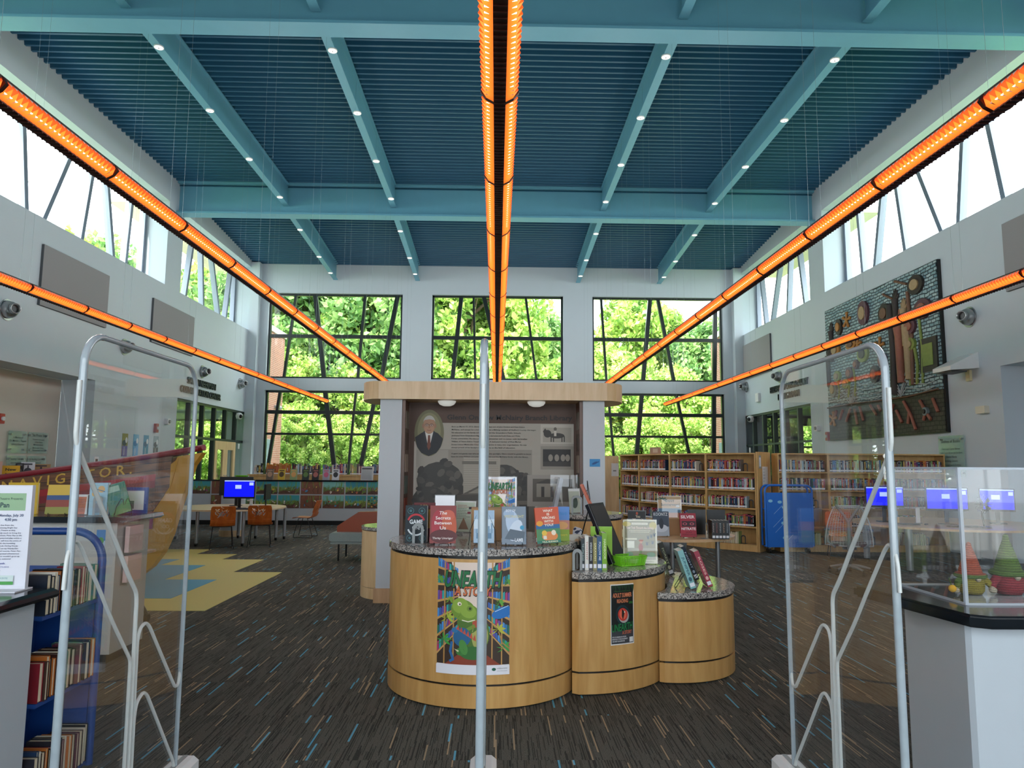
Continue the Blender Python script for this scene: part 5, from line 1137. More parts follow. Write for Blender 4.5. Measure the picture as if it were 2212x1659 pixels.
# ================================================================ BOOKCASES
PAL = ['1d2430', '7b1f2a', '2b4a7a', 'c9c4b6', '3c6a5a', '15171b', '8a3a5a', 'b5682f', '4a7fb0', '5a2a3a', 'd4cfc4', '2f2f36', '7f9a5a', 'a7342c', '223a5a', '6f6a66', 'c8b25a', '4f3a6a', '9fb6c0', '3a2420']
CN = ['charcoal', 'maroon', 'blue', 'cream', 'green', 'black', 'plum', 'brown-orange', 'light blue', 'wine', 'white', 'dark grey', 'olive', 'red', 'navy', 'grey', 'mustard', 'purple', 'pale blue', 'dark brown']
REDDOT = ink('c2364a')
def spine_geo(b, x, th, h, d, ci, seed, dot=True, y0=0.0, pages_front=False):
    """one book with its spine towards local -Y, standing at x..x+th"""
    c = cover(PAL[ci]); r = random.Random(seed)
    if pages_front:
        b.box(x, x+.003, y0, y0+d, 0, h, c); b.box(x+th-.003, x+th, y0, y0+d, 0, h, c); b.box(x+.003, x+th-.003, y0+.005, y0+d-.003, .004, h-.004, PAGES); return
    b.box(x, x+th, y0, y0+.004, 0, h, c); b.box(x, x+.0025, y0+.004, y0+d, 0, h, c); b.box(x+th-.0025, x+th, y0+.004, y0+d, 0, h, c)
    b.box(x+.0025, x+th-.0025, y0+.004, y0+d-.005, .004, h-.004, PAGEW)
    f = y0-.0006
    b.add([(x+.001, f, .012), (x+th-.001, f, .012), (x+th-.001, f, .045), (x+.001, f, .045)], [(0, 1, 2, 3)], LABELW)
    tc = ink(('d8d4c8', 'c8a850', 'b04a4a', '9fc0d0', '1c1c20')[r.randrange(5)]); a0 = r.uniform(.3, .45)*h; a1 = r.uniform(.65, .85)*h
    b.add([(x+th*.35, f, a0), (x+th*.65, f, a0), (x+th*.65, f, a1), (x+th*.35, f, a1)], [(0, 1, 2, 3)], tc)
    if r.random() < .5: b.add([(x, f, h*.86), (x+th, f, h*.86), (x+th, f, h*.9), (x, f, h*.9)], [(0, 1, 2, 3)], tc)
    if dot: b.add([(x+th*.15, f, h-.02), (x+th*.85, f, h-.02), (x+th*.85, f, h-.004), (x+th*.15, f, h-.004)], [(0, 1, 2, 3)], REDDOT)
PB = {}
def shelf_book(ci, th, h, dot):
    k = (ci, round(th, 3), round(h, 2), dot)
    if k not in PB:
        b = MB(); spine_geo(b, 0, k[1], k[2], .15, ci, ci*7+int(k[2]*100), dot); o = b.build('book'); COL.objects.unlink(o); PB[k] = o
    o = PB[k].copy(); COL.objects.link(o); return o
NB = [0]; NMAX = 205
REST = MB()
ORD = ['1st', '2nd', '3rd'] + ['%dth' % k for k in range(4, 40)]
def bay(p0, p1, d, lab, zs, top, fills, bayname, shelfnames, individual, dot=True, seed=0, backing=True, bottomlab=True, wd=SHELFW):
    """bookcase bay whose open front runs from p0 to p1 (as seen left to right), depth d behind"""
    u = Vector((p1[0]-p0[0], p1[1]-p0[1], 0)); W = u.length; ang = math.atan2(u.y, u.x)
    t = thing('bookcase', lab, 'bookcase', (p0[0], p0[1], 0), ang)
    b = MB(); b.box(.001, .025, 0, d, 0, top-.028, wd); b.build('side_panel', t); b = MB(); b.box(W-.025, W-.001, 0, d, 0, top-.028, wd); b.build('side_panel', t)
    b = MB(); b.box(.026, W-.026, d-.012, d-.002, .0, top-.028, wd); b.build('back_board', t)
    b = MB(); b.box(0, W, -.008, d, top-.028, top, wd); b.build('top_board', t)
    b = MB(); b.box(.026, W-.026, .0, .02, 0, zs[0]-.026, wd); b.build('plinth', t)
    rng = random.Random(seed)
    for k, z in enumerate(zs):
        b = MB(); b.box(.026, W-.026, .005, d-.014, z-.025, z, wd); b.build('shelf', t)
        fr = fills[k]
        if fr <= 0: continue
        x = .032 + rng.uniform(0, .02); n = 0; gap = (zs[k+1]-.03 if k+1 < len(zs) else top-.03) - z
        last = []
        while x < .03 + (W-.06)*fr:
            th = rng.choice((.022, .026, .03, .034, .04)); h = min(gap-.03, rng.choice((.21, .22, .23, .24))); ci = rng.randrange(20)
            if x+th > W-.03: break
            pf = (k == 0 and bottomlab)
            if individual(k) and NB[0] < NMAX and not pf:
                o = shelf_book(ci, th, h, dot); o.parent = None; R_ = Matrix.Rotation(ang, 4, 'Z'); q = R_ @ Vector((x, .02, 0))
                o.location = (p0[0]+q.x, p0[1]+q.y, z+.001); o.rotation_euler = (0, 0, ang)
                tag(o, '%s spine, %s from left, %s shelf, %s' % (CN[ci].replace(' ', '-'), ORD[n], shelfnames[k], bayname), 'book', 'books on the library shelves'); NB[0] += 1
            else:
                REST.T = Matrix.Translation((p0[0], p0[1], z+.001)) @ Matrix.Rotation(ang, 4, 'Z'); spine_geo(REST, x, th, h-(.0 if not pf else .0), .15, ci, int(x*1e4), dot, .02, pf); REST.T = Matrix.Identity(4)
            x += th + rng.choice((.0005, .0005, .001, .003)); n += 1
        if fr < .93:
            e = bookend('arched bookend closing the %s shelf row of %s' % (shelfnames[k], bayname), (0, 0, 0), 0, .1, .17, GREYD); q = Matrix.Rotation(ang, 4, 'Z') @ Vector((min(x+.06, W-.08), .1, 0))
            e.location = (p0[0]+q.x, p0[1]+q.y, z+.001); e.rotation_euler = (0, 0, ang)
    return t
ZS = [.13, .48, .84, 1.20, 1.56]; SN = ['bottom', 'fourth', 'third', 'second', 'top']
cv = [(3.07, 17.95), (3.33, 16.95), (3.80, 15.88), (4.33, 14.96), (5.12, 14.25)]
BN = ['left bay of curved bookcase', 'second bay of curved bookcase', 'third bay of curved bookcase', 'right bay of curved bookcase']
FL = [[.9, .97, .97, .95, .93], [.5, .97, .97, .97, .86], [.6, .9, .97, .97, .72], [.62, .93, .80, .95, .70]]
for i in (3, 2, 1, 0):
    bay(cv[i], cv[i+1], .32, 'maple bookcase full of novels, '+BN[i], ZS, 1.93, FL[i], BN[i], SN, (lambda k: k > 0) if i == 3 else (lambda k, i=i: k >= 2 and i == 2), True, 50+i)
# end panel of the curved case, a plain end cap at its left, little papers on them
u_ = Vector((cv[4][0]-cv[3][0], cv[4][1]-cv[3][1])).normalized(); nb = Vector((-u_.y, u_.x))
t = thing('bookcase_end', 'plain maple end panel of the curved bookcase beside the blue cart', 'panel', (cv[4][0], cv[4][1], 0), math.atan2(nb.y, nb.x))
b = MB(); b.bevbox(-.01, .66, -.045, -.008, 0, 1.95, SHELFW, .005); b.build('panel', t)
b = MB(); b.box(.06, .16, -.050, -.0455, 1.62, 1.88, ink('8f9aa0')); b.box(.075, .145, -.0512, -.0502, 1.66, 1.84, LABELW); b.build('sign_slot', t)
t = thing('paper_notice', 'white printed paper on the end panel of the curved bookcase', 'notice', (cv[4][0], cv[4][1], 1.28), math.atan2(nb.y, nb.x)); a = Art(); a.rect(.22, 0, .50, .38, 'dcdad8')
for k, s_ in enumerate(('FICTION', 'A-CLA', 'CLA-DEV', 'DEV-GRE', 'END')): a.text(s_, .25, .32-k*.06, .02, '55524e', 'L')
b = MB(); b.box(.22, .50, -.0475, -.046, 0, .38, ink('dcdad8')); a.lay(b, front(0, -.0476)); b.build('printed_sheet', t)
t = thing('bookcase_end', 'plain maple end panel left of the curved bookcase by the kiosk', 'panel', (2.66, 18.0, 0)); b = MB(); b.bevbox(0, .385, 0, .04, 0, 1.9, SHELFW, .005); b.build('panel', t)
t = thing('paper_notice', 'white paper taped to the maple end panel nearest the kiosk', 'notice', (2.66, 18.0, 1.4)); b = MB(); b.box(.2, .38, -.002, -.0005, 0, .32, ink('dcdad8')); b.box(.24, .32, -.0026, -.0021, .12, .15, ink('77736e')); b.build('printed_sheet', t)
t = thing('small_sign', 'small tan card standing on top of the curved bookcase', 'sign', (3.62, 16.45, 1.931), R(-60)); b = MB(); b.box(-.18, .18, 0, .01, 0, .15, ink('b08a70')); b.box(-.08, .08, -.001, 0, .03, .12, ink('d0b8a0')); b.build('card', t)
# straight case along the right
rb = [5.60, 6.62, 7.80, 8.98]; RN = ['left bay of right bookcase', 'middle bay of right bookcase', 'right bay of right bookcase']
for i in (2, 1, 0):
    bay((rb[i], 14.35), (rb[i+1], 14.35), .32, 'long maple bookcase in front of the mosaic wall, '+RN[i], ZS, 1.93, [[.8, .6, .7, .95, .96], [.7, .5, .97, .97, .97], [.6, .6, .97, .97, .95]][i], RN[i], SN, (lambda k, i=i: k >= 3) if i != 1 else (lambda k: k >= 3), False, 80+i)
# low shelves on the long counter at the left and the face-out books
CB_ = CBODY
t = thing('long_counter', 'long grey counter with a black top and mural tiles, back left', 'counter', (-6.0, 20.0, 0))
b = MB(); b.box(-2.9, 2.70, .03, .6, .12, 1.17, mat('counter_grey', 'b3b9bd', .45, var=.02)); b.build('front_panel', t); b = MB(); b.box(-2.9, 2.66, .06, .58, 0, .12, BLACK); b.build('kick', t)
b = MB(); b.bevbox(-2.95, 2.74, 0, .66, 1.17, 1.21, CTOP, .01); b.build('countertop', t)
MT = []
for k, (c1, c2, c3) in enumerate((('5a3a2a', '6f8f3c', '3f9aa0'), ('4a2f24', '8aa83c', '2f8a9a'), ('6a4030', '5f7a34', '7ab8b0'), ('7a4a34', '8f5a3a', '4a9aa8'))):
    m, nt, p = nodes('mural_print_%d' % k); L = nt.links; tc = nt.nodes.new('ShaderNodeTexCoord'); sp_ = nt.nodes.new('ShaderNodeSeparateXYZ'); L.new(tc.outputs['Object'], sp_.inputs[0])
    n = nt.nodes.new('ShaderNodeTexNoise'); n.inputs['Scale'].default_value = 9; n.inputs['Detail'].default_value = 4; L.new(tc.outputs['Object'], n.inputs['Vector'])
    f = math_node(nt, 'ADD', math_node(nt, 'MULTIPLY', sp_.outputs[2], 2.3 if k < 3 else .6), math_node(nt, 'MULTIPLY', n.outputs[0], .9))
    rp = nt.nodes.new('ShaderNodeValToRGB'); e = rp.color_ramp.elements; e[0].position = .35; e[0].color = lin(c1); e[1].position = 1.0; e[1].color = lin(c3); x_ = e.new(.62); x_.color = lin(c1); x_ = e.new(.78); x_.color = lin(c2)
    L.new(f, rp.inputs[0]); L.new(rp.outputs[0], p.inputs['Base Color']); p.inputs['Roughness'].default_value = .5; MT.append(m)
CRE = ['c86a4a', 'd8b04a', '3a7a4a', 'e0d8c8', '8a4a6a', '4a8ab0']
tn = 0
for row, n in ((0, 9), (1, 9)):
    for k in range(n):
        x = -8.34+k*.605 if row == 0 else -7.74+k*.605
        if row == 0 and k > 8: continue
        t = thing('mural_tile', '%s tile from the left of the %s row of mural tiles on the long counter' % (ORD[k], 'upper' if row == 0 else 'lower'), 'mural tile', (x+.28, 20.028, .83 if row == 0 else .455), 0, 'garden mural tiles on the long counter')
        rng = random.Random(tn); b = MB(); b.box(-.285, .285, -.008, 0, 0, .345, MT[(tn*7) % 4 if not (row == 1 and k >= 8) else 3]); a = Art(.0004)
        if not (row == 1 and k >= 8):
            for j in range(6): c_ = CRE[rng.randrange(6)]; a.ell(rng.uniform(-.24, .24), rng.uniform(.04, .2), rng.uniform(.015, .045), rng.uniform(.01, .03), c_, 10, rng.uniform(0, 3))
            for j in range(5): x0 = rng.uniform(-.25, .25); a.line([(x0, .18), (x0+rng.uniform(-.05, .05), .33)], .012, '6f9a3c')
            for j in range(4): x0 = rng.uniform(-.25, .25); a.line([(x0, .2), (x0+rng.uniform(-.08, .08), .1), (x0+rng.uniform(-.1, .1), .02)], .008, '3a241a')
            if row == 1 and k == 7:
                for q in range(7):
                    for w_ in range(4): a.ell(-.24+q*.08, .05+w_*.08, .025, .022, ('4a7a5a', 'c9a04a', '2a2a2a')[(q+w_) % 3], 8, same=True)
        a.lay(b, front(0, -.0081)); b.build('printed_tile', t); tn += 1
def facebook(x, w, h, c, c2, nm, y=20.12, z=1.212, rx=-10):
    a = Art(.0004); a.rect(0, 0, w, h, c); a.ell(w/2, h*.5, w*.35, h*.25, c2, 14); a.rect(w*.15, h*.8, w*.85, h*.9, c2)
    book('%s face-out book on the long counter' % nm, (x, y, z), w, h, .03, c, a, 0, R(rx), sticker=False)
for x, c, c2, nm in ((-6.22, '6a5a4a', 'b08a70', 'brown and rose'), (-5.90, 'c9a82a', '4a3a1a', 'bright yellow'), (-5.57, '8a9a6a', 'd09a5a', 'green and orange striped'), (-5.24, '1c2a22', '5a7a3a', 'dark green'), (-4.97, '1a1416', 'a8605a', 'black and pink'), (-4.68, '9a9aa8', 'c05a7a', 'grey and pink'), (-4.42, 'c9ccd0', '2a2c30', 'white')):
    facebook(x, .19, .30, c, c2, nm)
a = Art(.0004); a.rect(0, 0, .32, .36, 'd0d2d4'); a.rect(.02, .3, .3, .345, '3a4046'); rng = random.Random(6)
for k in range(14): scribble(a, .03, .29, .27-k*.019, .006, '8a8f94', rng)
sheet_holder('white printed notice board standing at the right end of the long counter', (-3.56, 20.15, 1.212), .34, .38, a, 0)
t = thing('paper_bowl', 'bright green bowl on the left part of the long counter', 'bowl', (-7.0, 20.2, 1.211)); b = MB(); b.lathe([(.001, .002), (.09, .002), (.19, .11), (.185, .115), (.08, .01)], LG, 12, smooth=False); b.build('bowl', t)
# low double case behind the counter: only its top rows of books show
t = thing('low_bookcase', 'low maple bookcase behind the long counter topped with books', 'bookcase', (-5.0, 21.4, 0)); b = MB(); b.box(-2.2, 1.95, 0, .5, .0, 1.30, SHELFW); b.build('carcass', t); b = MB(); b.box(-2.25, 2.0, -.03, .53, 1.30, 1.34, SHELFW); b.build('top_board', t)
rng = random.Random(77); segs = [(-7.1, -6.85), (-6.75, -6.1), (-6.0, -5.2), (-5.1, -4.4), (-4.3, -3.95), (-3.85, -3.05)]; sn = ['leftmost', 'second', 'third', 'fourth', 'fifth', 'rightmost']
for si, (x0, x1) in enumerate(segs):
    x = x0; n = 0
    while x < x1:
        th = rng.choice((.035, .04, .05)); ci = rng.randrange(20); h = rng.uniform(.24, .33)
        if si == 1: ci = 7
        o = shelf_book(ci, th, round(h, 2), False); o.location = (x, 21.5, 1.341); tag(o, '%s spine, %s in the %s group on the low bookcase behind the counter' % (CN[ci].replace(' ', '-'), ORD[n], sn[si]), 'book', 'books on the low bookcase'); x += th+.002; n += 1
REST.build('shelved_books'); tag(bpy.data.objects['shelved_books'], 'remaining rows of books on the curved and right bookcases', 'books', None, 'stuff')
# ================================================================ SECURITY GATES
P1 = [(2.665, 1.95), (2.665, 1.731), (2.708, 1.673), (2.895, 1.451), (3.013, 1.313), (3.116, 1.183), (3.192, 1.104), (3.201, 1.07), (3.209, .737), (3.22, .2)]
P2 = [(2.659, 1.20), (2.665, 1.31), (2.69, 1.36), (2.718, 1.367), (2.75, 1.342), (2.9, 1.159), (3.009, 1.02), (3.178, .828), (3.181, .799), (3.185, .2)]
P3 = [(3.245, .2), (3.24, .507), (3.232, .896), (3.25, .942), (3.298, .955), (3.335, .93), (3.602, .621), (3.637, .583), (3.67, .583), (3.688, .658), (3.69, 1.216), (3.69, 1.6)]
P4 = [(3.25, .2), (3.244, .564), (3.255, .63), (3.312, .657), (3.349, .636), (3.66, .238), (3.68, .189)]
def gate(x, lab):
    t = thing('security_gate', lab, 'security gate', (x, 3.2, 0)); Q = lambda p: (0, p[0]-3.2, p[1])
    y0, y1, z0, z1, r = 2.665-3.2, 3.705-3.2, .17, 2.15, .14
    def outl(o):
        pts = [(y0+o, z0)]
        pts += [(y0+r+(r-o)*math.cos(R(q)), z1-r+(r-o)*math.sin(R(q))) for q in range(180, 89, -10)]
        pts += [(y1-r+(r-o)*math.cos(R(q)), z1-r+(r-o)*math.sin(R(q))) for q in range(90, -1, -10)]
        return pts + [(y1-o, z0)]
    b = MB(); b.prism(outl(.012), -.006, .006, ACR, axis='x'); b.build('clear_panel', t)
    b = MB(); path = [(0, p[0], p[1]) for p in outl(.018)]
    half = len(path)//2
    b.tube(path[:half], .0155, ACRE, 10, flat=.8); b.build('near_edge', t)
    b = MB(); b.tube(path[half-1:], .011, ACRE, 10); b.build('far_edge', t)
    for k, pp in enumerate((P1, P2, P3, P4)):
        b = MB(); b.tube(roundpath([Q(p) for p in pp], .05, 3), .0075 if k else .009, ACRW, 8); b.build('antenna_tube', t)
    b = MB(); b.prism([(-.07, 0), (.07, 0), (.065, .185), (.04, .205), (-.04, .205), (-.065, .185)], 2.78-3.2, 3.81-3.2, WHITE, axis='y'); b.build('base', t)
    b = MB(); b.box(-.012, .012, 2.785-3.2, 3.812-3.2, .205, .207, GREYP); b.box(-.012, .012, 3.81-3.2, 3.812-3.2, .0, .205, GREYP); b.build('base_stripe', t)
    b = MB(); b.box(-.09, .09, 2.7-3.2, 3.83-3.2, 0, .012, GREYP); b.build('floor_plate', t)
gate(-1.53, 'clear security gate with looped antenna tubes beside the left counter'); gate(-.05, 'clear security gate seen edge-on in the middle, in front of the drum'); gate(1.47, 'clear security gate with looped antenna tubes beside the right counter')
# ================================================================ NEAR COUNTERS
t = thing('service_counter', 'near left pale counter with a black rounded top under the play sign', 'counter', (-2.7, 1.5, 0))
b = MB(); b.box(-.8, .56, -2.4, 2.0, 0, 1.01, CBODY); b.build('front_panel', t)
b = MB(); pr = [(-.8, 1.01), (.61, 1.01), (.635, 1.02), (.645, 1.035), (.635, 1.05), (.61, 1.06), (-.8, 1.06)]; b.prism(pr, -2.45, 2.045, CTOP, axis='y'); b.build('countertop', t)
t = thing('service_counter', 'near right white counter with a black angled top under the acrylic case', 'counter', (2.6, 3.3, 0))
b = MB(); b.prism([(-.57, .34), (-.645, -.24), (-.63, -.26), (1.5, -.26), (1.5, .34)], 0, 1.01, CBODY); b.build('front_panel', t)
topp = [(-.74, .42), (-.80, .38), (-.78, .3), (-.68, -.33), (-.62, -.37), (1.5, -.37), (1.5, .42)]
b = MB(); b.prism([(x*1.0+.012, y+(.012 if y < 0 else -.012)) for x, y in topp], 1.01, 1.02, CTOP); b.prism(topp, 1.02, 1.052, CTOP); b.prism([(x+.01, y+(.01 if y < 0 else -.01)) for x, y in topp], 1.052, 1.062, CTOP); b.build('countertop', t)
# acrylic case with two crocheted gnomes
t = thing('display_case', 'clear acrylic display case on the near right counter', 'display case', (2.42, 3.43, 1.063)); x0, x1, y0, y1, h = -.38, .46, -.26, .27, .585
for nm, bx in (('front_pane', (x0, x1, y0, y0+.004, 0, h)), ('back_pane', (x0, x1, y1-.004, y1, 0, h)), ('left_pane', (x0, x0+.004, y0+.004, y1-.004, 0, h)), ('right_pane', (x1-.004, x1, y0+.004, y1-.004, 0, h)), ('top_pane', (x0, x1, y0, y1, h+.0005, h+.0045)), ('floor_pane', (x0+.005, x1-.005, y0+.005, y1-.005, 0.0, .003))):
    b = MB(); b.box(*bx, ACR); b.build(nm, t)
b = MB()
for x in (x0, x1):
    for y in (y0, y1): b.box(x-.007, x+.007, y-.007, y+.007, 0, h+.006, glassy('case_edge', (.8, .84, .88), 1.5, rough=.15, haze=.45, hazecol=(.7, .75, .8)))
for z in (.003, h+.003):
    for y in (y0, y1): b.box(x0, x1, y-.005, y+.005, z-.005, z+.005, MATS['case_edge'])
    for x in (x0, x1): b.box(x-.005, x+.005, y0, y1, z-.005, z+.005, MATS['case_edge'])
b.build('edges', t)
def yarn(n, c): 
    m, nt, p = nodes(n); L = nt.links; tc = nt.nodes.new('ShaderNodeTexCoord'); w_ = nt.nodes.new('ShaderNodeTexWave'); w_.bands_direction = 'Z'; w_.inputs['Scale'].default_value = 28; w_.inputs['Distortion'].default_value = 3; w_.inputs['Detail Scale'].default_value = 8
    L.new(tc.outputs['Object'], w_.inputs['Vector']); L.new(mixc(nt, w_.outputs[1], tuple(v*.55 for v in lin(c)[:3])+(1,), lin(c)), p.inputs['Base Color']); bp = nt.nodes.new('ShaderNodeBump'); bp.inputs['Strength'].default_value = .8; bp.inputs['Distance'].default_value = .004; L.new(w_.outputs[1], bp.inputs['Height']); L.new(bp.outputs[0], p.inputs['Normal']); p.inputs['Roughness'].default_value = .95; return m
Yr, Yg, Yy, Yd, Yw = yarn('yarn_orange', 'b4563a'), yarn('yarn_green', '5f7a34'), yarn('yarn_mustard', '9a8a2a'), yarn('yarn_red', '9a3038'), yarn('yarn_cream', 'c9baa0')
def gnome(x, y, s, hat, trim, body, lab, hl, side):
    t = thing('crochet_gnome', lab, 'figure', (x, y, 1.067)); t.scale = (s, s, s)
    b = MB(); b.lathe([(.001, 0), (.05, 0), (.064, .02), (.066, .05), (.06, .085), (.052, .10)], body, 24); b.build('body', t)
    b = MB(); b.lathe([(.072, .088), (.078, .10), (.072, .112), (.06, .112), (.052, .14), (.040, .18), (.027, .22), (.015, .25+hl*.5), (.012, .27+hl), (.001, .278+hl)], hat, 24); b.build('hat', t)
    b = MB(); b.lathe([(.070, .086), (.08, .092), (.08, .104), (.070, .11)], trim, 24); b.build('hat_brim', t)
    for q in (-1, 1):
        b = MB(); b.tube([(q*.055, -.01, .085), (q*.085, -.02, .06), (q*.1, -.03, .035)], [.02, .018, .014], trim if q == side else body, 8); b.build('arm', t)
        b = MB(); b.ball((q*.103, -.033, .024), .016, Yw, 10); b.build('mitten', t)
    b = MB(); b.ball((0, -.064, .085), .014, Yw, 10); b.build('nose', t)
    return t
g = gnome(2.235, 3.43, .86, Yr, Yg, Yy, 'crocheted gnome with orange-red pointed hat and mustard body in the case', .0, -1)
b = MB(); b.ball((-.135, -.05, .035), .02, mat('yellow_yarn_flower', 'd9a52a', .9, var=.1), 10); b.tube([(-.135, -.05, .035), (-.15, -.05, .09)], .003, Yg, 5); b.build('yellow_flower', g)
gnome(2.415, 3.43, .98, Yg, Yg, Yd, 'crocheted gnome with tall green pointed hat and red body in the case', .005, 1)
# show sign on the near left counter
a = Art(.0002); W_, H_ = .30, .455; a.rect(0, 0, W_, H_, 'dcdde6'); a.rect(.012, .345, W_-.025, .425, '8fb08a'); a.text('Bright Star Touring Theatre Presents:', .145, .395, .010, '2e4a3a', 'C', .235, bold=.015); a.text('Peter Pan', .145, .360, .022, '2e4a4a', 'C', .115, bold=.03)
a.rect(.008, .125, .13, .335, 'b08a5a'); a.rect(.008, .25, .13, .335, 'c9b070'); a.ell(.05, .31, .05, .02, 'd8c890', 14); a.ell(.036, .155, .032, .06, '8fa0c0', 18); a.ell(.04, .235, .02, .04, '6a3a2a', 14); a.ell(.042, .245, .015, .02, 'c9967a', 14); a.ell(.095, .18, .034, .07, '4a4a34', 18); a.ell(.092, .27, .015, .02, 'c09078', 14); a.ell(.092, .292, .024, .012, '4a3a30', 14); a.rect(.08, .292, .106, .315, '4a3a30')
a.text('Monday, July 20', .215, .318, .011, '4a5a7a', 'C', .11, bold=.02); a.text('4:30 pm', .215, .298, .012, '4a5a7a', 'C', .055, bold=.02)
for k, s_ in enumerate(('Join us live from the', 'award winning Bright Star', 'Touring Theatre as they', 'hilariously work to bring the', 'literary classic, Peter Pan to life', 'In this hysterical play within a', 'play, you will love the antics of', 'Tinkerbell, the bumbling', 'Captain Hook, Darling Wendy', '(or should we say Wendy Dar-', 'ling) and of course, Peter Pan', 'the free-spirited adventurous', "boy who just wouldn't grow up.", 'All ages are welcome!')): a.text(s_, .14, .275-k*.0118, .0062, '4a4f66', 'L', .13*min(1, len(s_)/30), bold=.012)
a.text('Glenn McNairy Branch', .14, .1, .009, '3a4a9a', 'C', .13, bold=.01); a.text('4860 Lake Jeanette Rd, 336-373-2015', .14, .085, .006, '3a4a9a', 'C', .17); a.text('Conduit to Destiny', .14, .068, .007, '5a6a7a', 'C', .1)
a.ell(.012, .05, .02, .02, '1f5a4a', 18); a.text('Greensboro', .085, .045, .013, '2a5a50', 'C', .1, bold=.02); a.text('Public Library', .09, .024, .013, '2a5a50', 'C', .115, bold=.02); a.rect(.0, .008, .145, .019, '2a3442'); a.text('www.greensborolibrary.org', .08, .0105, .006, 'dcdde6', 'C', .12); a.rect(.165, .008, .25, .022, '4a9a4a'); a.rect(.165, .024, .25, .05, 'c9d8d4'); a.text('ARTSCENTRE', .2, .034, .007, '4a8a9a', 'C', .05)
t = thing('acrylic_sign', 'white upright sign for the show Peter Pan on the near left counter', 'sign', (-2.325, 3.47, 1.061), R(3)); b = MB(); a.lay(b, front(-.15, -.0055, .018)); b.box(-.15, .15, -.005, .02, .0, .48, mat('sign_white', 'd6d7df', .35, var=0)); b.build('sign_panel', t)
b = MB(); b.box(-.155, .155, -.09, .05, 0, .006, mat('sign_white', 'd6d7df')); b.build('foot', t)
# ================================================================ BLUE BOOK CARTS
CBL = mat('cart_blue', '1a4284', .35, var=.03); CBR = mat('cart_bright_blue', '1a6fd0', .35, var=.03)
def hoop(b, x, y0, y1, z0, z1, r, m, w=.02, axis='x'):
    pts = [(y0, z0), (y0, z1-r)] + [(y0+r-r*math.cos(R(q)), z1-r+r*math.sin(R(q))) for q in range(10, 91, 10)] + [(y1-r+r*math.sin(R(q)), z1-r+r*math.cos(R(q))) for q in range(0, 91, 10)] + [(y1, z0)]
    b.tube([(p[0], x, p[1]) for p in pts], w, m, 8)
t = thing('book_cart', 'dark blue steel book cart full of books between left counter and gate', 'book cart', (-2.48, 3.54, 0)); CX0, CX1, CY0, CY1 = -.3, .33, .04, .56
b = MB(); hoop(b, CY1-.02, CX0, CX1, .06, 1.275, .16, CBL, .022); b.build('end_hoop', t)
b = MB(); b.box(CX0+.02, CX1-.02, CY1-.03, CY1-.01, .06, 1.09, CBL); b.build('end_panel', t)
for z in (.09, .52, .92): b = MB(); b.box(CX0, CX1, CY0, CY1-.035, z-.02, z, CBL); b.build('shelf', t)
b = MB(); b.box(-.01, .01, CY0, CY1-.035, .09, 1.05, CBL); b.build('middle_divider', t)
for x in (CX0+.06, CX1-.06):
    for y in (CY0+.07, CY1-.09): b = MB(); b.cyl((y, .032), .032, x-.012, x+.012, BLACK, 14, axis='x'); b.box(x-.02, x+.02, y-.015, y+.015, .05, .07, GREYM); b.build('caster', t)
rng = random.Random(12); CNN = {0: 'lower', 1: 'middle', 2: 'top'}
for s_, z in enumerate((.09, .52, .92)):
    y = 3.54+.045; n = 0
    while y < 3.54+.515:
        th = rng.choice((.018, .022, .028, .034)); h = rng.uniform(.175, .2); ci = rng.choice((5, 0, 1, 19, 3, 7, 9, 14, 11, 4, 10)); wd = rng.uniform(.13, .155)
        if y+th > 3.54+.518: break
        c = cover(PAL[ci]); b = MB(); xo = -2.48+.345-wd-rng.uniform(0, .02)
        b.box(0, wd, 0, .003, 0, h, c); b.box(0, wd, th-.003, th, 0, h, c); b.box(0, .003, .003, th-.003, 0, h, c); b.box(.003, wd-.004, .003, th-.003, .004, h-.004, PAGES)
        o = b.build('book'); o.location = (xo, y, z+.001); tag(o, '%s book, page edges out, %s from near end, cart %s shelf' % (CN[ci], ORD[n], CNN[s_]), 'book', 'books on the dark blue cart'); y += th+.0015; n += 1
    for k in range(3):      # books lying behind the row
        if s_ < 1:
            b = MB(); b.box(0, .14, 0, .2, 0, .03, cover(PAL[(k*5+s_) % 20])); b.box(.004, .1405, .004, .196, .003, .027, PAGES)
            o = b.build('book'); o.location = (-2.77, 3.6+.0*k+.23*(k % 2), z+.001+.031*(k//2)); tag(o, '%s book lying flat at the back of the cart %s shelf, %s' % (CN[(k*5+s_) % 20], CNN[s_], ('nearer', 'farther', 'on top')[k]), 'book', 'books on the dark blue cart')
t = thing('book_cart', 'bright blue book cart beside the end of the curved bookcase', 'book cart', (5.67, 14.05, 0))
b = MB(); hoop(b, -.01, -.46, .46, .14, 1.30, .12, CBR, .02); b.build('end_hoop', t); b = MB(); b.box(-.44, .44, -.02, .0, .12, 1.16, CBR); b.build('end_panel', t)
b = MB(); hoop(b, .19, -.46, .46, .14, 1.30, .12, CBR, .02); b.build('end_hoop', t)
for z in (.14, .5, .85): b = MB(); b.box(-.44, .44, .002, .18, z-.02, z, CBR); b.build('shelf', t)
for x in (-.38, .38):
    for y in (.04, .15): b = MB(); b.cyl((y, .05), .05, x-.015, x+.015, BLACK, 14, axis='x'); b.box(x-.02, x+.02, y-.02, y+.02, .08, .121, GREYM); b.build('caster', t)
b = MB(); a = Art(.0004)
for x, z in ((-.36, 1.0), (-.18, .98), (-.1, .88), (-.12, .58), (-.1, .3)): a.ell(x, z, .045, .03, '8fd0f0', 8); 
for x, z in ((-.3, .75), (-.22, .6), (-.28, .4), (-.1, .2), (-.32, .5)): a.line([(x, z), (x+.16, z+.16)], .006, 'a9c8ea')
a.lay(b, front(0, -.0205)); b.build('stickers', t)
rng = random.Random(9)
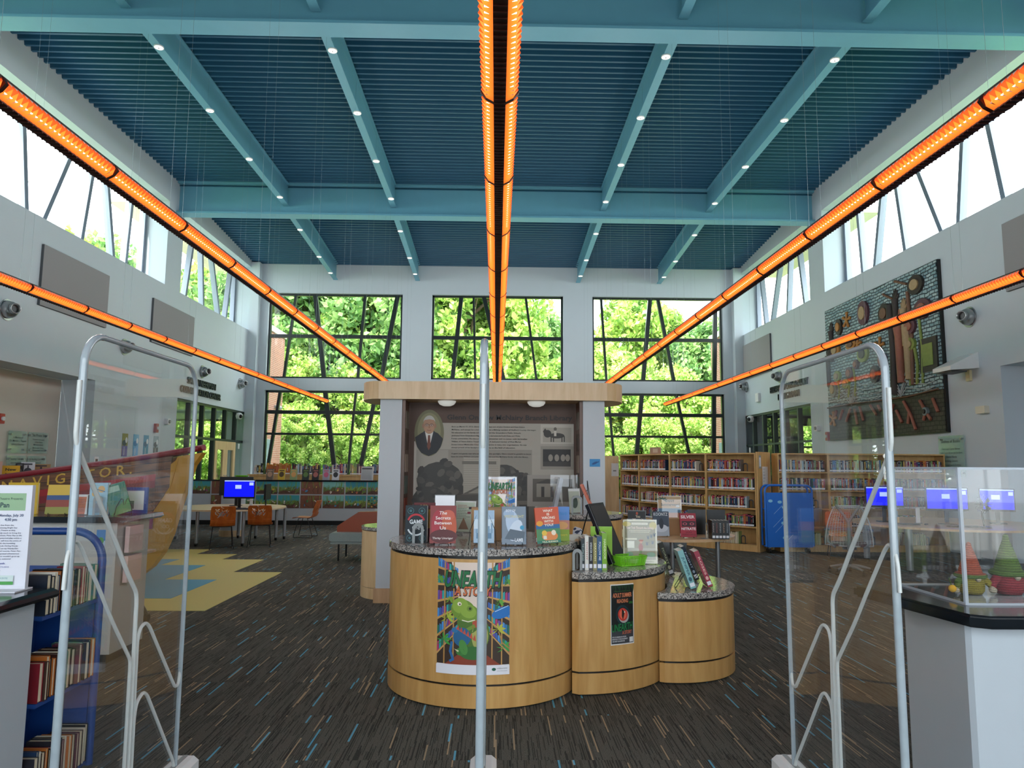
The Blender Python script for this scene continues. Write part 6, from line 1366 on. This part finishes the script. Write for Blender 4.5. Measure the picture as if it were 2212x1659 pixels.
for k in range(7):
    c = cover(PAL[(k*3+3) % 20]); b = MB(); b.T = Matrix.Rotation(R(-25+6*k), 4, 'Y'); b.box(0, .03, 0, .16, 0, .2, c); b.box(.003, .027, -.001, .157, .004, .2005, PAGES)
    o = b.build('book'); o.location = (5.72+.045*k+.05, 14.07, .86); tag(o, '%s book slumped on the bright blue cart top, %s from the left' % (CN[(k*3+3) % 20], ORD[k]), 'book', 'books on the bright blue cart')
# ================================================================ PLAY SHIP
SHY = mat('ship_yellow', 'b8861e', .5, var=.12, scale=5); SHR = mat('ship_red', '7f1a26', .4, var=.06, scale=6); SHR2 = mat('ship_bright_red', '9c1c22', .4, var=.06); SHP = mat('ship_purple', '7a2a5a', .4, var=.08)
def planks():
    m, nt, p = nodes('ship_planks'); L = nt.links; tc = nt.nodes.new('ShaderNodeTexCoord'); sp_ = nt.nodes.new('ShaderNodeSeparateXYZ'); L.new(tc.outputs['Object'], sp_.inputs[0])
    n = nt.nodes.new('ShaderNodeTexNoise'); n.inputs['Scale'].default_value = 1.4; mp = nt.nodes.new('ShaderNodeMapping'); mp.inputs['Scale'].default_value = (1, 1, 9); L.new(tc.outputs['Object'], mp.inputs[0]); L.new(mp.outputs[0], n.inputs['Vector']); n.inputs['Detail'].default_value = 6; n.inputs['Distortion'].default_value = 1.2
    z = math_node(nt, 'ADD', sp_.outputs[2], math_node(nt, 'MULTIPLY', n.outputs[0], .05)); fr = math_node(nt, 'FRACT', math_node(nt, 'DIVIDE', math_node(nt, 'SUBTRACT', z, math_node(nt, 'MULTIPLY', sp_.outputs[0], .12)), .11))
    seam = math_node(nt, 'LESS_THAN', fr, .09); rp = nt.nodes.new('ShaderNodeValToRGB'); rp.color_ramp.elements[0].position = .35; rp.color_ramp.elements[0].color = lin('4a2d1a'); rp.color_ramp.elements[1].position = .7; rp.color_ramp.elements[1].color = lin('8a5a32')
    L.new(n.outputs[0], rp.inputs[0]); L.new(mixc(nt, seam, rp.outputs[0], lin('2a160c')), p.inputs['Base Color']); p.inputs['Roughness'].default_value = .45; return m
PLK = planks(); t = thing('play_ship', 'wooden play ship lettered NAVIGATOR with red rail and yellow stem', 'play structure', (-5.0, 10.4, 0)); T = Matrix.Translation((5.0, -10.4, 0))
ou = [(-4.18, 1.80), (-4.30, 1.62), (-4.37, 1.38), (-4.44, 1.12), (-4.50, .9), (-4.56, .65), (-4.66, .4), (-4.80, .2), (-4.98, .06), (-5.2, 0)]
inn = [(-5.42, .0), (-5.2, .2), (-5.08, .4), (-4.96, .65), (-4.86, .9), (-4.78, 1.12), (-4.68, 1.38), (-4.58, 1.62), (-4.52, 1.74)]
b = MB(); b.T = T; b.prism(ou + inn, 10.4, 10.56, SHY, axis='y'); b.prism([(-4.9, 1.25), (-4.62, 1.62), (-4.5, 1.72), (-4.62, 1.2)], 10.39, 10.4, SHY, axis='y'); b.build('stem', t)
XL = -9.0
def hullpt(x, side): f = min(1, (-4.5-x)/3.2); return 10.40-.30*f if side < 0 else 10.58+1.9*f
for sd_ in (-1, 1):
    b = MB(); b.T = T; xs_ = [-4.6-.2*k for k in range(23)]; vs = []
    for x in xs_:
        top = 1.76-(-4.5-x)*.152; lo = 0 if x < -5.4 else max(0, .2+(x+5.3)*1.6)
        y = hullpt(x, sd_); vs += [(x, y, lo), (x, y, top), (x, y+.05, lo), (x, y+.05, top)]
    fs = []
    for i in range(len(xs_)-1): a_, c_ = 4*i, 4*i+4; fs += [(a_, a_+1, c_+1, c_), (a_+2, c_+2, c_+3, a_+3), (a_+1, a_+3, c_+3, c_+1), (a_, c_, c_+2, a_+2)]
    fs += [(0, 2, 3, 1), (len(vs)-4, len(vs)-3, len(vs)-1, len(vs)-2)]
    b.add(vs, fs, PLK); b.build('hull_side', t)
    b = MB(); b.T = T; b.tube([(x, hullpt(x, sd_)+.02, 1.79-(-4.5-x)*.152+(.03*max(0, 1-(-4.3-x)))) for x in [-4.16]+xs_], .042, SHR, 8); b.build('rail', t)
    for z0, z1, m, nm in ((-.31, -.22, SHR2, 'stripe'), (-.41, -.31, SHR, 'stripe'), (-.98, -.80, SHP, 'stripe')):
        b = MB(); b.T = T; vs = []; e = -.012 if sd_ < 0 else .062
        for x in xs_[1:]:
            top = 1.76-(-4.5-x)*.152; y = hullpt(x, sd_); vs += [(x, y+e, top+z0), (x, y+e, top+z1), (x, y, top+z0), (x, y, top+z1)]
        fs = []
        for i in range(len(xs_)-2): a_, c_ = 4*i, 4*i+4; fs += [(a_, a_+1, c_+1, c_), (a_+1, a_+3, c_+3, c_+1), (a_, c_, c_+2, a_+2)]
        fs += [(0, 2, 3, 1), (len(vs)-4, len(vs)-3, len(vs)-1, len(vs)-2)]
        b.add(vs, fs, m); b.build(nm, t)
b = MB(); b.T = T; b.box(XL-.05, XL, 10.1, 12.48, 0, 1.1, PLK); b.build('transom', t)
b = MB(); b.T = T; b.prism([(-4.9, 10.46), (-4.9, 10.8), (-7.6, 12.3), (-8.9, 12.3), (-8.9, 10.16), (-7.6, 10.16)], .95, 1.0, PLK); b.build('deck', t)
gold = mat('gold_paint', 'c9a03a', .4, var=.05); vs, fs = text_geo('N A V I G A T O R .', .01, 0); x0 = min(v[0] for v in vs); x1 = max(v[0] for v in vs); b = MB(); b.T = T
P = lambda v, d: ((lambda x: (x, hullpt(x, -1)-d, 1.76-(-4.5-x)*.152-.165+v[1]*.135/.7))(-6.80+(v[0]-x0)/(x1-x0)*1.68))
b.add([P(v, .006) for v in vs], fs, gold); b.build('ship_name', t)
# ================================================================ WHITE COUNTER WITH DISPLAY BOOKS
t = thing('service_counter', 'pale counter with black top carrying display books, behind the left gate', 'counter', (-4.3, 6.5, 0))
b = MB(); b.box(-1.3, 1.13, -.28, .28, .08, 1.15, mat('counter_warm_grey', 'a8a7a0', .45, var=.02)); b.build('front_panel', t); b = MB(); b.box(-1.3, 1.09, -.25, .25, 0, .08, BLACK); b.build('kick', t)
b = MB(); b.prism([(-1.35, 1.15), (1.2, 1.15), (1.235, 1.17), (1.22, 1.20), (-1.35, 1.20)], -.34, .34, CTOP, axis='y'); b.build('countertop', t)
a = Art(.0003); a.rect(0, 0, .075, .17, '9fb4c8'); a.rect(0, .08, .075, .17, '3f7ab0'); a.ell(.04, .08, .025, .03, '4a8a4a', 10); a.rect(0, 0, .075, .04, '9a8ac0')
t = thing('small_picture', 'small blue and green picture on the front of the warm grey counter', 'picture', (-3.3, 6.219, .92)); b = MB(); b.box(-.0375, .0375, -.001, .0, 0, .17, ink('9fb4c8')); a.lay(b, front(-.0375, -.0011)); b.build('printed_sheet', t)
t = thing('leaflet_rack', 'clear leaflet rack of pink sheets on the counter end', 'holder', (-3.168, 6.45, .62)); b = MB(); b.box(.001, .006, -.14, .14, 0, .52, ACR); b.box(.055, .06, -.14, .14, 0, .2, ACR); b.box(.055, .06, -.14, .14, .26, .42, ACR); b.build('rack', t)
for z in (.02, .27): b = MB(); b.box(.012, .05, -.12, .12, z, z+.22, mat('pink_paper', 'cfb0a8', .7)); b.build('leaflets', t)
ZC = 1.201
a = Art(); a.rect(0, 0, .19, .25, 'c9a83a'); a.rect(0, .12, .19, .16, '2a4a7a'); a.rect(0, 0, .19, .06, '8a8a3a'); a.rect(0, .06, .19, .12, '8a3a2a')
book('mustard and blue book on an easel at the left of the warm grey counter', (-3.74, 6.32, ZC+.01), .19, .25, .03, 'b8962a', a, R(10), R(-10)); easel('black wire easel under the mustard and blue book', (-3.74, 6.34, ZC), .13, .14, R(10))
a = Art(); a.rect(0, 0, .26, .25, 'c9a62e'); book('wide yellow book standing behind the play sign', (-4.12, 6.45, ZC), .26, .27, .02, 'c9a62e', a, 0)
a = Art(); a.rect(0, 0, .08, .15, 'c9683a'); rng = random.Random(2)
for k in range(8): scribble(a, .008, .072, .125-k*.014, .005, '7a3a20', rng)
t = sheet_holder('orange printed leaflet stack in a grey holder on the warm grey counter', (-3.57, 6.38, ZC+.004), .1, .17, a, 0); b = MB(); b.box(.055, .062, -.01, .09, 0, .165, GREYD); b.build('side_cheek', t)
a = Art(); a.rect(0, 0, .15, .27, '9fc4d4'); a.ell(.05, .18, .03, .025, 'd8a85a', 12); a.ell(.1, .22, .03, .03, 'd8b07a', 12); a.ell(.07, .14, .03, .02, 'e8e4dc', 12); a.rect(.05, .02, .1, .1, '9aa4ae'); a.line([(.02, .23), (.06, .22), (.13, .2)], .006, '3a7a9a')
book('pale blue picture book with a grey bookend on the warm grey counter', (-3.42, 6.36, ZC), .155, .275, .04, '8ab4c8', a, 0); bookend('grey bookend in front of the pale blue picture book', (-3.40, 6.32, ZC), R(180), .08, .17)
a = Art(); a.rect(0, 0, .17, .265, '2a6a54'); a.rect(.02, .2, .12, .25, '8fae9a'); a.poly([(0, 0), (.17, 0), (.17, .12), (.06, .06)], '3a7a3a')
book('green book tilted on a wire easel at the right end of the counter', (-3.225, 6.38, ZC+.012), .17, .27, .025, '1f5a48', a, R(20), R(-10), R(-18)); easel('black wire easel under the tilted green book', (-3.20, 6.36, ZC), .13, .14, R(20))
t = thing('picture_frame', 'blue framed picture standing behind the books on the warm grey counter', 'picture', (-3.36, 6.62, ZC)); b = MB()
for bx in ((-.24, -.21, 0, .23), (.21, .24, 0, .23), (-.21, .21, .2, .23), (-.21, .21, 0, .03)): b.box(bx[0], bx[1], -.01, .01, bx[2], bx[3], mat('frame_blue', '1f3f8a', .4))
b.build('frame', t); b = MB(); b.box(-.21, .21, -.002, .002, .03, .2, ink('dcdcd4')); b.box(.02, .12, -.003, -.002, .04, .11, ink('6a7a6a')); b.box(-.05, .05, -.003, -.002, .14, .17, ink('6f9a6f')); b.build('printed_sheet', t)
# small folding table beyond the counter
t = thing('folding_table', 'small maple flip-top table on chrome casters beside the ship stem', 'table', (-4.2, 7.6, 0)); b = MB(); b.bevbox(-.75, .6, -.3, .32, .715, .74, TOPW, .03); b.build('tabletop', t)
CHR = mat('chrome', 'b0b4b6', .15, metal=1.0, var=0)
for s in (-.5, .48):
    b = MB(); b.tube(roundpath([(s-.0, 0, .69), (s, 0, .42), (s+.03, -.05, .38), (s+.12, -.36, .07)], .08, 5), .02, CHR, 8); b.tube(roundpath([(s, 0, .42), (s+.02, .06, .36), (s+.08, .26, .07)], .08, 5), .02, CHR, 8); b.box(s-.03, s+.03, -.2, .2, .69, .714, BLACK); b.build('leg', t)
    for x, y in ((s+.12, -.36), (s+.08, .26)): b = MB(); b.cyl((y, .04), .04, x-.02, x+.02, BLACK, 14, axis='x'); b.box(x-.012, x+.012, y-.012, y+.012, .04, .09, GREYD); b.build('caster', t)
# ================================================================ ALCOVE SHELF (LEFT)
t = thing('low_bookcase', 'low maple bookcase in the left alcove under the glass plaques', 'bookcase', (-9.62, 15.2, 0)); b = MB(); b.box(-.2, .2, -1.6, 1.2, 0, 1.29, SHELFW); b.build('carcass', t); b = MB(); b.box(-.22, .24, -1.65, 1.22, 1.29, 1.325, SHELFW); b.build('top_board', t)
ZA = 1.326
for lab, y, w, h, c, c2, tx in (('sunset tower picture book at the left end of the alcove shelf', 14.13, .24, .33, 'c09a8a', '3a2a2a', None), ('yellow New Books sign on the alcove shelf', 14.6, .30, .25, 'd8a81a', None, ('New', 'Books')), ('black book standing beside the yellow New Books sign', 14.86, .14, .3, '1c1c20', '5a5a60', None), ('white picture book of a motorcycle on the alcove shelf', 15.12, .24, .32, 'd0d0d8', '3a3a44', None), ('brown picture book of vehicles on the alcove shelf', 15.55, .34, .28, 'a8845a', '3a2f3a', None)):
    a = Art(.0004); a.rect(0, 0, w, h, c)
    if c2: a.ell(w*.5, h*.4, w*.3, h*.25, c2, 14); a.rect(w*.2, h*.82, w*.8, h*.92, c2); a.rect(w*.45, h*.5, w*.55, h*.8, c2)
    if tx:
        for k, s_ in enumerate(tx): a.text(s_, w*.5, h*.6-k*.1, .05, '2a2010', 'C', w*.6, bold=.03)
    book(lab, (-9.6, y, ZA), w, h, .03, c, a, R(40), sticker=False)
t = thing('small_picture', 'small white framed picture on the left wall beside the alcove', 'picture', (-9.1, 16.72, 1.56)); b = MB(); b.box(0, .01, -.09, .09, 0, .22, LABELW); b.box(.0101, .0106, -.05, .05, .05, .17, ink('6a4a3a')); b.build('printed_sheet', t)
# ================================================================ COMPUTER TABLES AND ORANGE CHAIRS
ALU = mat('table_leg_grey', '9b9ea0', .35, metal=.5, var=.03)
def ctable(lab, c, rx, ry, legs):
    t = thing('computer_table', lab, 'table', (c[0], c[1], 0)); b = MB(); b.prism([(rx*math.copysign(abs(math.cos(R(q)))**.85, math.cos(R(q))), ry*math.copysign(abs(math.sin(R(q)))**.85, math.sin(R(q)))) for q in range(0, 360, 6)], .708, .74, wood('desk_maple', 'cdb48f', 'dfcaa8', .35, (3, 14, 3))); b.build('tabletop', t)
    for x, y in legs:
        b = MB(); b.cyl((x, y), .034, .06, .708, ALU, 14); lg = b.build('leg', t); b = MB(); b.cyl((y, .035), .035, x-.02, x+.02, BLACK, 12, axis='x'); b.build('caster', lg)
    return t
ctable('right-hand pale oval computer table with two orange chairs', (-5.62, 15.55), 1.12, 1.12, ((.85, .5), (.95, .78), (-.35, -.75), (.55, -.7), (-.1, .9), (.3, .85)))
ctable('left-hand pale oval computer table behind the ship stem', (-7.45, 15.6), .70, 1.05, ((.45, -.5), (.45, .6), (-.4, -.5), (-.4, .6)))
t = thing('cable_pedestal', 'round grey pedestal with maple foot rising beside the computer tables', 'pedestal', (-6.05, 16.98, 0)); b = MB(); b.cyl((0, 0), .28, 0, .14, MAPLE2, 28); b.build('foot', t); b = MB(); b.cyl((0, 0), .265, .14, 1.0, CBODY, 28); b.build('body', t); b = MB(); b.cyl((0, 0), .29, 1.0, 1.03, MAPLE2, 28); b.build('top', t)
SCR = mat('blue_screen', '0810c8', .2, var=0, emit='0a14e0', estr=.6); SCW = mat('screen_window', '9fb0e8', .3, var=0, emit='a0b4ff', estr=.5)
def monitor(lab, loc, rz=0, w=.6, h=.36, on=True, stand=.2):
    t = thing('computer_monitor', lab, 'monitor', loc, rz); b = MB(); b.bevbox(-w/2, w/2, 0, .04, stand, stand+h, BLACK, .01, 'y'); b.build('casing', t)
    if on:
        b = MB(); b.box(-w/2+.015, w/2-.015, -.002, -.0005, stand+.035, stand+h-.015, SCR); b.box(-.08, .04, -.003, -.0021, stand+h*.52, stand+h*.72, SCW); b.box(w*.32, w*.45, -.003, -.0021, stand+h*.7, stand+h*.86, SCW); b.box(-w/2+.015, w/2-.015, -.003, -.0021, stand+h-.035, stand+h-.015, SCW); b.build('screen', t)
    b = MB(); b.box(-.03, .03, .041, .06, .01, stand+h*.5, BLACK); b.bevbox(-.12, .12, -.06, .14, 0, .012, BLACK, .03); b.build('stand', t); return t
def keyboard(lab, loc, rz=0, g='keyboards on the tables'):
    t = thing('keyboard', lab, 'keyboard', loc, rz, g); b = MB(); b.bevbox(-.22, .22, -.07, .07, 0, .018, BLACK, .01); b.build('body', t); b = MB()
    for i in range(12):
        for j in range(4): b.box(-.205+i*.034, -.205+i*.034+.028, -.055+j*.028, -.055+j*.028+.022, .018, .024, GREYD)
    b.build('keys', t)['kind'] = 'stuff'; b = MB(); b.ball((.32, 0, .014), .03, BLACK, 10, (1, 1.4, .5)); b.build('mouse', t)
monitor('lit blue computer monitor on the left computer tables', (-5.22, 14.95, .741), R(3), .62, .38)
monitor('dark monitor seen behind and above the lit blue one', (-5.62, 15.9, .741), R(5), .7, .4, False, .22)
monitor('dark monitor seen edge-on at the right of the oval table', (-4.92, 15.9, .741), R(95), .5, .33, False, .14)
keyboard('black keyboard and mouse under the lit blue monitor', (-5.1, 14.68, .741), R(8)); keyboard('black keyboard at the right end of the oval table', (-4.95, 15.35, .741), R(100)); 
for x, y, nm in ((-5.15, 15.5, 'right'), (-7.05, 15.0, 'left')): 
    t = thing('cable_post', 'short white cable post on the %s computer table' % nm, 'post', (x, y, .741)); b = MB(); b.bevbox(-.03, .03, -.02, .02, 0, .28, WHITE, .01); b.build('post', t); b = MB(); b.bevbox(-.05, .05, -.04, .04, .0, .012, GREYP, .01); b.build('foot', t)
CHO = wood('orange_plywood', 'a8501a', 'c26a2a', .3, (5, 5, 2)); BW = mat('dark_chair_wire', '2a2b2c', .3, metal=.8, var=0)
SL = []
rngc = random.Random(14)
for k in range(18):
    cx = rngc.uniform(-.62, .62); cz = rngc.uniform(.28, .86); SL.append((cx, cz, rngc.uniform(.10, .17), .022, R(rngc.choice((35, 50, 65, 120, 140, 80)))))
def hole(u, v):     # u -1..1 across, v 0..1 up the back
    for cx, cz, l, w_, an in SL:
        dx, dz = (u-cx)*.6, v-cz; p = dx*math.cos(an)+dz*math.sin(an); q = -dx*math.sin(an)+dz*math.cos(an)+p*p*2.2
        if (p/l)**2+(q/w_)**2 < 1 and abs(u) < .82 and v < .93: return True
    return False
def chair_shell():
    b = MB(); prof = [(.23, .425), (.20, .442), (.1, .445), (0, .438), (-.1, .435), (-.16, .44), (-.2, .46), (-.225, .5), (-.24, .55)]
    for k in range(1, 29): f = k/28; prof.append((-.24-.085*f-.01*f*f, .55+.28*f))
    NU = 44; nv = len(prof)
    def pt(i, j, off):
        u = -1+2*i/NU; y, z = prof[j]; v = j/(nv-1); wd = .225 if j < 9 else .215+.012*math.sin(v*3)
        if j >= nv-3: wd -= (j-nv+4)*.006
        a = prof[max(0, j-1)]; c = prof[min(nv-1, j+1)]; d = Vector((c[0]-a[0], c[1]-a[1])).normalized(); n = Vector((d.y, -d.x))
        cu = .02*u*u; return (u*wd, y+n.x*off+(cu if j > 8 else 0), z+n.y*off+(cu*.6 if j <= 8 else 0))
    keep = [[not (j >= 9 and hole(-1+2*(i+.5)/NU, (j-9)/28)) for i in range(NU)] for j in range(nv-1)]
    vs = [pt(i, j, o) for o in (-.005, .005) for j in range(nv) for i in range(NU+1)]; K = nv*(NU+1); idx = lambda i, j, o: o*K+j*(NU+1)+i; fs = []
    for j in range(nv-1):
        for i in range(NU):
            if not keep[j][i]: continue
            fs.append((idx(i, j, 0), idx(i+1, j, 0), idx(i+1, j+1, 0), idx(i, j+1, 0))); fs.append((idx(i, j, 1), idx(i, j+1, 1), idx(i+1, j+1, 1), idx(i+1, j, 1)))
            for (di, dj), (a, c) in (((-1, 0), ((0, 0), (0, 1))), ((1, 0), ((1, 0), (1, 1))), ((0, -1), ((0, 0), (1, 0))), ((0, 1), ((0, 1), (1, 1)))):
                ii, jj = i+di, j+dj
                if not (0 <= ii < NU and 0 <= jj < nv-1) or not keep[jj][ii]:
                    fs.append((idx(i+a[0], j+a[1], 0), idx(i+c[0], j+c[1], 0), idx(i+c[0], j+c[1], 1), idx(i+a[0], j+a[1], 1)))
    b.add(vs, fs, CHO, False); return b
def wire_frame(s):
    b = MB(); b.tube(roundpath([(s*.17, .10, .43), (s*.205, .20, .012), (s*.215, -.24, .012), (s*.17, -.1, .43)], .035, 4), .0075, BW, 8); return b
ch0 = thing('orange_chair', 'x', 'chair', (0, 0, 0)); chair_shell().build('shell', ch0); wire_frame(-1).build('wire_leg', ch0); wire_frame(1).build('wire_leg', ch0)
b = MB()
for y in (.1, -.1): b.tube([(-.17, y, .427), (.17, y, .427)], .007, BW, 6)
b.tube([(-.207, .17, .012), (.207, .17, .012)], .006, BW, 6); b.build('cross_bar', ch0)
for k, (x, y, rz, lab) in enumerate(((-5.33, 14.42, 22, 'orange plywood chair with leaf cut-outs, nearest, left of the front pair'), (-4.72, 14.82, 14, 'orange plywood chair with leaf cut-outs, right of the front pair'), (-4.33, 16.75, 88, 'orange chair seen from the side right of the oval table'), (-7.0, 14.35, -12, 'orange chair mostly hidden behind the yellow ship stem'), (6.28, 13.25, 160, 'dark red-orange wire-legged chair behind the mesh chair at right'))):
    o = ch0 if k == 0 else copy_tree(ch0); o.location = (x, y, 0); o.rotation_euler = (0, 0, R(rz)); tag(o, lab, 'chair', 'orange chairs at the computer tables')
# ================================================================ SEATING
VIN = mat('rust_vinyl', '9a4420', .35, var=.05); GVI = mat('grey_woven_vinyl', '8f9c98', .5, var=.15, scale=80)
def lounge(lab, loc, mir):
    t = thing('lounge_sofa', lab, 'sofa', loc); s = mir
    b = MB(); x0, x1 = -.85, .85
    b.bevbox(x0, x1, -.42, .42, .33, .48, GVI, .05, 'y'); b.build('seat', t); b = MB(); b.bevbox(x0+.02, x1-.02, -.41, .41, .29, .325, GVI, .015, 'y'); b.build('lower_band', t)
    prof = [(x*s, z) for x, z in ((-.76, .481), (-.76, .58), (-.40, .82), (.85, .86), (.85, .481))]
    if s < 0: prof = list(reversed(prof))
    b = MB(); b.prism(prof, -.22, -.08, VIN, axis='y'); b.build('backrest', t)
    b = MB(); b.box(min(-.1*s, .85*s), max(-.1*s, .85*s), -.079, .3, .481, .55, VIN); b.build('cushion', t)
    for x in (-.7, .7):
        for y in (-.32, .32): b = MB(); b.cyl((x, y), .016, 0, .29, BLACK, 10); b.build('leg', t)
lounge('rust orange and grey lounge sofa behind the left of the kiosk', (-2.0, 13.05, 0), 1); lounge('rust orange and grey lounge sofa behind the right of the kiosk', (1.28, 12.6, 0), -1)
t = thing('ottoman', 'round grey ottoman on the carpet behind the display table', 'ottoman', (3.12, 13.6, 0)); b = MB(); b.lathe([(.001, .06), (.38, .06), (.42, .1), (.42, .34), (.38, .40), (.001, .41)], mat('grey_leather', '6f7476', .35, var=.04), 32); b.build('cushion', t); b = MB(); b.cyl((0, 0), .3, 0, .06, BLACK, 24); b.build('foot', t)
# ================================================================ RIGHT COMPUTER DESK AND MESH CHAIR
t = thing('computer_table', 'round-ended maple computer desk in front of the right bookcase', 'table', (7.6, 12.15, 0)); b = MB(); b.prism([(1.48*math.cos(R(q)), 1.45*math.sin(R(q))) for q in range(0, 360, 6)], .705, .74, TOPW); b.build('tabletop', t)
for x, y in ((-1.1, -.72), (-1.0, .8), (1.0, -.8), (1.0, .8), (0, -1.15)): b = MB(); b.cyl((x, y), .05, 0.06, .705, ALU, 16, r2=.06); lg = b.build('leg', t); b = MB(); b.cyl((y, .035), .035, x-.02, x+.02, BLACK, 12, axis='x'); b.build('caster', lg)
monitor('lit blue monitor on the right desk seen through the gate', (6.62, 12.3, .741), R(-8), .62, .36, True, .24); monitor('lit blue monitor on the right desk seen through the acrylic case', (7.35, 11.75, .741), R(-10), .64, .38, True, .22); monitor('dark blue monitor at the far right of the right desk', (8.35, 12.0, .741), R(-30), .5, .38, True, .2)
keyboard('black keyboard on the right desk in front of the first monitor', (6.6, 11.7, .741), R(-12)); keyboard('black keyboard on the right desk in front of the second monitor', (7.3, 11.3, .741), R(-8))
t = thing('cable_post', 'short white cable post on the right desk', 'post', (7.0, 12.0, .741)); b = MB(); b.bevbox(-.03, .03, -.02, .02, 0, .26, WHITE, .01); b.build('post', t); b = MB(); b.bevbox(-.05, .05, -.04, .04, .0, .012, GREYP, .01); b.build('foot', t)
t = thing('small_sign', 'small tan and blue card standing on the right desk under the monitor', 'sign', (6.62, 12.02, .741), R(-10)); b = MB(); b.box(-.07, .07, 0, .006, 0, .1, ink('c9a86a')); b.box(-.05, .05, 0, .006, .1, .2, ink('8ab0cc')); b.build('card', t)
t = thing('desk_fan', 'silver caged desk fan on the right desk seen through the acrylic case', 'fan', (7.55, 11.15, .741)); b = MB()
for k in range(16): an = 2*PI*k/16; b.tube([(0, -.06, .36), (math.cos(an)*.1, -.05, .36+math.sin(an)*.1), (math.cos(an)*.15, 0, .36+math.sin(an)*.15), (math.cos(an)*.1, .05, .36+math.sin(an)*.1), (0, .06, .36)], .0025, CHR, 5)
b.build('cage', t); b = MB()
for k in range(4): an = PI/2*k+.4; b.add([(0, .0, .36), (math.cos(an)*.12, .01, .36+math.sin(an)*.12), (math.cos(an+.7)*.12, -.015, .36+math.sin(an+.7)*.12)], [(0, 1, 2)], GREYM)
b.build('blades', t); b = MB(); b.tube([(0, .04, .36), (0, .06, .2), (0, .02, .01)], .015, BLACK, 8); b.cyl((0, .0), .09, 0, .02, BLACK, 20); b.build('stand', t)
# mesh-backed task chair
t = thing('office_chair', 'grey and white mesh-back office chair on casters before the right desk', 'chair', (5.56, 11.45, 0), R(-25)); MW = mat('mesh_cord', 'b4b5b2', .5, var=0); YG_ = mat('chair_grey', '7c7f80', .4, var=.03)
def mp_(u, v):      # u -1..1, v 0..1 from the lower edge up
    w_ = .31*(1-v)**.8+.15 if v > 0 else .33; w_ = .17+.17*math.cos(v*PI/2)**.7*1.0 if v < 1 else .17
    return (u*w_, -.20-.08*math.sin(v*PI*.9)+.14*u*u*(1-.5*v), .44+.62*v)
b = MB()
for k in range(17): u = -1+2*k/16; b.tube([mp_(u, j/10) for j in range(11)], .0032, MW, 5)
for j in range(1, 24): b.tube([mp_(-1+2*k/10, j/24) for k in range(11)], .0028, MW, 5)
b.build('mesh_back', t)['kind'] = 'stuff'
b = MB(); b.tube([mp_(-1, j/10) for j in range(11)]+[mp_(-1+2*k/8, 1) for k in range(1, 9)]+[mp_(1, 1-j/10) for j in range(1, 11)]+[mp_(1-2*k/8, 0) for k in range(1, 8)], .011, MW, 8, closed=True); b.build('back_frame', t)
b = MB(); b.tube([(0, -.27, .40), (0, -.33, .62), (0, -.32, .82)], [.035, .028, .024], YG_, 8); b.tube([(0, -.32, .82), (-.08, -.31, .94), (-.17, -.24, 1.07)], [.024, .02, .018], YG_, 8); b.tube([(0, -.32, .82), (.08, -.31, .94), (.17, -.24, 1.07)], [.024, .02, .018], YG_, 8); b.build('spine', t)
b = MB(); b.bevbox(-.25, .25, -.18, .28, .43, .48, mat('seat_fabric', '5a4a4a', .8, var=.1), .08); b.build('seat', t)
b = MB(); b.cyl((0, 0), .03, .12, .43, BLACK, 14); b.box(-.1, .1, -.22, .12, .39, .43, BLACK); b.build('column', t)
for s in (-1, 1): b = MB(); b.tube([(s*.2, -.2, .42), (s*.30, -.1, .48), (s*.31, .02, .66)], .016, YG_, 8); b.bevbox(s*.31-.04, s*.31+.04, -.12, .14, .66, .69, BLACK, .03); b.build('armrest', t)
for k in range(5):
    an = 2*PI*k/5+.3; b = MB(); b.tube([(0, 0, .13), (math.cos(an)*.15, math.sin(an)*.15, .12), (math.cos(an)*.30, math.sin(an)*.30, .085)], [.03, .022, .016], YG_, 8); lg = b.build('base_leg', t)
    b = MB(); b.T = Matrix.Translation((math.cos(an)*.31, math.sin(an)*.31, 0)); b.cyl((0, .032), .032, -.02, .02, BLACK, 12, axis='x'); b.cyl((0, 0), .01, .03, .09, BLACK, 8); b.build('caster', lg)
bpy.context.view_layer.update()
